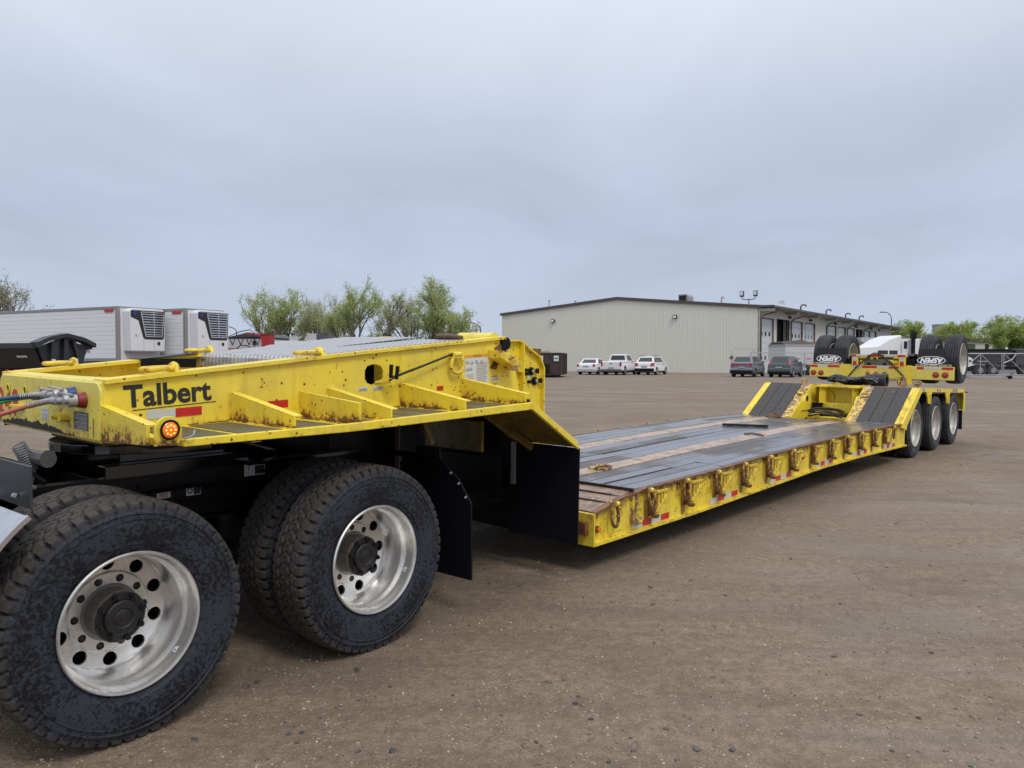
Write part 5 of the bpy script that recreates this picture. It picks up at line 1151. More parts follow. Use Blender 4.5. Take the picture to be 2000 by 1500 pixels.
# local: x along the door side (away), y across the gable (to the left), z up
GL, GW, EH, PH, EH2 = 64.0, 32.2, 6.62, 8.12, 6.95
def gtop(y): return EH + (PH - EH) * y / 16.1 if y < 16.1 else PH - (PH - EH2) * (y - 16.1) / 16.1
def part(name, mat, fn, par=bld, bev=0, smooth=None):
    b = MB(False); fn(b); return b.build(name, mat, par, bevel=bev, smooth=smooth)
def f(b):
    y = 0.0; pts = []
    while y < GW - .01:
        for dy, dx in ((0, 0), (.035, -.020), (.060, -.020), (.095, 0)):
            pts.append((min(y + dy, GW), dx))
        y += .305
    pts.append((GW, 0)); vs = []; 
    for (yy, dx) in pts: vs += [(dx, yy, -.1), (dx, yy, gtop(yy) - .02)]
    b.add(vs, [(2 * i, 2 * i + 2, 2 * i + 3, 2 * i + 1) for i in range(len(pts) - 1)])
part('gable_wall', SIDE, f)
part('back_wall', SIDE, lambda b: (b.box(0.02, GL, GW - .1, GW, -.1, EH2 - .1), b.box(GL - .1, GL, .1, GW - .1, -.1, EH)))
DOORS = [(.15, 4.1, 0, 0, 5.55), (5.2, 9.4, 1, 0, 5.62), (10.3, 14.3, 0, 0, 5.60), (15.3, 19.3, 0, 0, 5.60), (25.2, 29.1, 0, 0, 5.65), (30.0, 33.9, 0, 0, 5.65), (35.0, 38.8, 0, 0, 5.65), (39.7, 43.6, 1, 0, 5.65), (44.6, 48.2, 0, 0, 5.65), (48.9, 52.5, 0, 0, 5.65)]
def f(b):
    xs = 0.0
    for (a, c, o, z0, z1) in DOORS + [(57.1, 58.3, 0, 2.2, 5.2)]:
        b.box(xs, a, 0, .25, -.1, EH - .05); b.box(a, c, 0, .25, z1, EH - .05)
        if z0 > 0: b.box(a, c, 0, .25, -.1, z0)
        xs = c
    b.box(xs, GL, 0, .25, -.1, EH - .05)
part('door_wall', SIDE2, f)
def f(b):
    for (a, c, o, z0, z1) in DOORS:
        b.box(a - .06, a, -.03, .28, 0, z1 + .06); b.box(c, c + .06, -.03, .28, 0, z1 + .06); b.box(a, c, -.03, .28, z1, z1 + .07)
part('door_trim', TRIM, f)
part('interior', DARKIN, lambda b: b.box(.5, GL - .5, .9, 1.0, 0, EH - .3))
part('interior_floor', simple('shop_floor', (.12, .12, .12), .6), lambda b: b.box(.5, GL - .5, .26, .9, 0, .02))
for (a, c, o, z0, z1) in DOORS:
    if o:
        part('door_track', GALV, lambda b: (b.box(c - 1.0, c - .93, .25, .32, 0, z1), b.box(c - .55, c - .48, .25, .32, 0, z1)))
        continue
    n = 9; first = None
    ms = []
    for k in range(n):
        h = (z1 - z0) / n; p = part('door_panel', DOORW, lambda b: b.box(a + .01, c - .01, .16, .20, z0 + k * h + .008, z0 + (k + 1) * h - .008), bev=.006); ms.append(p)
    for k in ((6,) if a > .2 else (6, 2)):
        h = (z1 - z0) / n; zc_ = z0 + (k + .5) * h
        for q in range(3):
            if a < .2 and k == 2 and q == 2: continue
            xc = a + (c - a) * (.2 + .3 * q); part('door_window', GLASS, lambda b: b.box(xc - .26, xc + .26, .150, .158, zc_ - .2, zc_ + .2), ms[k]); 
part('side_window', GLASS, lambda b: b.box(57.1, 58.3, .1, .14, 2.2, 5.2))
# roof with overhang on the door side, fascia, rake trim
def f(b):
    b.add([(-.15, -1.35, EH + .30 - .32), (GL + .4, -1.35, EH - .02), (GL + .4, 16.1, PH + .10), (-.15, 16.1, PH + .10), (-.15, -1.35, EH + .10), (GL + .4, -1.35, EH + .10), (GL + .4, 16.1, PH + .22), (-.15, 16.1, PH + .22)], [(0, 1, 2, 3), (7, 6, 5, 4), (0, 4, 5, 1), (1, 5, 6, 2), (2, 6, 7, 3), (3, 7, 4, 0)])
    b.hexa([(-.15, 16.1, PH + .10), (GL + .4, 16.1, PH + .10), (GL + .4, GW + .2, EH2 - .02), (-.15, GW + .2, EH2 - .02), (-.15, 16.1, PH + .22), (GL + .4, 16.1, PH + .22), (GL + .4, GW + .2, EH2 + .10), (-.15, GW + .2, EH2 + .10)])
rf = part('roof', ROOF, f)
def f(b):
    b.hexa([(-.19, -.1, EH - .12), (-.06, -.1, EH - .12), (-.06, 16.1, PH - .06), (-.19, 16.1, PH - .06), (-.19, -.1, EH + .17), (-.06, -.1, EH + .17), (-.06, 16.1, PH + .25), (-.19, 16.1, PH + .25)])
    b.hexa([(-.19, 16.1, PH - .06), (-.06, 16.1, PH - .06), (-.06, GW + .2, EH2 - .16), (-.19, GW + .2, EH2 - .16), (-.19, 16.1, PH + .25), (-.06, 16.1, PH + .25), (-.06, GW + .2, EH2 + .13), (-.19, GW + .2, EH2 + .13)])
    b.box(-.19, GL + .4, -1.48, -1.36, EH - .10, EH + .12)
    b.box(-.19, -.06, -1.40, -.1, EH - .04, EH + .17); b.box(-.045, .06, -.05, .0, 0, EH)
part('roof_trim', TRIM, f, rf)
def f(b):
    for i in range(8): b.box(.2 + i * 8, 7.9 + i * 8, -1.34, -.02, EH - .28 + .14, EH - .12)
    for i in range(9): b.box(-.05 + i * 8, .10 + i * 8, -1.40, 0, EH - .42, EH - .14)
part('eave_soffit', simple('pale_soffit', (.36, .34, .30), .6), f, rf)
for x in (.0, 9.85, 24.2, 34.5, 44.1, 63.8):
    part('downspout', TRIM, lambda b: (b.tube([(x, -.10, .1), (x, -.10, EH - 1.05), (x + .4, -.35, EH - .75), (x + 1.2, -1.30, EH - .42), (x + 1.3, -1.38, EH - .15)], .075, 6)))
for x in (9.0, 16.9, 28.0, 39.0, 48.5, 53.8):
    part('wall_lamp', simple('bronze_lamp_body', (.03, .025, .022), .5), lambda b: b.hexa([(x, -.35, EH - .75), (x + .4, -.35, EH - .75), (x + .4, -.01, EH - .75), (x, -.01, EH - .75), (x, -.2, EH - .5), (x + .4, -.2, EH - .5), (x + .4, -.01, EH - .5), (x, -.01, EH - .5)]))
for y, z in ((9.1, 5.95), (24.6, 5.95)):
    w_ = part('wall_lamp', simple('bronze_lamp_body', (.03, .025, .022), .5), lambda b: b.hexa([(-.30, y - .24, z - .17), (-.04, y - .24, z - .17), (-.04, y + .24, z - .17), (-.30, y + .24, z - .17), (-.20, y - .24, z + .17), (-.04, y - .24, z + .17), (-.04, y + .24, z + .17), (-.20, y + .24, z + .17)]), bev=.01)
    part('lamp_lens', LAB, lambda b: b.hexa([(-.305, y - .18, z - .12), (-.30, y - .18, z - .12), (-.30, y + .18, z - .12), (-.305, y + .18, z - .12), (-.235, y - .18, z + .08), (-.23, y - .18, z + .08), (-.23, y + .18, z + .08), (-.235, y + .18, z + .08)]), w_)
RV = [(1.2, 26.0, 1.05), (1.5, 22.5, .62)]
for x, y, h in RV: part('roof_vent', GALV, lambda b: (b.cyl((x, y, gtop(y)), (x, y, gtop(y) + h), .07, n=10), b.cyl((x, y, gtop(y) + h), (x, y, gtop(y) + h + .06), .16, n=10)), rf)
part('roof_vent', GALV, lambda b: (b.cyl((3, 5.2, EH + .4), (3, 5.2, EH + 1.3), .09, n=8), b.tube([(3, 5.2, EH + 1.2), (3, 5.15, EH + 1.4), (3, 4.95, EH + 1.45), (3, 4.85, EH + 1.3)], .09, 8)), rf)
for x, d in ((17, .3), (28, .3), (38, .3), (46, .3)): part('roof_vent', simple('dark_vent_pipe', (.10, .10, .11), .5), lambda b: b.tube([(x, 1.0, EH + .1), (x, 1.0, EH + 1.05), (x, .8, EH + 1.22), (x, .45, EH + 1.18), (x, .38, EH + .98)], .10, 8), rf)
hv = part('exhaust_hood', simple('grey_vent_hood', (.30, .30, .30), .5, .3), lambda b: b.prism([(7.9, 7.2), (7.9, 7.95)] + [(8.25 + .35 * math.cos(t), 7.95 + .38 * math.sin(t)) for t in np.linspace(math.pi, math.pi * .5, 6)] + [(9.05, 8.33), (9.05, 7.2)], 'x', .6, 1.9), rf)
part('hood_opening', DARKIN, lambda b: b.box(.585, .6, 8.15, 8.95, 7.6, 8.22), hv)
ms = part('floodlight_mast', TRIM, lambda b: (b.cyl((1.5, 1.7, EH + .2), (1.5, 1.7, EH + .98), .05, n=8), b.tube([(1.5, 1.02, EH + 1.25), (1.5, 1.08, EH + 1.02), (1.5, 1.2, EH + .93), (1.5, 1.7, EH + .92), (1.5, 2.25, EH + .93), (1.5, 2.40, EH + 1.02), (1.5, 2.42, EH + 1.25)], .045, 8)), rf)
for y in (1.02, 2.42):
    h_ = part('floodlight', simple('bronze_lamp_body', (.03, .025, .022), .5), lambda b: b.box(1.35, 1.6, y - .20, y + .20, EH + 1.22, EH + 1.82), rf, .02); part('floodlight_glass', LAB, lambda b: b.box(1.33, 1.348, y - .16, y + .16, EH + 1.36, EH + 1.78), h_)
part('satellite_dish', WHITE, lambda b: (b.lathe([(.0, .12), (.25, .08), (.42, 0), (.40, 0), (.24, .06), (0, .10)], (11, 1.4, EH + 1.0), 18, 'x'), b.cyl((11.1, 1.4, EH + .1), (11.1, 1.4, EH + 1.0), .04, n=8)), rf, smooth=40)

# ------------------------------------------------------------------ vehicles
def face_panel(b, P, u0, u1, v0, v1, off):
    """P: 4 corners (bl, br, tr, tl) -> thin raised quad panel"""
    P = [Vector(p) for p in P]; n = (P[1] - P[0]).cross(P[3] - P[0]).normalized()
    def q(u, v): return (P[0] * (1 - u) + P[1] * u) * (1 - v) + (P[3] * (1 - u) + P[2] * u) * v
    c = [q(u0, v0), q(u1, v0), q(u1, v1), q(u0, v1)]; b.hexa([x - n * .01 for x in c] + [x + n * off for x in c])
def car_wheel(par, x, y, r_, w_, sgn):
    b = MB(False); b.lathe([(r_ * .62, 0), (r_ * .95, -.01), (r_, .03), (r_, w_ - .03), (r_ * .95, w_), (r_ * .62, w_)], (x, y if sgn > 0 else y - w_, r_), 24, 'y', True)
    t = b.build('wheel', TYREC, par, smooth=40); b = MB(False); yy = y - .002 if sgn < 0 else y + .002; yo = y - .004 if sgn > 0 else y + .004
    b.cyl((x, y + .02 * sgn, r_), (x, yo, r_), r_ * .60, r_ * .60, 20)
    for k in range(5):
        a = 2 * math.pi * k / 5; 
    b.build('rim', ALU, t)
    for k in range(5):
        a = 2 * math.pi * (k + .5) / 5; b = MB(False); b.cyl((x + r_ * .38 * math.cos(a), yo, r_ + r_ * .38 * math.sin(a)), (x + r_ * .38 * math.cos(a), yo - .003 * sgn, r_ + r_ * .38 * math.sin(a)), r_ * .12, n=8); b.build('rim_opening', BLK, t)
def make_car(name, label, cat, loc, head, L, Wd, H, paint, kind, belt, zfl=.24, wr=.34, group=None, tail='wide', trim=None):
    """local x forward from the rear bumper, y to the left; head: heading in degrees clockwise from +Y"""
    o = thing(name, label, cat, (loc[0], loc[1], 0), R(90 - head), group); h = Wd / 2
    xr, xf = L * .20, L * .815; ar = wr + .06
    def arch(xc): return [(xc - ar * math.cos(t), zfl + max(0, wr - zfl + ar * math.sin(t))) for t in np.linspace(0.0, math.pi, 9)]
    hood = belt - .02
    if kind == 'sedan': top = [(L - .02, .48), (L - .10, .66), (L - .5, hood - .06), (L - 1.25, hood + .02), (L * .5, belt), (.95, belt + .03), (.10, belt + .02), (.02, belt - .15), (.0, .50)]
    elif kind == 'pickup': top = [(L - .02, .55), (L - .05, .90), (L - .25, hood + .02), (L - 1.35, hood + .06), (L * .5, belt), (2.0, belt), (.04, belt), (.0, belt - .1), (.02, .55)]
    else: top = [(L - .02, .50), (L - .10, .75), (L - .35, hood), (L - 1.15, hood + .08), (L * .5, belt), (.35, belt + .02), (.10, belt - .05), (.06, .72), (.0, .66), (.0, .45)]
    prof = [(L - .15, zfl)] + [(L - .03, .34)] + top + [(.10, zfl + .03)] + arch(xr) + arch(xf)
    b = MB(False); b.prism(prof, 'y', -h, h)
    # taper the upper body a little towards the belt line
    b.v = [(x, y * (1 - .05 * max(0, (z - .6) / .5)) * (1 - .10 * max(0, (x - (L - .7)) / .7) - .05 * max(0, (.4 - x) / .4)), z) for x, y, z in b.v]
    body = b.build('body', paint, o, bevel=.035)
    b = MB(False); b.box(.25, L - .25, -h + .12, h - .12, .20, wr + .35); b.build('underbody', BLK, o)
    hb, ht = h * .93, h * .70; zt = H
    if kind == 'sedan': xb0, xb1, xf0, xf1 = .70, 1.45, L - 1.35, L - 2.10
    elif kind == 'pickup': xb0, xb1, xf0, xf1 = 2.05, 2.20, L - 1.45, L - 2.10
    elif kind == 'suv2': xb0, xb1, xf0, xf1 = .12, .78, L - 1.05, L - 1.75
    else: xb0, xb1, xf0, xf1 = .16, .74, L - 1.15, L - 1.80
    zb = belt - .02
    C = dict(rl=(xb0, hb, zb), rr=(xb0, -hb, zb), fl=(xf0, hb, zb), fr=(xf0, -hb, zb), trl=(xb1, ht, zt - .03), trr=(xb1, -ht, zt - .03), tfl=(xf1, ht, zt - .04), tfr=(xf1, -ht, zt - .04))
    mx = (xb1 + xf1) / 2
    b = MB(False); b.hexa([C['rr'], C['fr'], C['fl'], C['rl'], C['trr'], C['tfr'], C['tfl'], C['trl']])
    b.hexa([(xb1 + .04, -ht + .06, zt - .035), (xf1 - .04, -ht + .06, zt - .045), (xf1 - .04, ht - .06, zt - .045), (xb1 + .04, ht - .06, zt - .035), (xb1 + .25, -ht + .15, zt), (xf1 - .2, -ht + .15, zt - .01), (xf1 - .2, ht - .15, zt - .01), (xb1 + .25, ht - .15, zt)])
    b.build('roof', paint, o, bevel=.03)
    b = MB(False); face_panel(b, (C['rl'], C['rr'], C['trr'], C['trl']), .10, .90, .22, .86, .012); b.build('rear_window', GLASS, o)
    b = MB(False); face_panel(b, (C['fr'], C['fl'], C['tfl'], C['tfr']), .06, .94, .08, .94, .012); b.build('windscreen', GLASS, o)
    cuts = {'sedan': ((.13, .44), (.47, .86)), 'pickup': ((.05, .30), (.34, .86)), 'suv': ((.06, .28), (.31, .56), (.59, .90)), 'suv2': ((.08, .26), (.29, .56), (.59, .90))}[kind]
    for sd in (1, -1):
        Pn = (C['rr'], C['fr'], C['tfr'], C['trr']) if sd < 0 else (C['fl'], C['rl'], C['trl'], C['tfl'])
        for u0, u1 in cuts:
            if sd > 0: u0, u1 = 1 - u1, 1 - u0
            b = MB(False); face_panel(b, Pn, u0, u1, .14, .90, .012); b.build('side_window', GLASS, o)
        b = MB(False); b.box(xf0 - .55, xf0 - .35, sd * (h + .02) if sd < 0 else h - .02, (h + .16) * 1 if sd > 0 else -h + .02, belt, belt + .15) if sd > 0 else b.box(xf0 - .55, xf0 - .35, -h - .16, -h + .02, belt, belt + .15); b.build('mirror', paint, o, bevel=.02)
        car_wheel(o, xr, sd * (-h * 1.0) * -1, wr, .22, -sd); car_wheel(o, xf, sd * h, wr, .22, -sd)
        b = MB(False)
        if tail == 'suv': b.hexa([(-.008, sd * (h - .34), belt - .26), (.04, sd * (h - .01), belt - .26), (.12, sd * (h - .01), belt - .26), (.10, sd * (h - .34), belt - .26), (.03, sd * (h - .30), belt - .02), (.09, sd * (h - .045), belt + .02), (.20, sd * (h - .045), belt + .02), (.18, sd * (h - .30), belt - .02)])
        elif tail == 'tall': b.hexa([(.035, sd * (h - .16), belt - .10), (.05, sd * (h - .035), belt - .10), (.16, sd * (h - .035), belt - .10), (.14, sd * (h - .16), belt - .10), (xb1 - .06, sd * (ht - .05), zt - .12), (xb1 - .05, sd * (ht + .035), zt - .12), (xb1 + .06, sd * (ht + .035), zt - .12), (xb1 + .04, sd * (ht - .05), zt - .12)])
        elif tail == 'pickup': b.box(-.012, .06, min(sd * (h - .21), sd * (h - .06)), max(sd * (h - .21), sd * (h - .06)), belt - .42, belt - .06)
        else: b.box(-.006, .12, min(sd * (h - .30), sd * (h - .10)), max(sd * (h - .30), sd * (h - .10)), belt - .24, belt - .03)
        b.build('tail_light', LRED, o)
    if tail == 'bar':
        b = MB(False); b.box(-.004, .05, -h + .12, h - .12, belt - .14, belt - .06); b.build('light_bar', LRED, o)
    b = MB(False); b.box(-.012, .05, -.26, .26, (.70 if kind != 'pickup' else .58), (.83 if kind != 'pickup' else .70)); b.build('license_plate', simple('number_plate', (.32, .36, .36), .4), o)
    b = MB(False)
    if trim is not None: b.box(-.05, .12, -h + .03, h - .03, .30, .30 + .24 * trim); b.build('rear_bumper', BLK if kind != 'pickup' else simple('grey_bumper', (.12, .12, .12), .4, .5), o, bevel=.03)
    return o
def at(px, Yd): return ((px - 1000) / 1545 * Yd, Yd)
SILV = simple('grey_blue_car_paint', (.20, .225, .26), .28, .3, .05, 1); TEAL = simple('dark_teal_car_paint', (.085, .108, .112), .28, .3, .05, 1); WCAR = simple('white_car_paint', (.72, .73, .75), .28, 0, .04, 1)
def rear(px_left, Yd, head, Wd):   # centre of the rear bumper from its left corner
    x, y = at(px_left, Yd); a = R(head); rx, ry = math.cos(a), -math.sin(a); return (x + rx * Wd / 2, y + ry * Wd / 2)
make_car('parked_sedan', 'white four-door sedan parked left of the white pickup', 'car', rear(1124, 71.6, 22, 1.9), 22, 5.0, 1.9, 1.48, WCAR, 'sedan', .98, tail='wide')
p = make_car('pickup_truck', 'white pickup truck with open bed parked between a white sedan and a white crossover', 'pickup truck', rear(1172, 70.4, 24, 1.98), 24, 5.6, 1.98, 1.86, WCAR, 'pickup', 1.22, .38, .39, tail='pickup', trim=.8)
b = MB(False); b.box(.12, 1.95, -.80, .80, 1.20, 1.222); b.build('truck_bed', BLK, p)
b = MB(False); b.box(-.014, .0, -.10, .10, 1.0, 1.06); b.build('tailgate_handle', BLK, p)
p = make_car('parked_crossover', 'white crossover with roof rails and dark rear bumper parked right of the white pickup', 'car', rear(1238, 71.2, 26.5, 1.84), 26.5, 4.75, 1.84, 1.66, WCAR, 'suv', 1.08, tail='suv', trim=1.2)
for y in (-.62, .62): b = MB(False); b.tube([(.7, y, 1.64), (.8, y, 1.71), (2.2, y, 1.72), (2.4, y, 1.66)], .025, 6); b.build('roof_rail', BLK, p)
make_car('parked_suv', 'grey-blue SUV with a full-width red light bar, parked by the corner of the building', 'car', rear(1424, 62.6, 29.6, 1.84), 29.6, 4.7, 1.84, 1.68, SILV, 'suv2', 1.10, tail='bar', trim=1.0)
make_car('parked_suv', 'dark teal-grey SUV with tall red tail lights beside the rear corner pillars', 'car', rear(1497, 62.0, 32.5, 1.82), 32.5, 4.55, 1.82, 1.68, TEAL, 'suv', 1.06, tail='tall', trim=.7)
make_car('white_pickup', 'white pickup mostly hidden behind the dark teal-grey SUV', 'pickup truck', rear(1532, 72.0, 62, 2.0), 62, 5.7, 2.0, 1.9, WCAR, 'pickup', 1.22, .38, .42, tail='pickup', trim=.8)

def disc_wheels(par, xs, y, r_, w_, name='wheel', rimm=ALU):
    for x in xs:
        b = MB(False); b.lathe([(r_ * .55, 0), (r_ * .96, 0), (r_, .04), (r_, w_ - .04), (r_ * .96, w_), (r_ * .55, w_)], (x, y, r_), 24, 'y', True); t = b.build(name, TYREC, par, smooth=40)
        b = MB(False); b.cyl((x, y + .05, r_), (x, y + w_ - .05, r_), r_ * .56, n=18); b.build('rim', rimm, t)
# dumpster with debris
dm = thing('dumpster', 'dark brown steel roll-off dumpster piled with debris in front of the beige wall', 'dumpster', (*at(1018, 61.0), 0), R(-8))
DBR = simple('dark_brown_dumpster_steel', (.050, .030, .025), .6, 0, .3, 1.5)
b = MB(False); b.box(0, 3.1, 0, 5.5, .18, 1.86); b.box(-.05, 3.15, -.05, 5.55, 1.80, 1.90)
for x in (.02, 1.0, 1.62, 2.25, 3.0): b.box(x, x + .10, -.09, 0, .18, 1.80)
for y in (.6, 1.6, 2.6, 3.6, 4.6): b.box(3.1, 3.19, y, y + .1, .18, 1.8)
b.build('container', DBR, dm); b = MB(False); b.box(1.72, 2.12, -.13, -.01, .12, 1.0); b.box(2.5, 3.0, -.10, .2, .02, .2); b.cyl((1.8, -.1, .16), (2.6, -.1, .16), .16, n=12); b.build('hook_plate', BLK, dm)
for x, z in ((.30, 1.25), (1.3, 1.25), (2.5, 1.25)):
    b = MB(False); b.box(x, x + .38, -.102, -.092, z, z + .42); s_ = b.build('sign', LAB, dm); b = MB(False); b.box(x + .06, x + .32, -.106, -.103, z + .15, z + .26); b.build('sign_print', simple('teal_print', (.03, .2, .24), .5), s_)
rg = random.Random(4)
for k in range(9):
    x, y = rg.uniform(.3, 2.6), rg.uniform(.4, 4.8); b = MB(False); a = rg.uniform(0, 3.1)
    b.bar((x, y, 1.75), (x + .8 * math.cos(a), y + .8 * math.sin(a), 2.0 + rg.uniform(0, .15)), .35, .06); b.build('debris_board', simple('brown_debris', (.22, .13, .09), .7) if k % 2 else simple('grey_debris', (.24, .22, .20), .7), dm)
b = MB(False); b.bar((.2, .6, 1.85), (-.4, 1.0, 2.75), .65, .30); b.build('debris_board', simple('dark_debris', (.08, .06, .055), .7), dm); b = MB(False); b.bar((.75, .6, 1.85), (.0, .8, 2.55), .45, .10); b.build('debris_board', simple('red_brown_debris', (.24, .11, .08), .7), dm)

# refrigerated trailers at the left
CORR = simple('white_ribbed_trailer_side', (.70, .72, .74), .4, 0, .04, .6); FRW = simple('white_trailer_front', (.68, .68, .71), .4, 0, .04, 1); FRM = simple('grey_aluminium_frame', (.30, .29, .28), .45, .4)
def reefer(label, corner, length):
    o = thing('refrigerated_trailer', label, 'semi trailer', (corner[0], corner[1], 0), math.atan2(.883, .47), 'white refrigerated trailers')
    # local x across the front (right), y backwards along the side
    Wt = 2.6; H0, H1 = 1.25, 4.11
    def f(b):
        z = H0 + .15; prof = []
        while z < H1 - .22: prof += [(0, z), (-.012, z + .012), (-.012, z + .205), (0, z + .217)]; z += .235
        vs = []
        for dx, zz in prof: vs += [(dx, .18, zz), (dx, length, zz)]
        b.add(vs, [(2 * i, 2 * i + 1, 2 * i + 3, 2 * i + 2) for i in range(len(prof) - 1)])
    part('side_wall', CORR, f, o)
    part('body', FRW, lambda b: (b.box(.01, Wt - .01, .05, length, H0, H1 - .03)), o, .02)
    part('frame', FRM, lambda b: (b.box(-.04, .12, -.02, .18, H0, H1), b.box(Wt - .12, Wt + .02, -.02, .18, H0, H1), b.box(-.04, .0, .18, length, H1 - .14, H1), b.box(-.04, .0, .18, length, H0, H0 + .15), b.box(.12, Wt - .12, -.02, .1, H1 - .08, H1)), o, .01)
    part('front_wall', FRW, lambda b: b.box(.12, Wt - .12, 0, .05, H0, H1 - .08), o)
    u = part('cooling_unit', FRW, lambda b: (b.prism([(.30, 1.78), (.26, H1 - .25), (.40, H1 - .10), (Wt - .40, H1 - .10), (Wt - .22, H1 - .25), (Wt - .28, 1.78)], 'y', -.62, 0)), o, .04)
    BS = simple('black_plastic_surround', (.02, .021, .023), .4)
    part('grille_surround', BS, lambda b: b.prism([(.28, H1 - .20), (.27, H1 - .55), (.72, H1 - .72), (1.00, H1 - 1.62), (1.10, H1 - 1.70), (Wt - .42, H1 - 1.70), (Wt - .34, H1 - 1.60), (Wt - .27, H1 - .20)], 'y', -.635, -.618), u, .008)
    part('grille_frame', CHROME, lambda b: [b.bar(p, q, .05, .05, (0, 1, 0)) for p, q in (((.85, -.65, H1 - .28), (Wt - .36, -.65, H1 - .28)), ((Wt - .36, -.65, H1 - .28), (Wt - .48, -.65, H1 - 1.55)), ((Wt - .48, -.65, H1 - 1.55), (1.12, -.65, H1 - 1.55)), ((1.12, -.65, H1 - 1.55), (.85, -.65, H1 - .28)))], u)
    part('grille_dark', DARKIN, lambda b: b.prism([(.86, H1 - .28), (Wt - .36, H1 - .28), (Wt - .48, H1 - 1.55), (1.12, H1 - 1.55)], 'y', -.640, -.636), u)
    for k in range(9):
        z = H1 - .40 - k * .132; t = (H1 - .28 - z) / 1.27; xa = .86 + .26 * t; xb = Wt - .36 - .12 * t
        part('grille_slat', FRM if 0 else CHROME, lambda b: b.hexa([(xa, -.665, z - .02), (xb, -.665, z - .02), (xb, -.643, z + .005), (xa, -.643, z + .005), (xa, -.665, z + .022), (xb, -.665, z + .022), (xb, -.643, z + .045), (xa, -.643, z + .045)]), u)
    part('grille_bar', CHROME, lambda b: b.box(1.60, 1.65, -.672, -.666, H1 - 1.52, H1 - .30), u)
    part('panel_seam', FRM, lambda b: (b.box(1.02, 1.035, -.624, -.6195, 1.82, H1 - 1.72), b.box(1.66, 1.675, -.624, -.6195, 1.82, H1 - 1.72), b.box(.32, Wt - .3, -.60, -.02, 1.74, 1.775)), u)
    part('unit_label', LAB, lambda b: b.box(.50, .75, -.6245, -.6195, 2.52, 2.68), u); part('label_print', LABG, lambda b: b.box(.54, .60, -.628, -.6248, 2.54, 2.66), u); part('label_print', DECAL, lambda b: b.box(1.85, 2.03, -.6245, -.6195, 2.10, 2.28), u)
    part('badge', simple('blue_badge', (.02, .04, .16), .4), lambda b: b.lathe([(0, 0), (.12, 0), (.12, .012), (0, .012)], (.50, -.648, H1 - .36), 20), u)
    part('red_badge', REDT, lambda b: b.prism([(.25, H1 - .16), (1.1, H1 - .16), (1.0, H1 - .30), (.38, H1 - .30)], 'x', -.046, -.041), o)
    t_ = bpy.data.objects
    t_ = text_mesh('cfs', 'side_lettering', DECAL, o, .42, facing((-.034, 2.75, 1.72), (0, -1, 0), (0, 0, 1)), .002, .0)
    part('landing_gear', FRM, lambda b: (b.box(.3, .42, 2.6, 2.72, 0, H0), b.box(Wt - .42, Wt - .3, 2.6, 2.72, 0, H0), b.box(.2, Wt - .2, 0.4, length, 1.05, 1.24)), o)
    for y in (length - 1.2, length - 2.5):
        b = MB(False)
        for x0 in (.02, Wt - .55): b.cyl((x0, y, .52), (x0 + .53, y, .52), .52, n=24)
        b.build('wheel', TYREC, o, smooth=40)
    return o
reefer('white refrigerated trailer with ribbed side behind the black side-dump trailer, nearer of the two', (-20.4, 41.0), 15.5)
reefer('white refrigerated trailer with its cooling unit above the gooseneck, farther right of the two', (-17.55, 42.6), 15.5)
# black side-dump trailer in front of them
sd = thing('side_dump_trailer', 'black side-dump trailer with flared end panel in front of the white refrigerated trailer', 'trailer', (-18.35, 31.2, 0), math.atan2(.93, .36))
BD = simple('satin_black_dump_body', (.022, .024, .028), .42, 0, .3, 1.2)
# local x across (right), y backwards (left in view)
SX, SZ = 2.15, 1.0
def sec(k): return [(-.10 * k, 2.02), (-.16, 1.95), (.28, 1.20), (.45, .98), (1.95, .98), (2.12, 1.20), (2.56, 1.95), (2.50, 2.02), (1.2, 2.40)]
part('tub', BD, lambda b: (b.prism([(.0, 1.85), (.42, .98), (1.98, .98), (2.4, 1.85)], 'y', .75, 11.0), b.prism([(-.18, 1.78), (.0, 1.78), (.0, 2.0), (-.18, 2.0)], 'y', .55, 11.0), b.prism([(2.4, 1.78), (2.58, 1.78), (2.58, 2.0), (2.4, 2.0)], 'y', .55, 11.0)), sd, .01)
part('end_panel', BD, lambda b: (b.prism([(.06, 1.84), (.32, 1.20), (.50, .95), (1.90, .95), (2.10, 1.20), (2.34, 1.84), (1.2, 2.26)], 'y', .55, .62), b.prism([(-.14, 1.85), (-.14, 2.03), (.40, 2.26), (1.2, 2.42), (2.0, 2.26), (2.56, 2.03), (2.56, 1.85), (2.0, 2.08), (1.2, 2.26), (.40, 2.08)], 'y', .30, .75)), sd, .006)
part('end_rib', BD, lambda b: [b.prism(p, 'y', .40, .55) for p in ([(.55, 2.05), (.85, 2.12), (.80, .95), (.50, .95)], [(1.12, 2.2), (1.28, 2.2), (1.34, .95), (1.06, .95)], [(1.50, 2.15), (1.66, 2.1), (2.05, .95), (1.85, .95)])], sd)
part('frame', BLK, lambda b: (b.box(.7, 1.7, -.4, 11, .62, .93), b.box(-.1, 2.5, -.25, .25, .62, .74)), sd)
part('label', LAB, lambda b: b.box(.52, .70, .392, .399, 1.12, 1.36), sd); part('label', LAB, lambda b: b.box(1.60, 1.74, .392, .399, 1.18, 1.38), sd)
part('reflector_strip', REDT, lambda b: [b.box(.0, .05, 1.2 + k * .5, 1.35 + k * .5, .90, .94) for k in range(12)], sd)
part('tub_label', LAB, lambda b: b.prism([(.155, 1.52), (.190, 1.44)], 'y', 1.4, 2.1) if 0 else b.hexa([(.14, 1.3, 1.50), (.14, 1.9, 1.50), (.18, 1.9, 1.42), (.18, 1.3, 1.42), (.13, 1.3, 1.50), (.13, 1.9, 1.50), (.17, 1.9, 1.42), (.17, 1.3, 1.42)]), sd)
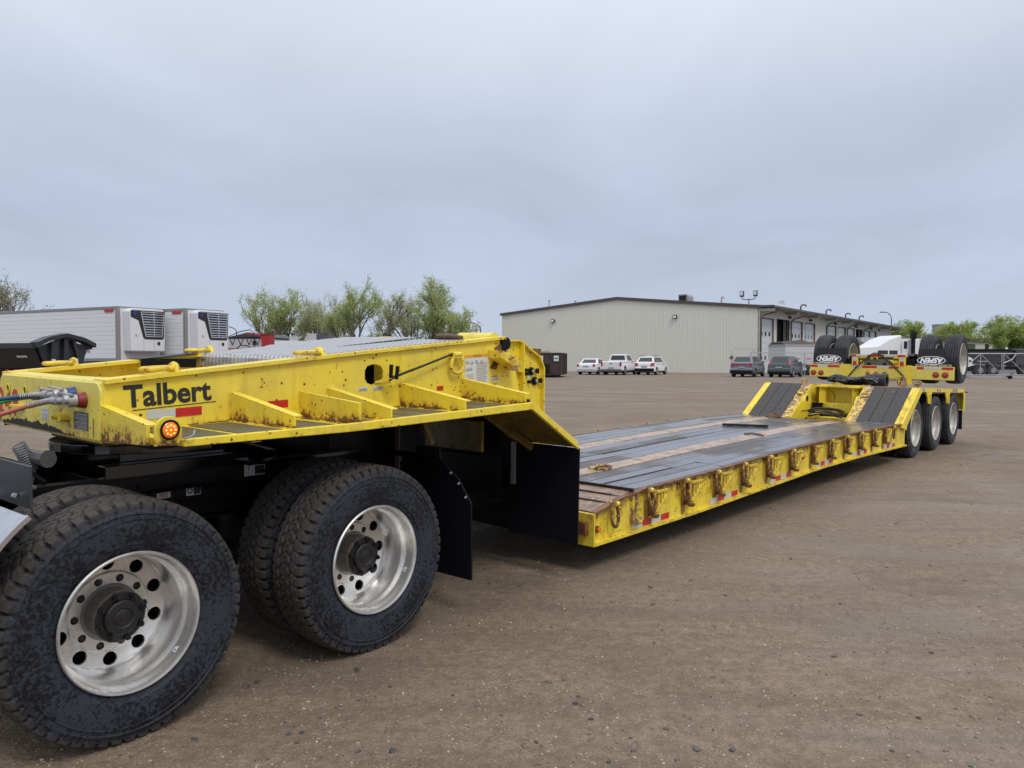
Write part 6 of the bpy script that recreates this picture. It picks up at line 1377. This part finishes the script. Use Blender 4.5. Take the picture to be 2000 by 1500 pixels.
for y in (8.0, 9.3):
    b = MB(False); b.cyl((.0, y, .5), (.5, y, .5), .5, n=22); b.cyl((1.9, y, .5), (2.4, y, .5), .5, n=22); b.build('wheel', TYREC, sd, smooth=40)

# red machine, white enclosed trailer, red cabinet, white rooftops beyond the neck
def boxes(name, label, cat, loc, rz, parts_):
    o = thing(name, label, cat, (*loc, 0), R(rz))
    for nm, mt, fn in parts_: part(nm, mt, fn, o)
    return o
RED = simple('red_machine_paint', (.36, .02, .022), .4, 0, .12, 1)
boxes('enclosed_trailer', 'white box trailer with a black frame roof beyond the gooseneck', 'trailer', at(442, 64), -6, (
    ('box', simple('grey_white_panel', (.45, .46, .48), .5), lambda b: b.box(0, 3.4, 0, 7, .7, 3.05)), ('roof_edge', BLK, lambda b: b.box(-.05, 3.45, -.05, 7.05, 3.05, 3.15)),
    *[('roof_brace', BLK, lambda b, k=k: b.prism([(.3 + k * .7, 3.0), (.34 + k * .7, 3.0), (.52 + k * .7, 2.60), (.70 + k * .7, 3.0), (.74 + k * .7, 3.0), (.54 + k * .7, 2.52), (.50 + k * .7, 2.52)], 'y', -.04, -.01)) for k in range(4)],
    ('window', GLASS, lambda b: b.box(2.2, 2.5, -.02, -.005, 2.5, 2.85)), ('tarp_peak', simple('dark_tarp', (.05, .05, .055), .6), lambda b: b.prism([(0, 3.15), (1.7, 3.55), (3.4, 3.15)], 'y', .2, 6.8)), ('wheel', TYREC, lambda b: b.cyl((-.1, 4, .4), (3.5, 4, .4), .4, n=20))))
boxes('red_drill', 'red farm machine with long toolbar parked in front of the white box trailer', 'machine', at(441, 60), -6, (
    ('toolbar', RED, lambda b: (b.box(0, 2.2, 0, .5, 1.35, 1.75), b.box(.1, 1.9, -.2, .6, 1.9, 2.2))), ('lettering', WHITE, lambda b: (b.box(.5, 1.0, -.21, -.202, 1.98, 2.08), b.box(1.2, 1.8, -.21, -.202, 1.98, 2.08))),
    ('hose', BLK, lambda b: (b.tube([(.9, -.1, 2.2), (1.2, -.1, 2.42), (1.7, -.1, 2.4), (2.1, -.1, 2.2), (2.15, -.1, 1.6)], .04, 6), b.tube([(.0, 0, 1.7), (.0, 0, 3.0), (1.1, 0, 3.45), (1.9, 0, 3.6), (2.2, 0, 3.4), (2.3, 0, 1.7)], .035, 6))), ('wheel', TYREC, lambda b: (b.cyl((.2, .3, .5), (.5, .3, .5), .5, n=20), b.cyl((1.6, .3, .5), (1.9, .3, .5), .5, n=20)))))
boxes('red_hopper', 'upright red metal hopper behind the tread plate cover, left of the trees', 'hopper', at(509, 62), 0, (
    ('bin', RED, lambda b: b.hexa([(.2, 0, 1.2), (.7, 0, 1.2), (.7, 1.2, 1.2), (.2, 1.2, 1.2), (0, 0, 3.25), (.72, 0, 3.3), (.72, 1.2, 3.3), (0, 1.2, 3.25)])), ('rim', simple('dark_red', (.15, .01, .01), .5), lambda b: b.box(-.04, .76, -.04, 1.24, 3.28, 3.38)), ('spout', RED, lambda b: b.bar((-1.4, .5, 3.42), (.1, .5, 3.2), .2, .12)), ('leg', RED, lambda b: [b.box(x, x + .08, y, y + .08, 0, 1.2) for x in (.2, .62) for y in (0, 1.1)])))
for (px0, wpx, Yd, zt, lab, seed) in ((536, 3.4, 58, 2.72, 'low white trailer roof with a square hatch, left of the dark roof unit', 0), (598, 6.2, 57, 2.72, 'white trailer roof carrying a dark boxy roof unit, beyond the tread plate', 1), (705, 3.8, 70, 3.15, 'grey flat-topped container beyond the end of the tread plate', 2)):
    x0, y0 = at(px0, Yd)
    ps = [('body', WHITE if seed < 2 else simple('grey_container', (.33, .33, .33), .6), lambda b, w=wpx, z=zt: b.box(0, w, 0, 2.5, .9, z)), ('chassis', BLK, lambda b, w=wpx: (b.box(.1, w - .1, .2, 2.3, .6, .9), b.cyl((.8, .1, .45), (.8, 2.4, .45), .45, n=18), b.cyl((w - .8, .1, .45), (w - .8, 2.4, .45), .45, n=18)))]
    if seed == 0: ps.append(('roof_hatch', simple('grey_hatch', (.40, .39, .37), .6), lambda b: b.box(1.0, 1.5, .3, .9, 2.72, 3.05)))
    if seed == 1: ps += [('roof_unit', simple('dark_roof_unit', (.06, .065, .07), .5), lambda b: b.box(.6, 1.5, .5, 1.6, 2.9, 3.22)), ('roof_unit_base', simple('grey_hatch', (.40, .39, .37), .6), lambda b: b.box(-.1, .6, .5, 1.6, 2.72, 3.25)), ('roof_rack', BLK, lambda b: b.box(1.7, 5.8, .2, .3, 2.74, 2.9))]
    boxes('parked_trailer', lab, 'trailer', (x0, y0), 0, ps)
boxes('far_building', 'low pale blue building far behind the trees', 'building', at(470, 210), 0, (('wall', simple('pale_blue_siding', (.16, .28, .46), .6), lambda b: b.box(0, 26, 0, 12, 0, 6.3)), ('roof', simple('pale_roof', (.4, .42, .45), .6), lambda b: b.box(-.3, 26.3, -.3, 12.3, 6.3, 6.6))))
# black tractor with beacon behind the gooseneck
boxes('farm_tractor', 'black-roofed tractor cab with orange beacon behind the rear end of the gooseneck', 'tractor', at(908, 58), -4, (
    ('cab_frame', BLK, lambda b: [b.bar(p, q, .10, .10) for p, q in (((.15, 0, 1.6), (.10, 0, 3.05)), ((2.0, 0, 1.6), (1.95, 0, 3.05)), ((.15, 1.6, 1.6), (.1, 1.6, 3.05)), ((2.0, 1.6, 1.6), (1.95, 1.6, 3.05)), ((.75, 0, 1.6), (.75, 0, 3.05)), ((1.35, 0, 1.6), (1.35, 0, 3.05)))]),
    ('cab_window', simple('tinted_cab_glass', (.04, .055, .06), .1), lambda b: b.box(.18, 1.95, .05, 1.55, 1.7, 3.0)), ('cab_roof', BLK, lambda b: b.hexa([(-.1, -.2, 3.05), (2.25, -.2, 3.05), (2.25, 1.8, 3.05), (-.1, 1.8, 3.05), (.05, 0, 3.26), (2.1, 0, 3.26), (2.1, 1.6, 3.26), (.05, 1.6, 3.26)])),
    ('beacon', simple('orange_beacon', (.6, .16, .06), .4), lambda b: b.cyl((.75, .6, 3.26), (.75, .6, 3.58), .08, n=10)), ('mirror', BLK, lambda b: (b.box(-.40, -.22, 0, .1, 2.6, 3.0), b.box(2.35, 2.5, 0, .1, 2.7, 3.0))), ('work_light', WHITE, lambda b: (b.box(1.15, 1.27, -.26, -.2, 3.12, 3.22), b.box(1.75, 1.87, -.26, -.2, 3.12, 3.22))),
    ('hood', simple('green_hood', (.03, .10, .03), .4), lambda b: b.box(.5, 1.6, 1.6, 4.0, 1.1, 2.0)), ('wheel', TYREC, lambda b: (b.cyl((-.5, .8, .95), (.1, .8, .95), .95, n=26), b.cyl((2.0, .8, .95), (2.6, .8, .95), .95, n=26), b.cyl((.0, 3.4, .6), (.4, 3.4, .6), .6, n=22), b.cyl((1.7, 3.4, .6), (2.1, 3.4, .6), .6, n=22)))))

# grain trailer beside the doors, white semi truck, trailer behind it
boxes('grain_trailer', 'light grey grain trailer with a dark tarp roll, parked before the open shop door', 'trailer', at(1533, 69.5), 47 - 30, (
    ('hopper', simple('pale_grey_trailer_body', (.50, .51, .52), .5, 0, .05, .6), lambda b: b.prism([(0, 2.6), (0, 1.3), (2.2, .95), (7.8, .95), (10.0, 1.3), (10.0, 2.6)], 'y', 0, 2.5)), ('top_rail', simple('silver_rail', (.38, .39, .4), .4, .3), lambda b: b.box(-.05, 10.05, -.04, 2.54, 2.58, 2.72)),
    ('tarp', simple('dark_brown_tarp', (.075, .055, .045), .7, 0, .3, 1), lambda b: [b.hexa([(0 + k, .1, 2.72), (1 + k, .1, 2.72), (1 + k, 2.4, 2.72), (k, 2.4, 2.72), (k, .5, 2.9 + .14 * ((k * 7) % 3)), (1 + k, .5, 2.9 + .14 * (((k + 1) * 7) % 3)), (1 + k, 2.0, 2.95), (k, 2.0, 2.95)]) for k in range(10)]),
    ('reflector_strip', REDT, lambda b: [b.box(1.0 + k * 1.2, 1.5 + k * 1.2, -.012, -.002, 1.42, 1.50) for k in range(7)]), ('logo', LABG, lambda b: b.box(4.0, 4.8, -.012, -.002, 2.0, 2.35)), ('wheel', TYREC, lambda b: [b.cyl((x, 0, .5), (x, 2.5, .5), .5, n=22) for x in (8.0, 9.2)]), ('landing_gear', BLK, lambda b: b.box(2.4, 2.55, .3, 2.2, 0, 1.0))))
sm = thing('semi_truck', 'white semi truck with sloping hood and raised roof fairing behind the booster axle', 'truck', (*at(1650, 52.5), 0), R(8))
part('cab', WHITE, lambda b: b.prism([(.2, .6), (.2, 1.6), (.35, 2.0), (.9, 2.2), (2.0, 2.28), (2.4, 2.34), (3.1, 2.75), (3.9, 3.02), (4.05, 3.02), (4.05, .9), (3.4, .6)], 'y', 0, 2.3), sm, .08)
part('sleeper', WHITE, lambda b: b.box(4.07, 5.4, .05, 2.25, .9, 2.75), sm, .06); part('roof_gap', FRM, lambda b: b.box(4.06, 4.5, .3, 2.0, 2.6, 2.95), sm)
part('windscreen', GLASS, lambda b: b.prism([(2.25, 1.75), (2.35, 2.0), (2.75, 2.0), (3.05, 2.0), (3.05, 1.5), (2.3, 1.5)], 'y', -.01, -.004) , sm); part('side_window', GLASS, lambda b: b.box(3.15, 3.75, -.012, -.004, 1.5, 2.0), sm)
part('exhaust_stack', BLK, lambda b: (b.cyl((4.75, -.18, 1.0), (4.75, -.18, 3.25), .13, n=14), b.box(4.62, 4.90, -.32, -.05, 2.75, 3.2)), sm); part('mirror', BLK, lambda b: b.box(4.1, 4.2, -.35, -.15, 2.1, 2.6), sm)
part('fender', WHITE, lambda b: b.prism([(.6, .5)] + [(1.25 + .65 * math.cos(t), .52 + .65 * math.sin(t)) for t in np.linspace(math.pi, 0, 9)] + [(1.8, .5), (1.25 + .52, .55)] + [(1.25 + .52 * math.cos(t), .52 + .52 * math.sin(t)) for t in np.linspace(0, math.pi, 9)], 'y', -.06, .4), sm)
part('frame', BLK, lambda b: b.box(.4, 8.0, .7, 1.6, .6, .85), sm); disc_wheels(sm, (1.25, 6.2, 7.5), -.02, .5, .35); disc_wheels(sm, (1.25, 6.2, 7.5), 2.0, .5, .35)
boxes('flat_trailer', 'grey-white long trailer top parked between the white truck and the shop', 'trailer', at(1680, 84), 20, (('box', simple('grey_white_panel', (.45, .46, .48), .5), lambda b: b.box(0, 9.0, 0, 2.5, 1.1, 3.75)), ('chassis', BLK, lambda b: b.box(.2, 8.8, .3, 2.2, .6, 1.1)), ('wheel', TYREC, lambda b: b.cyl((7.5, 0, .5), (7.5, 2.5, .5), .5, n=20))))
# right background: black dump truck, white car hood, gate, far tank and column building
dt = thing('dump_truck', 'black tri-axle dump truck parked behind the chain-link gate at the right edge', 'truck', (*at(1887, 66.0), 0), R(3))
part('dump_box', BD, lambda b: b.prism([(.3, 1.05), (.2, 2.15), (3.55, 2.15), (4.0, 2.0), (3.4, 1.3), (3.2, 1.0)], 'y', 0, 2.4), dt, .02); part('top_rail', BLK, lambda b: (b.box(.1, 3.8, -.05, 2.45, 2.12, 2.28), b.box(3.3, 4.3, .2, 2.2, 2.05, 2.15)), dt)
part('frame', BLK, lambda b: b.box(.5, 6.5, .8, 1.6, .55, .85), dt); part('headache_lamp', WHITE, lambda b: b.box(3.3, 3.5, -.05, .0, 2.28, 2.42), dt); part('cab', simple('dark_grey_cab', (.05, .05, .055), .4), lambda b: b.box(4.3, 6.4, .1, 2.3, .9, 2.3), dt, .06); part('side_text', LAB, lambda b: b.box(.9, 1.9, -.012, -.002, 1.24, 1.28), dt)
for x in (1.2, 2.3, 5.1): b = MB(False); b.cyl((x, -.05, .5), (x, .45, .5), .5, n=24); t_ = b.build('wheel', TYREC, dt, smooth=40); b = MB(False); b.cyl((x, -.06, .5), (x, .0, .5), .22, n=18); b.build('rim', FRM, t_)
b = MB(False); b.tube([(3.2, 0, 1.1), (3.9, 0, 1.4), (4.3, 0, 1.9)], .06, 6); b.build('exhaust_pipe', GALV, dt)
wh = boxes('white_tank_truck', 'small white truck nose showing right of the raised booster tyre', 'truck', at(1868, 60.0), 0, (('hood', WHITE, lambda b: b.prism([(-.6, .85), (.95, .85), (1.15, 1.0), (1.2, 1.45), (.9, 1.62), (-.6, 1.75)], 'y', 0, 1.9)), ('bumper', BLK, lambda b: b.box(-.6, 1.2, -.05, 1.95, .5, .85)), ('wheel', TYREC, lambda b: (b.cyl((.2, -.02, .42), (.2, .3, .42), .42, n=20), b.cyl((.2, 1.6, .42), (.2, 1.92, .42), .42, n=20))), ('headlight', GLASS, lambda b: b.box(.9, 1.1, -.01, .0, 1.2, 1.35))))
boxes('column_building', 'low beige building with tall dark openings beyond the gate', 'building', at(1870, 130), 0, (('wall', SIDE2, lambda b: b.box(0, 12, 0, 8, 0, 4.6)), ('opening', simple('olive_shutter', (.09, .11, .05), .6), lambda b: b.box(.8, 2.8, -.02, -.01, 1.0, 4.0)), ('opening', DARKIN, lambda b: (b.box(4.4, 5.0, -.02, -.01, .2, 4.0), b.box(6.4, 6.6, -.02, -.01, .2, 4.2))), ('canopy', TRIM, lambda b: (b.box(-.5, 12.5, -.5, 8.5, 4.6, 4.9), b.box(6.7, 6.85, -.4, -.25, 0, 5.3)))))
boxes('far_silo', 'grey concrete tower between the round green trees at the right', 'tower', at(1823, 230), 0, (('tower', simple('grey_concrete', (.30, .30, .31), .8), lambda b: (b.box(.9, 3.4, 0, 3, 0, 11.5), b.box(0, 1.0, 0, 3, 0, 7.0))), ('cap', FRM, lambda b: b.box(.8, 3.5, -.1, 3.1, 11.5, 11.8))))
gt = thing('yard_gate', 'galvanised chain-link rolling gate with diagonal braces at the right edge', 'gate', (*at(1868, 56.5), 0), R(2))
def f(b):
    for z in (.28, 1.82): b.cyl((0, 0, z), (9.0, 0, z), .035, n=8)
    for x in (.0, 1.72, 3.28, 3.42, 5.1, 6.9, 8.9): b.cyl((x, 0, .2 if x != 3.42 else 0), (x, 0, 1.84), .03, n=8)
part('gate_frame', GALV, f, gt)
for p, q in (((.0, .3), (1.72, 1.8)), ((1.72, 1.8), (3.28, .3)), ((3.42, 1.8), (5.1, .3)), ((5.1, .3), (6.9, 1.8))): part('diagonal_brace', GALV, lambda b: b.cyl((p[0], 0, p[1]), (q[0], 0, q[1]), .025, n=6), gt)
def mesh_panel(x0, x1, z0, z1, par, st=.10):
    def f(b):
        n = int((x1 - x0 + z1 - z0) / st)
        for i in range(n):
            s_ = x0 - (z1 - z0) + i * st
            for sg in (1, -1):
                a = Vector((s_, 0, z0)); c = Vector((s_ + (z1 - z0), 0, z1))
                if a.x < x0: a = Vector((x0, 0, z0 + (x0 - s_)))
                if c.x > x1: c = Vector((x1, 0, z0 + (x1 - s_)))
                if sg < 0: a.z, c.z = z1 + z0 - a.z, z1 + z0 - c.z
                if (c - a).length > .05: b.cyl(a, c, .0014, n=3, caps=False)
    o = part('chain_link_mesh', GALV, f, par); o['kind'] = 'stuff'
mesh_panel(0, 9.0, .28, 1.82, gt, .18)
part('gate_wheel', RUB, lambda b: (b.cyl((3.9, -.1, .12), (3.9, .1, .12), .12, n=14), b.bar((3.6, 0, .15), (4.1, 0, .4), .05, .05)), gt)
fn_ = thing('chain_link_fence', 'short chain-link fence with a top rail standing in front of the building corner', 'fence', (*at(1466, 66.0), 0), R(28))
part('top_rail', GALV, lambda b: (b.cyl((0, 0, 1.98), (9.5, 0, 1.98), .03, n=8)), fn_)
for x in (0, 3.1, 6.3, 9.5): part('post', GALV, lambda b: b.cyl((x, 0, 0), (x, 0, 2.0), .035, n=8), fn_)
mesh_panel(0, 9.5, .1, 1.96, fn_, .16)
pg = thing('pipe_gate', 'bent pipe gate frame with a wheel at the corner of the building', 'gate', (*at(1428, 68.0), 0), R(20))
part('pipe', GALV, lambda b: b.tube([(0, 0, .3), (0, 0, 2.1), (.12, 0, 2.28), (.3, 0, 2.32), (2.1, 0, 2.32), (2.3, 0, 2.2), (2.35, 0, 1.9)], .035, 8), pg); part('gate_wheel', simple('grey_wheel', (.12, .12, .12), .5), lambda b: b.cyl((0, -.06, 1.55), (0, .06, 1.55), .17, n=16), pg)
# street lamps
def lamp(px, Yd, ztop, arm, label):
    o = thing('street_lamp', label, 'street lamp', (*at(px, Yd), 0)); 
    pts = [(0, 0, 0), (0, 0, ztop * .75), (0, 0, ztop * .86)] + [(arm * (1 - math.cos(t)), 0, ztop * .86 + ztop * .13 * math.sin(t)) for t in np.linspace(.2, math.pi / 2, 8)]
    b = MB(False); b.tube(pts, [.12, .09, .08] + [.07] * 8, 8); b.build('pole', simple('dark_lamp_pole', (.09, .09, .10), .5, .3), o)
    b = MB(False); x = arm; b.box(x - .1 if arm > 0 else x - .8, x + .8 if arm > 0 else x + .1, -.12, .12, ztop * .99 - .08, ztop * .99 + .07); b.build('lamp_head', simple('dark_lamp_pole', (.09, .09, .10), .5, .3), o)
lamp(1739, 135, 9.6, -1.2, 'tall curved street lamp rising past the far end of the shop building')
lamp(462, 120, 6.4, -1.6, 'curved street lamp between the white trailer and the trees at left')
lamp(938, 115, 6.8, -1.8, 'thin curved street lamp just above the tractor cab beacon')

# ------------------------------------------------------------------ trees
LEAF1 = None
def leaf_mat(name, a, c_):
    m, nt = newmat(name); v = objco(nt); n1 = noise(nt, .9, 3, .6, v); n2 = noise(nt, 14, 2, .6, v)
    c = mixc(nt, mth(nt, 'ADD', mth(nt, 'MULTIPLY', n1, .5), mth(nt, 'MULTIPLY', n2, .5)), a, c_)
    b = bsdf(nt); fin(nt, c, .6, 0, None, .3)
    tl = nd(nt, 'ShaderNodeBsdfTranslucent'); nt.links.new(c, tl.inputs[0]); mx = nd(nt, 'ShaderNodeMixShader'); mx.inputs[0].default_value = .6
    nt.links.new(b.outputs[0], mx.inputs[1]); nt.links.new(tl.outputs[0], mx.inputs[2]); nt.links.new(mx.outputs[0], nt.nodes['Material Output'].inputs[0]); return m
LG = leaf_mat('young_green_leaves', (.31, .38, .13), (.54, .60, .27)); LP = leaf_mat('pale_budding_leaves', (.38, .42, .21), (.60, .62, .37)); LB = leaf_mat('bright_green_leaves', (.28, .35, .09), (.46, .53, .18)); LW = leaf_mat('whitish_buds', (.28, .28, .16), (.45, .44, .30))
BARK = simple('grey_brown_bark', (.15, .125, .10), .8, 0, .25, 3)
def tree(loc, Ht, label, leaf, nleaf0=5000, spread=.42, seed=0, stems=3, lean=0.0, lsize=.13, base=0.0, group=None, bare=0.0, upright=.8, rnd=0.0):
    nleaf = int(nleaf0 * 1.25); rs = random.Random(seed); o = thing('tree', label, 'tree', (*loc, base), 0, group)
    b = MB(False); tips = []
    def grow(p, d, L, r_, depth):
        n = 4; pts = [p]; q = Vector(p); dd = Vector(d)
        for i in range(n):
            dd = (dd + Vector((rs.gauss(0, .10), rs.gauss(0, .10), rs.gauss(0, .05) + .05 * upright))).normalized(); q = q + dd * L / n; pts.append(Vector(q))
        rr = [r_ * (1 - .55 * i / n) for i in range(n + 1)]; b.tube(pts, rr, 5 if depth < 2 else 3)
        if depth >= 2: tips.extend([(pts[i], depth, L) for i in range(1, n + 1)])
        if depth < 4:
            k = rs.choice((3, 4, 4)) if depth < 2 else rs.choice((2, 3, 3))
            for c in range(k):
                t = rs.uniform(.35, 1.0); i = min(n - 1, int(t * n)); pp = pts[i].lerp(pts[i + 1], t * n - i)
                a = rs.uniform(0, 2 * math.pi); tilt = rs.uniform(.35, .75) if depth else rs.uniform(.3, .6)
                ax = dd.orthogonal().normalized(); ax = Matrix.Rotation(a, 3, dd) @ ax; nd_ = (Matrix.Rotation(tilt, 3, ax) @ dd); nd_ = (nd_ + Vector((0, 0, .18 * upright))).normalized()
                grow(pp, nd_, L * rs.uniform(.50, .72), r_ * .56, depth + 1)
    for s_ in range(stems):
        a = 2 * math.pi * s_ / stems + rs.uniform(-.4, .4); d = Vector((math.cos(a) * spread * rs.uniform(.3, 1) + lean, math.sin(a) * spread * rs.uniform(.3, 1), 1)).normalized()
        grow(Vector((math.cos(a) * .15, math.sin(a) * .15, -.1)), d, Ht * rs.uniform(.46, .62), Ht * .019, 0)
    zmax = max(t[0].z for t in tips); k = Ht / zmax
    b.v = [(x * k, y * k, z * k) for x, y, z in b.v]
    b.build('trunk', BARK, o, smooth=60, recalc=False)
    tips = [t for t in tips if rs.random() > bare * .3]
    npt = np.random.RandomState(seed); idx = npt.randint(0, len(tips), nleaf); P = np.array([tuple(tips[i][0] * k) for i in idx]); dep = np.array([tips[i][1] for i in idx])
    P = P + npt.normal(0, 1, (nleaf, 3)) * (Ht * .020); 
    if rnd:
        wx = Ht * rnd; nc = 70; u = npt.normal(0, 1, (nc, 3)); u /= np.linalg.norm(u, axis=1)[:, None]; u *= (npt.rand(nc, 1) ** .4); cc = u * np.array([wx, wx, Ht * .40]) * .92 + np.array([0, 0, Ht * .58])
        q = cc[npt.randint(0, nc, nleaf)] + npt.normal(0, 1, (nleaf, 3)) * Ht * .050; P = np.concatenate([P, q])
        e = ((P[:, 0] / wx) ** 2 + (P[:, 1] / wx) ** 2 + ((P[:, 2] - Ht * .58) / (Ht * .43)) ** 2); P = P[e < 1.08]
    P = P[P[:, 2] > Ht * .12]; nl = len(P)
    A = npt.normal(0, 1, (nl, 3)); A /= np.linalg.norm(A, axis=1)[:, None]; Bv = np.cross(A, npt.normal(0, 1, (nl, 3))); Bv /= np.linalg.norm(Bv, axis=1)[:, None]
    s = (lsize * (.5 + npt.rand(nl)))[:, None]; V = np.stack([P - A * s * .5, P + Bv * s * .3, P + A * s * .5, P - Bv * s * .3], 1).reshape(-1, 3)
    F = (np.arange(nl)[:, None] * 4 + np.arange(4)[None]).tolist(); me = bpy.data.meshes.new('crown'); me.from_pydata(V.tolist(), [], F); me.materials.append(leaf); me.update()
    c = bpy.data.objects.new('crown', me); col.objects.link(c); c.parent = o; c['kind'] = 'stuff'
    return o
GRP = 'young-leaved trees behind the gooseneck'
tree(at(528, 100), 9.8, 'green-leaved multi-stem tree, leftmost of the row behind the gooseneck', LG, 7000, .55, 11, 4, -.05, .17, 0, GRP)
tree(at(566, 104), 10.7, 'dense green upright tree, second from the left in the row behind the gooseneck', LG, 7500, .22, 12, 3, 0, .17, 0, GRP)
tree(at(612, 100), 10.2, 'sparse greyish tree with bare twigs left of the tall middle tree', LP, 4200, .28, 23, 4, 0, .13, 0, GRP, .5)
tree(at(645, 106), 10.4, 'thin pale budding tree touching the tall middle tree on its left', LP, 4200, .25, 14, 3, 0, .13, 0, GRP, .5)
tree(at(686, 96), 11.6, 'tall full green tree in the middle of the row', LG, 9000, .30, 15, 4, 0, .17, 0, GRP)
tree(at(725, 100), 10.3, 'thin tree leaning right in the gap between the two tallest trees', LP, 3000, .12, 16, 2, .40, .14, 0, GRP, .3)
tree(at(742, 112), 5.6, 'low bright green bush tree in the gap below the leaning tree', LG, 3500, .5, 17, 4, 0, .18, 0, GRP)
tree(at(812, 103), 9.6, 'pale green tree left of the tallest spire-topped tree', LP, 6000, .35, 18, 4, -.12, .16, 0, GRP)
tree(at(846, 98), 12.0, 'tallest spire-topped green tree in the right part of the row', LG, 7500, .16, 19, 3, 0, .17, 0, GRP)
tree(at(868, 98), 10.9, 'wide green tree with branches reaching right, last of the row before the building', LG, 8500, .52, 20, 4, .22, .17, 0, GRP)
tree(at(905, 118), 4.6, 'low grey-green scrub tree behind the tractor cab', LP, 2600, .5, 21, 4, 0, .16, 0, GRP)
tree(at(1772, 150), 8.9, 'round green tree just right of the far end of the shop building', LB, 7500, .5, 31, 4, -.05, .24, 0, 'round green trees at the right', 0, .4, 0.48)
tree(at(1810, 156), 6.8, 'small round green tree left of the grey tower', LB, 3800, .35, 32, 3, 0, .24, 0, 'round green trees at the right', 0, .4, 0.38)
tree(at(1868, 150), 9.1, 'round green tree right of the grey tower, above the raised tyre', LB, 9500, .55, 33, 5, 0, .24, 0, 'round green trees at the right', 0, .4, 0.52)
tree(at(1972, 118), 8.2, 'wide green tree at the right edge above the dump truck', LB, 12000, .75, 34, 5, .05, .22, 0, 'round green trees at the right', 0, .3, 0.62)
tree(at(2030, 122), 8.0, 'green tree cut by the right edge of the picture', LB, 7000, .5, 35, 4, 0, .22, 0, 'round green trees at the right', 0, .4, 0.5)
tree(at(-25, 62), 8.0, 'sparse whitish budding tree at the left edge above the trailer roof', LW, 3800, .55, 41, 4, .15, .13, 0, None, .5)
tree(at(1693, 190), 8.3, 'dark pointed treetop just above the shop roof', simple('dark_needles', (.03, .045, .03), .8), 2500, .08, 42, 1, 0, .3)
for (x0, x1, Yd, h, nm, lab) in ((440, 960, 125, 2.6, 'hedge', 'low green thicket under the row of trees'), (1740, 2060, 165, 1.9, 'hedge', 'low green thicket under the round trees at the right')):
    rs = np.random.RandomState(int(x0)); n = 14000; px = x0 + (x1 - x0) * rs.rand(n); yy = Yd + rs.rand(n) * 6; xx = (px - 1000) / 1545 * yy
    hh = h * (.55 + .45 * np.array([mnoise.noise(Vector((float(a) * .25, 0, 3))) for a in xx]) + .3); zz = hh * rs.rand(n) ** .6
    P = np.stack([xx, yy, zz], -1); A = rs.normal(0, 1, (n, 3)); A /= np.linalg.norm(A, axis=1)[:, None]; Bv = np.cross(A, rs.normal(0, 1, (n, 3))); Bv /= np.linalg.norm(Bv, axis=1)[:, None]
    s = .28; V = np.stack([P - A * s * .5, P + Bv * s * .35, P + A * s * .5, P - Bv * s * .35], 1).reshape(-1, 3); me = bpy.data.meshes.new(nm); me.from_pydata(V.tolist(), [], (np.arange(n)[:, None] * 4 + np.arange(4)[None]).tolist()); me.materials.append(LG); me.update()
    o = bpy.data.objects.new(nm, me); col.objects.link(o); tag(o, lab, 'hedge', kind='stuff')
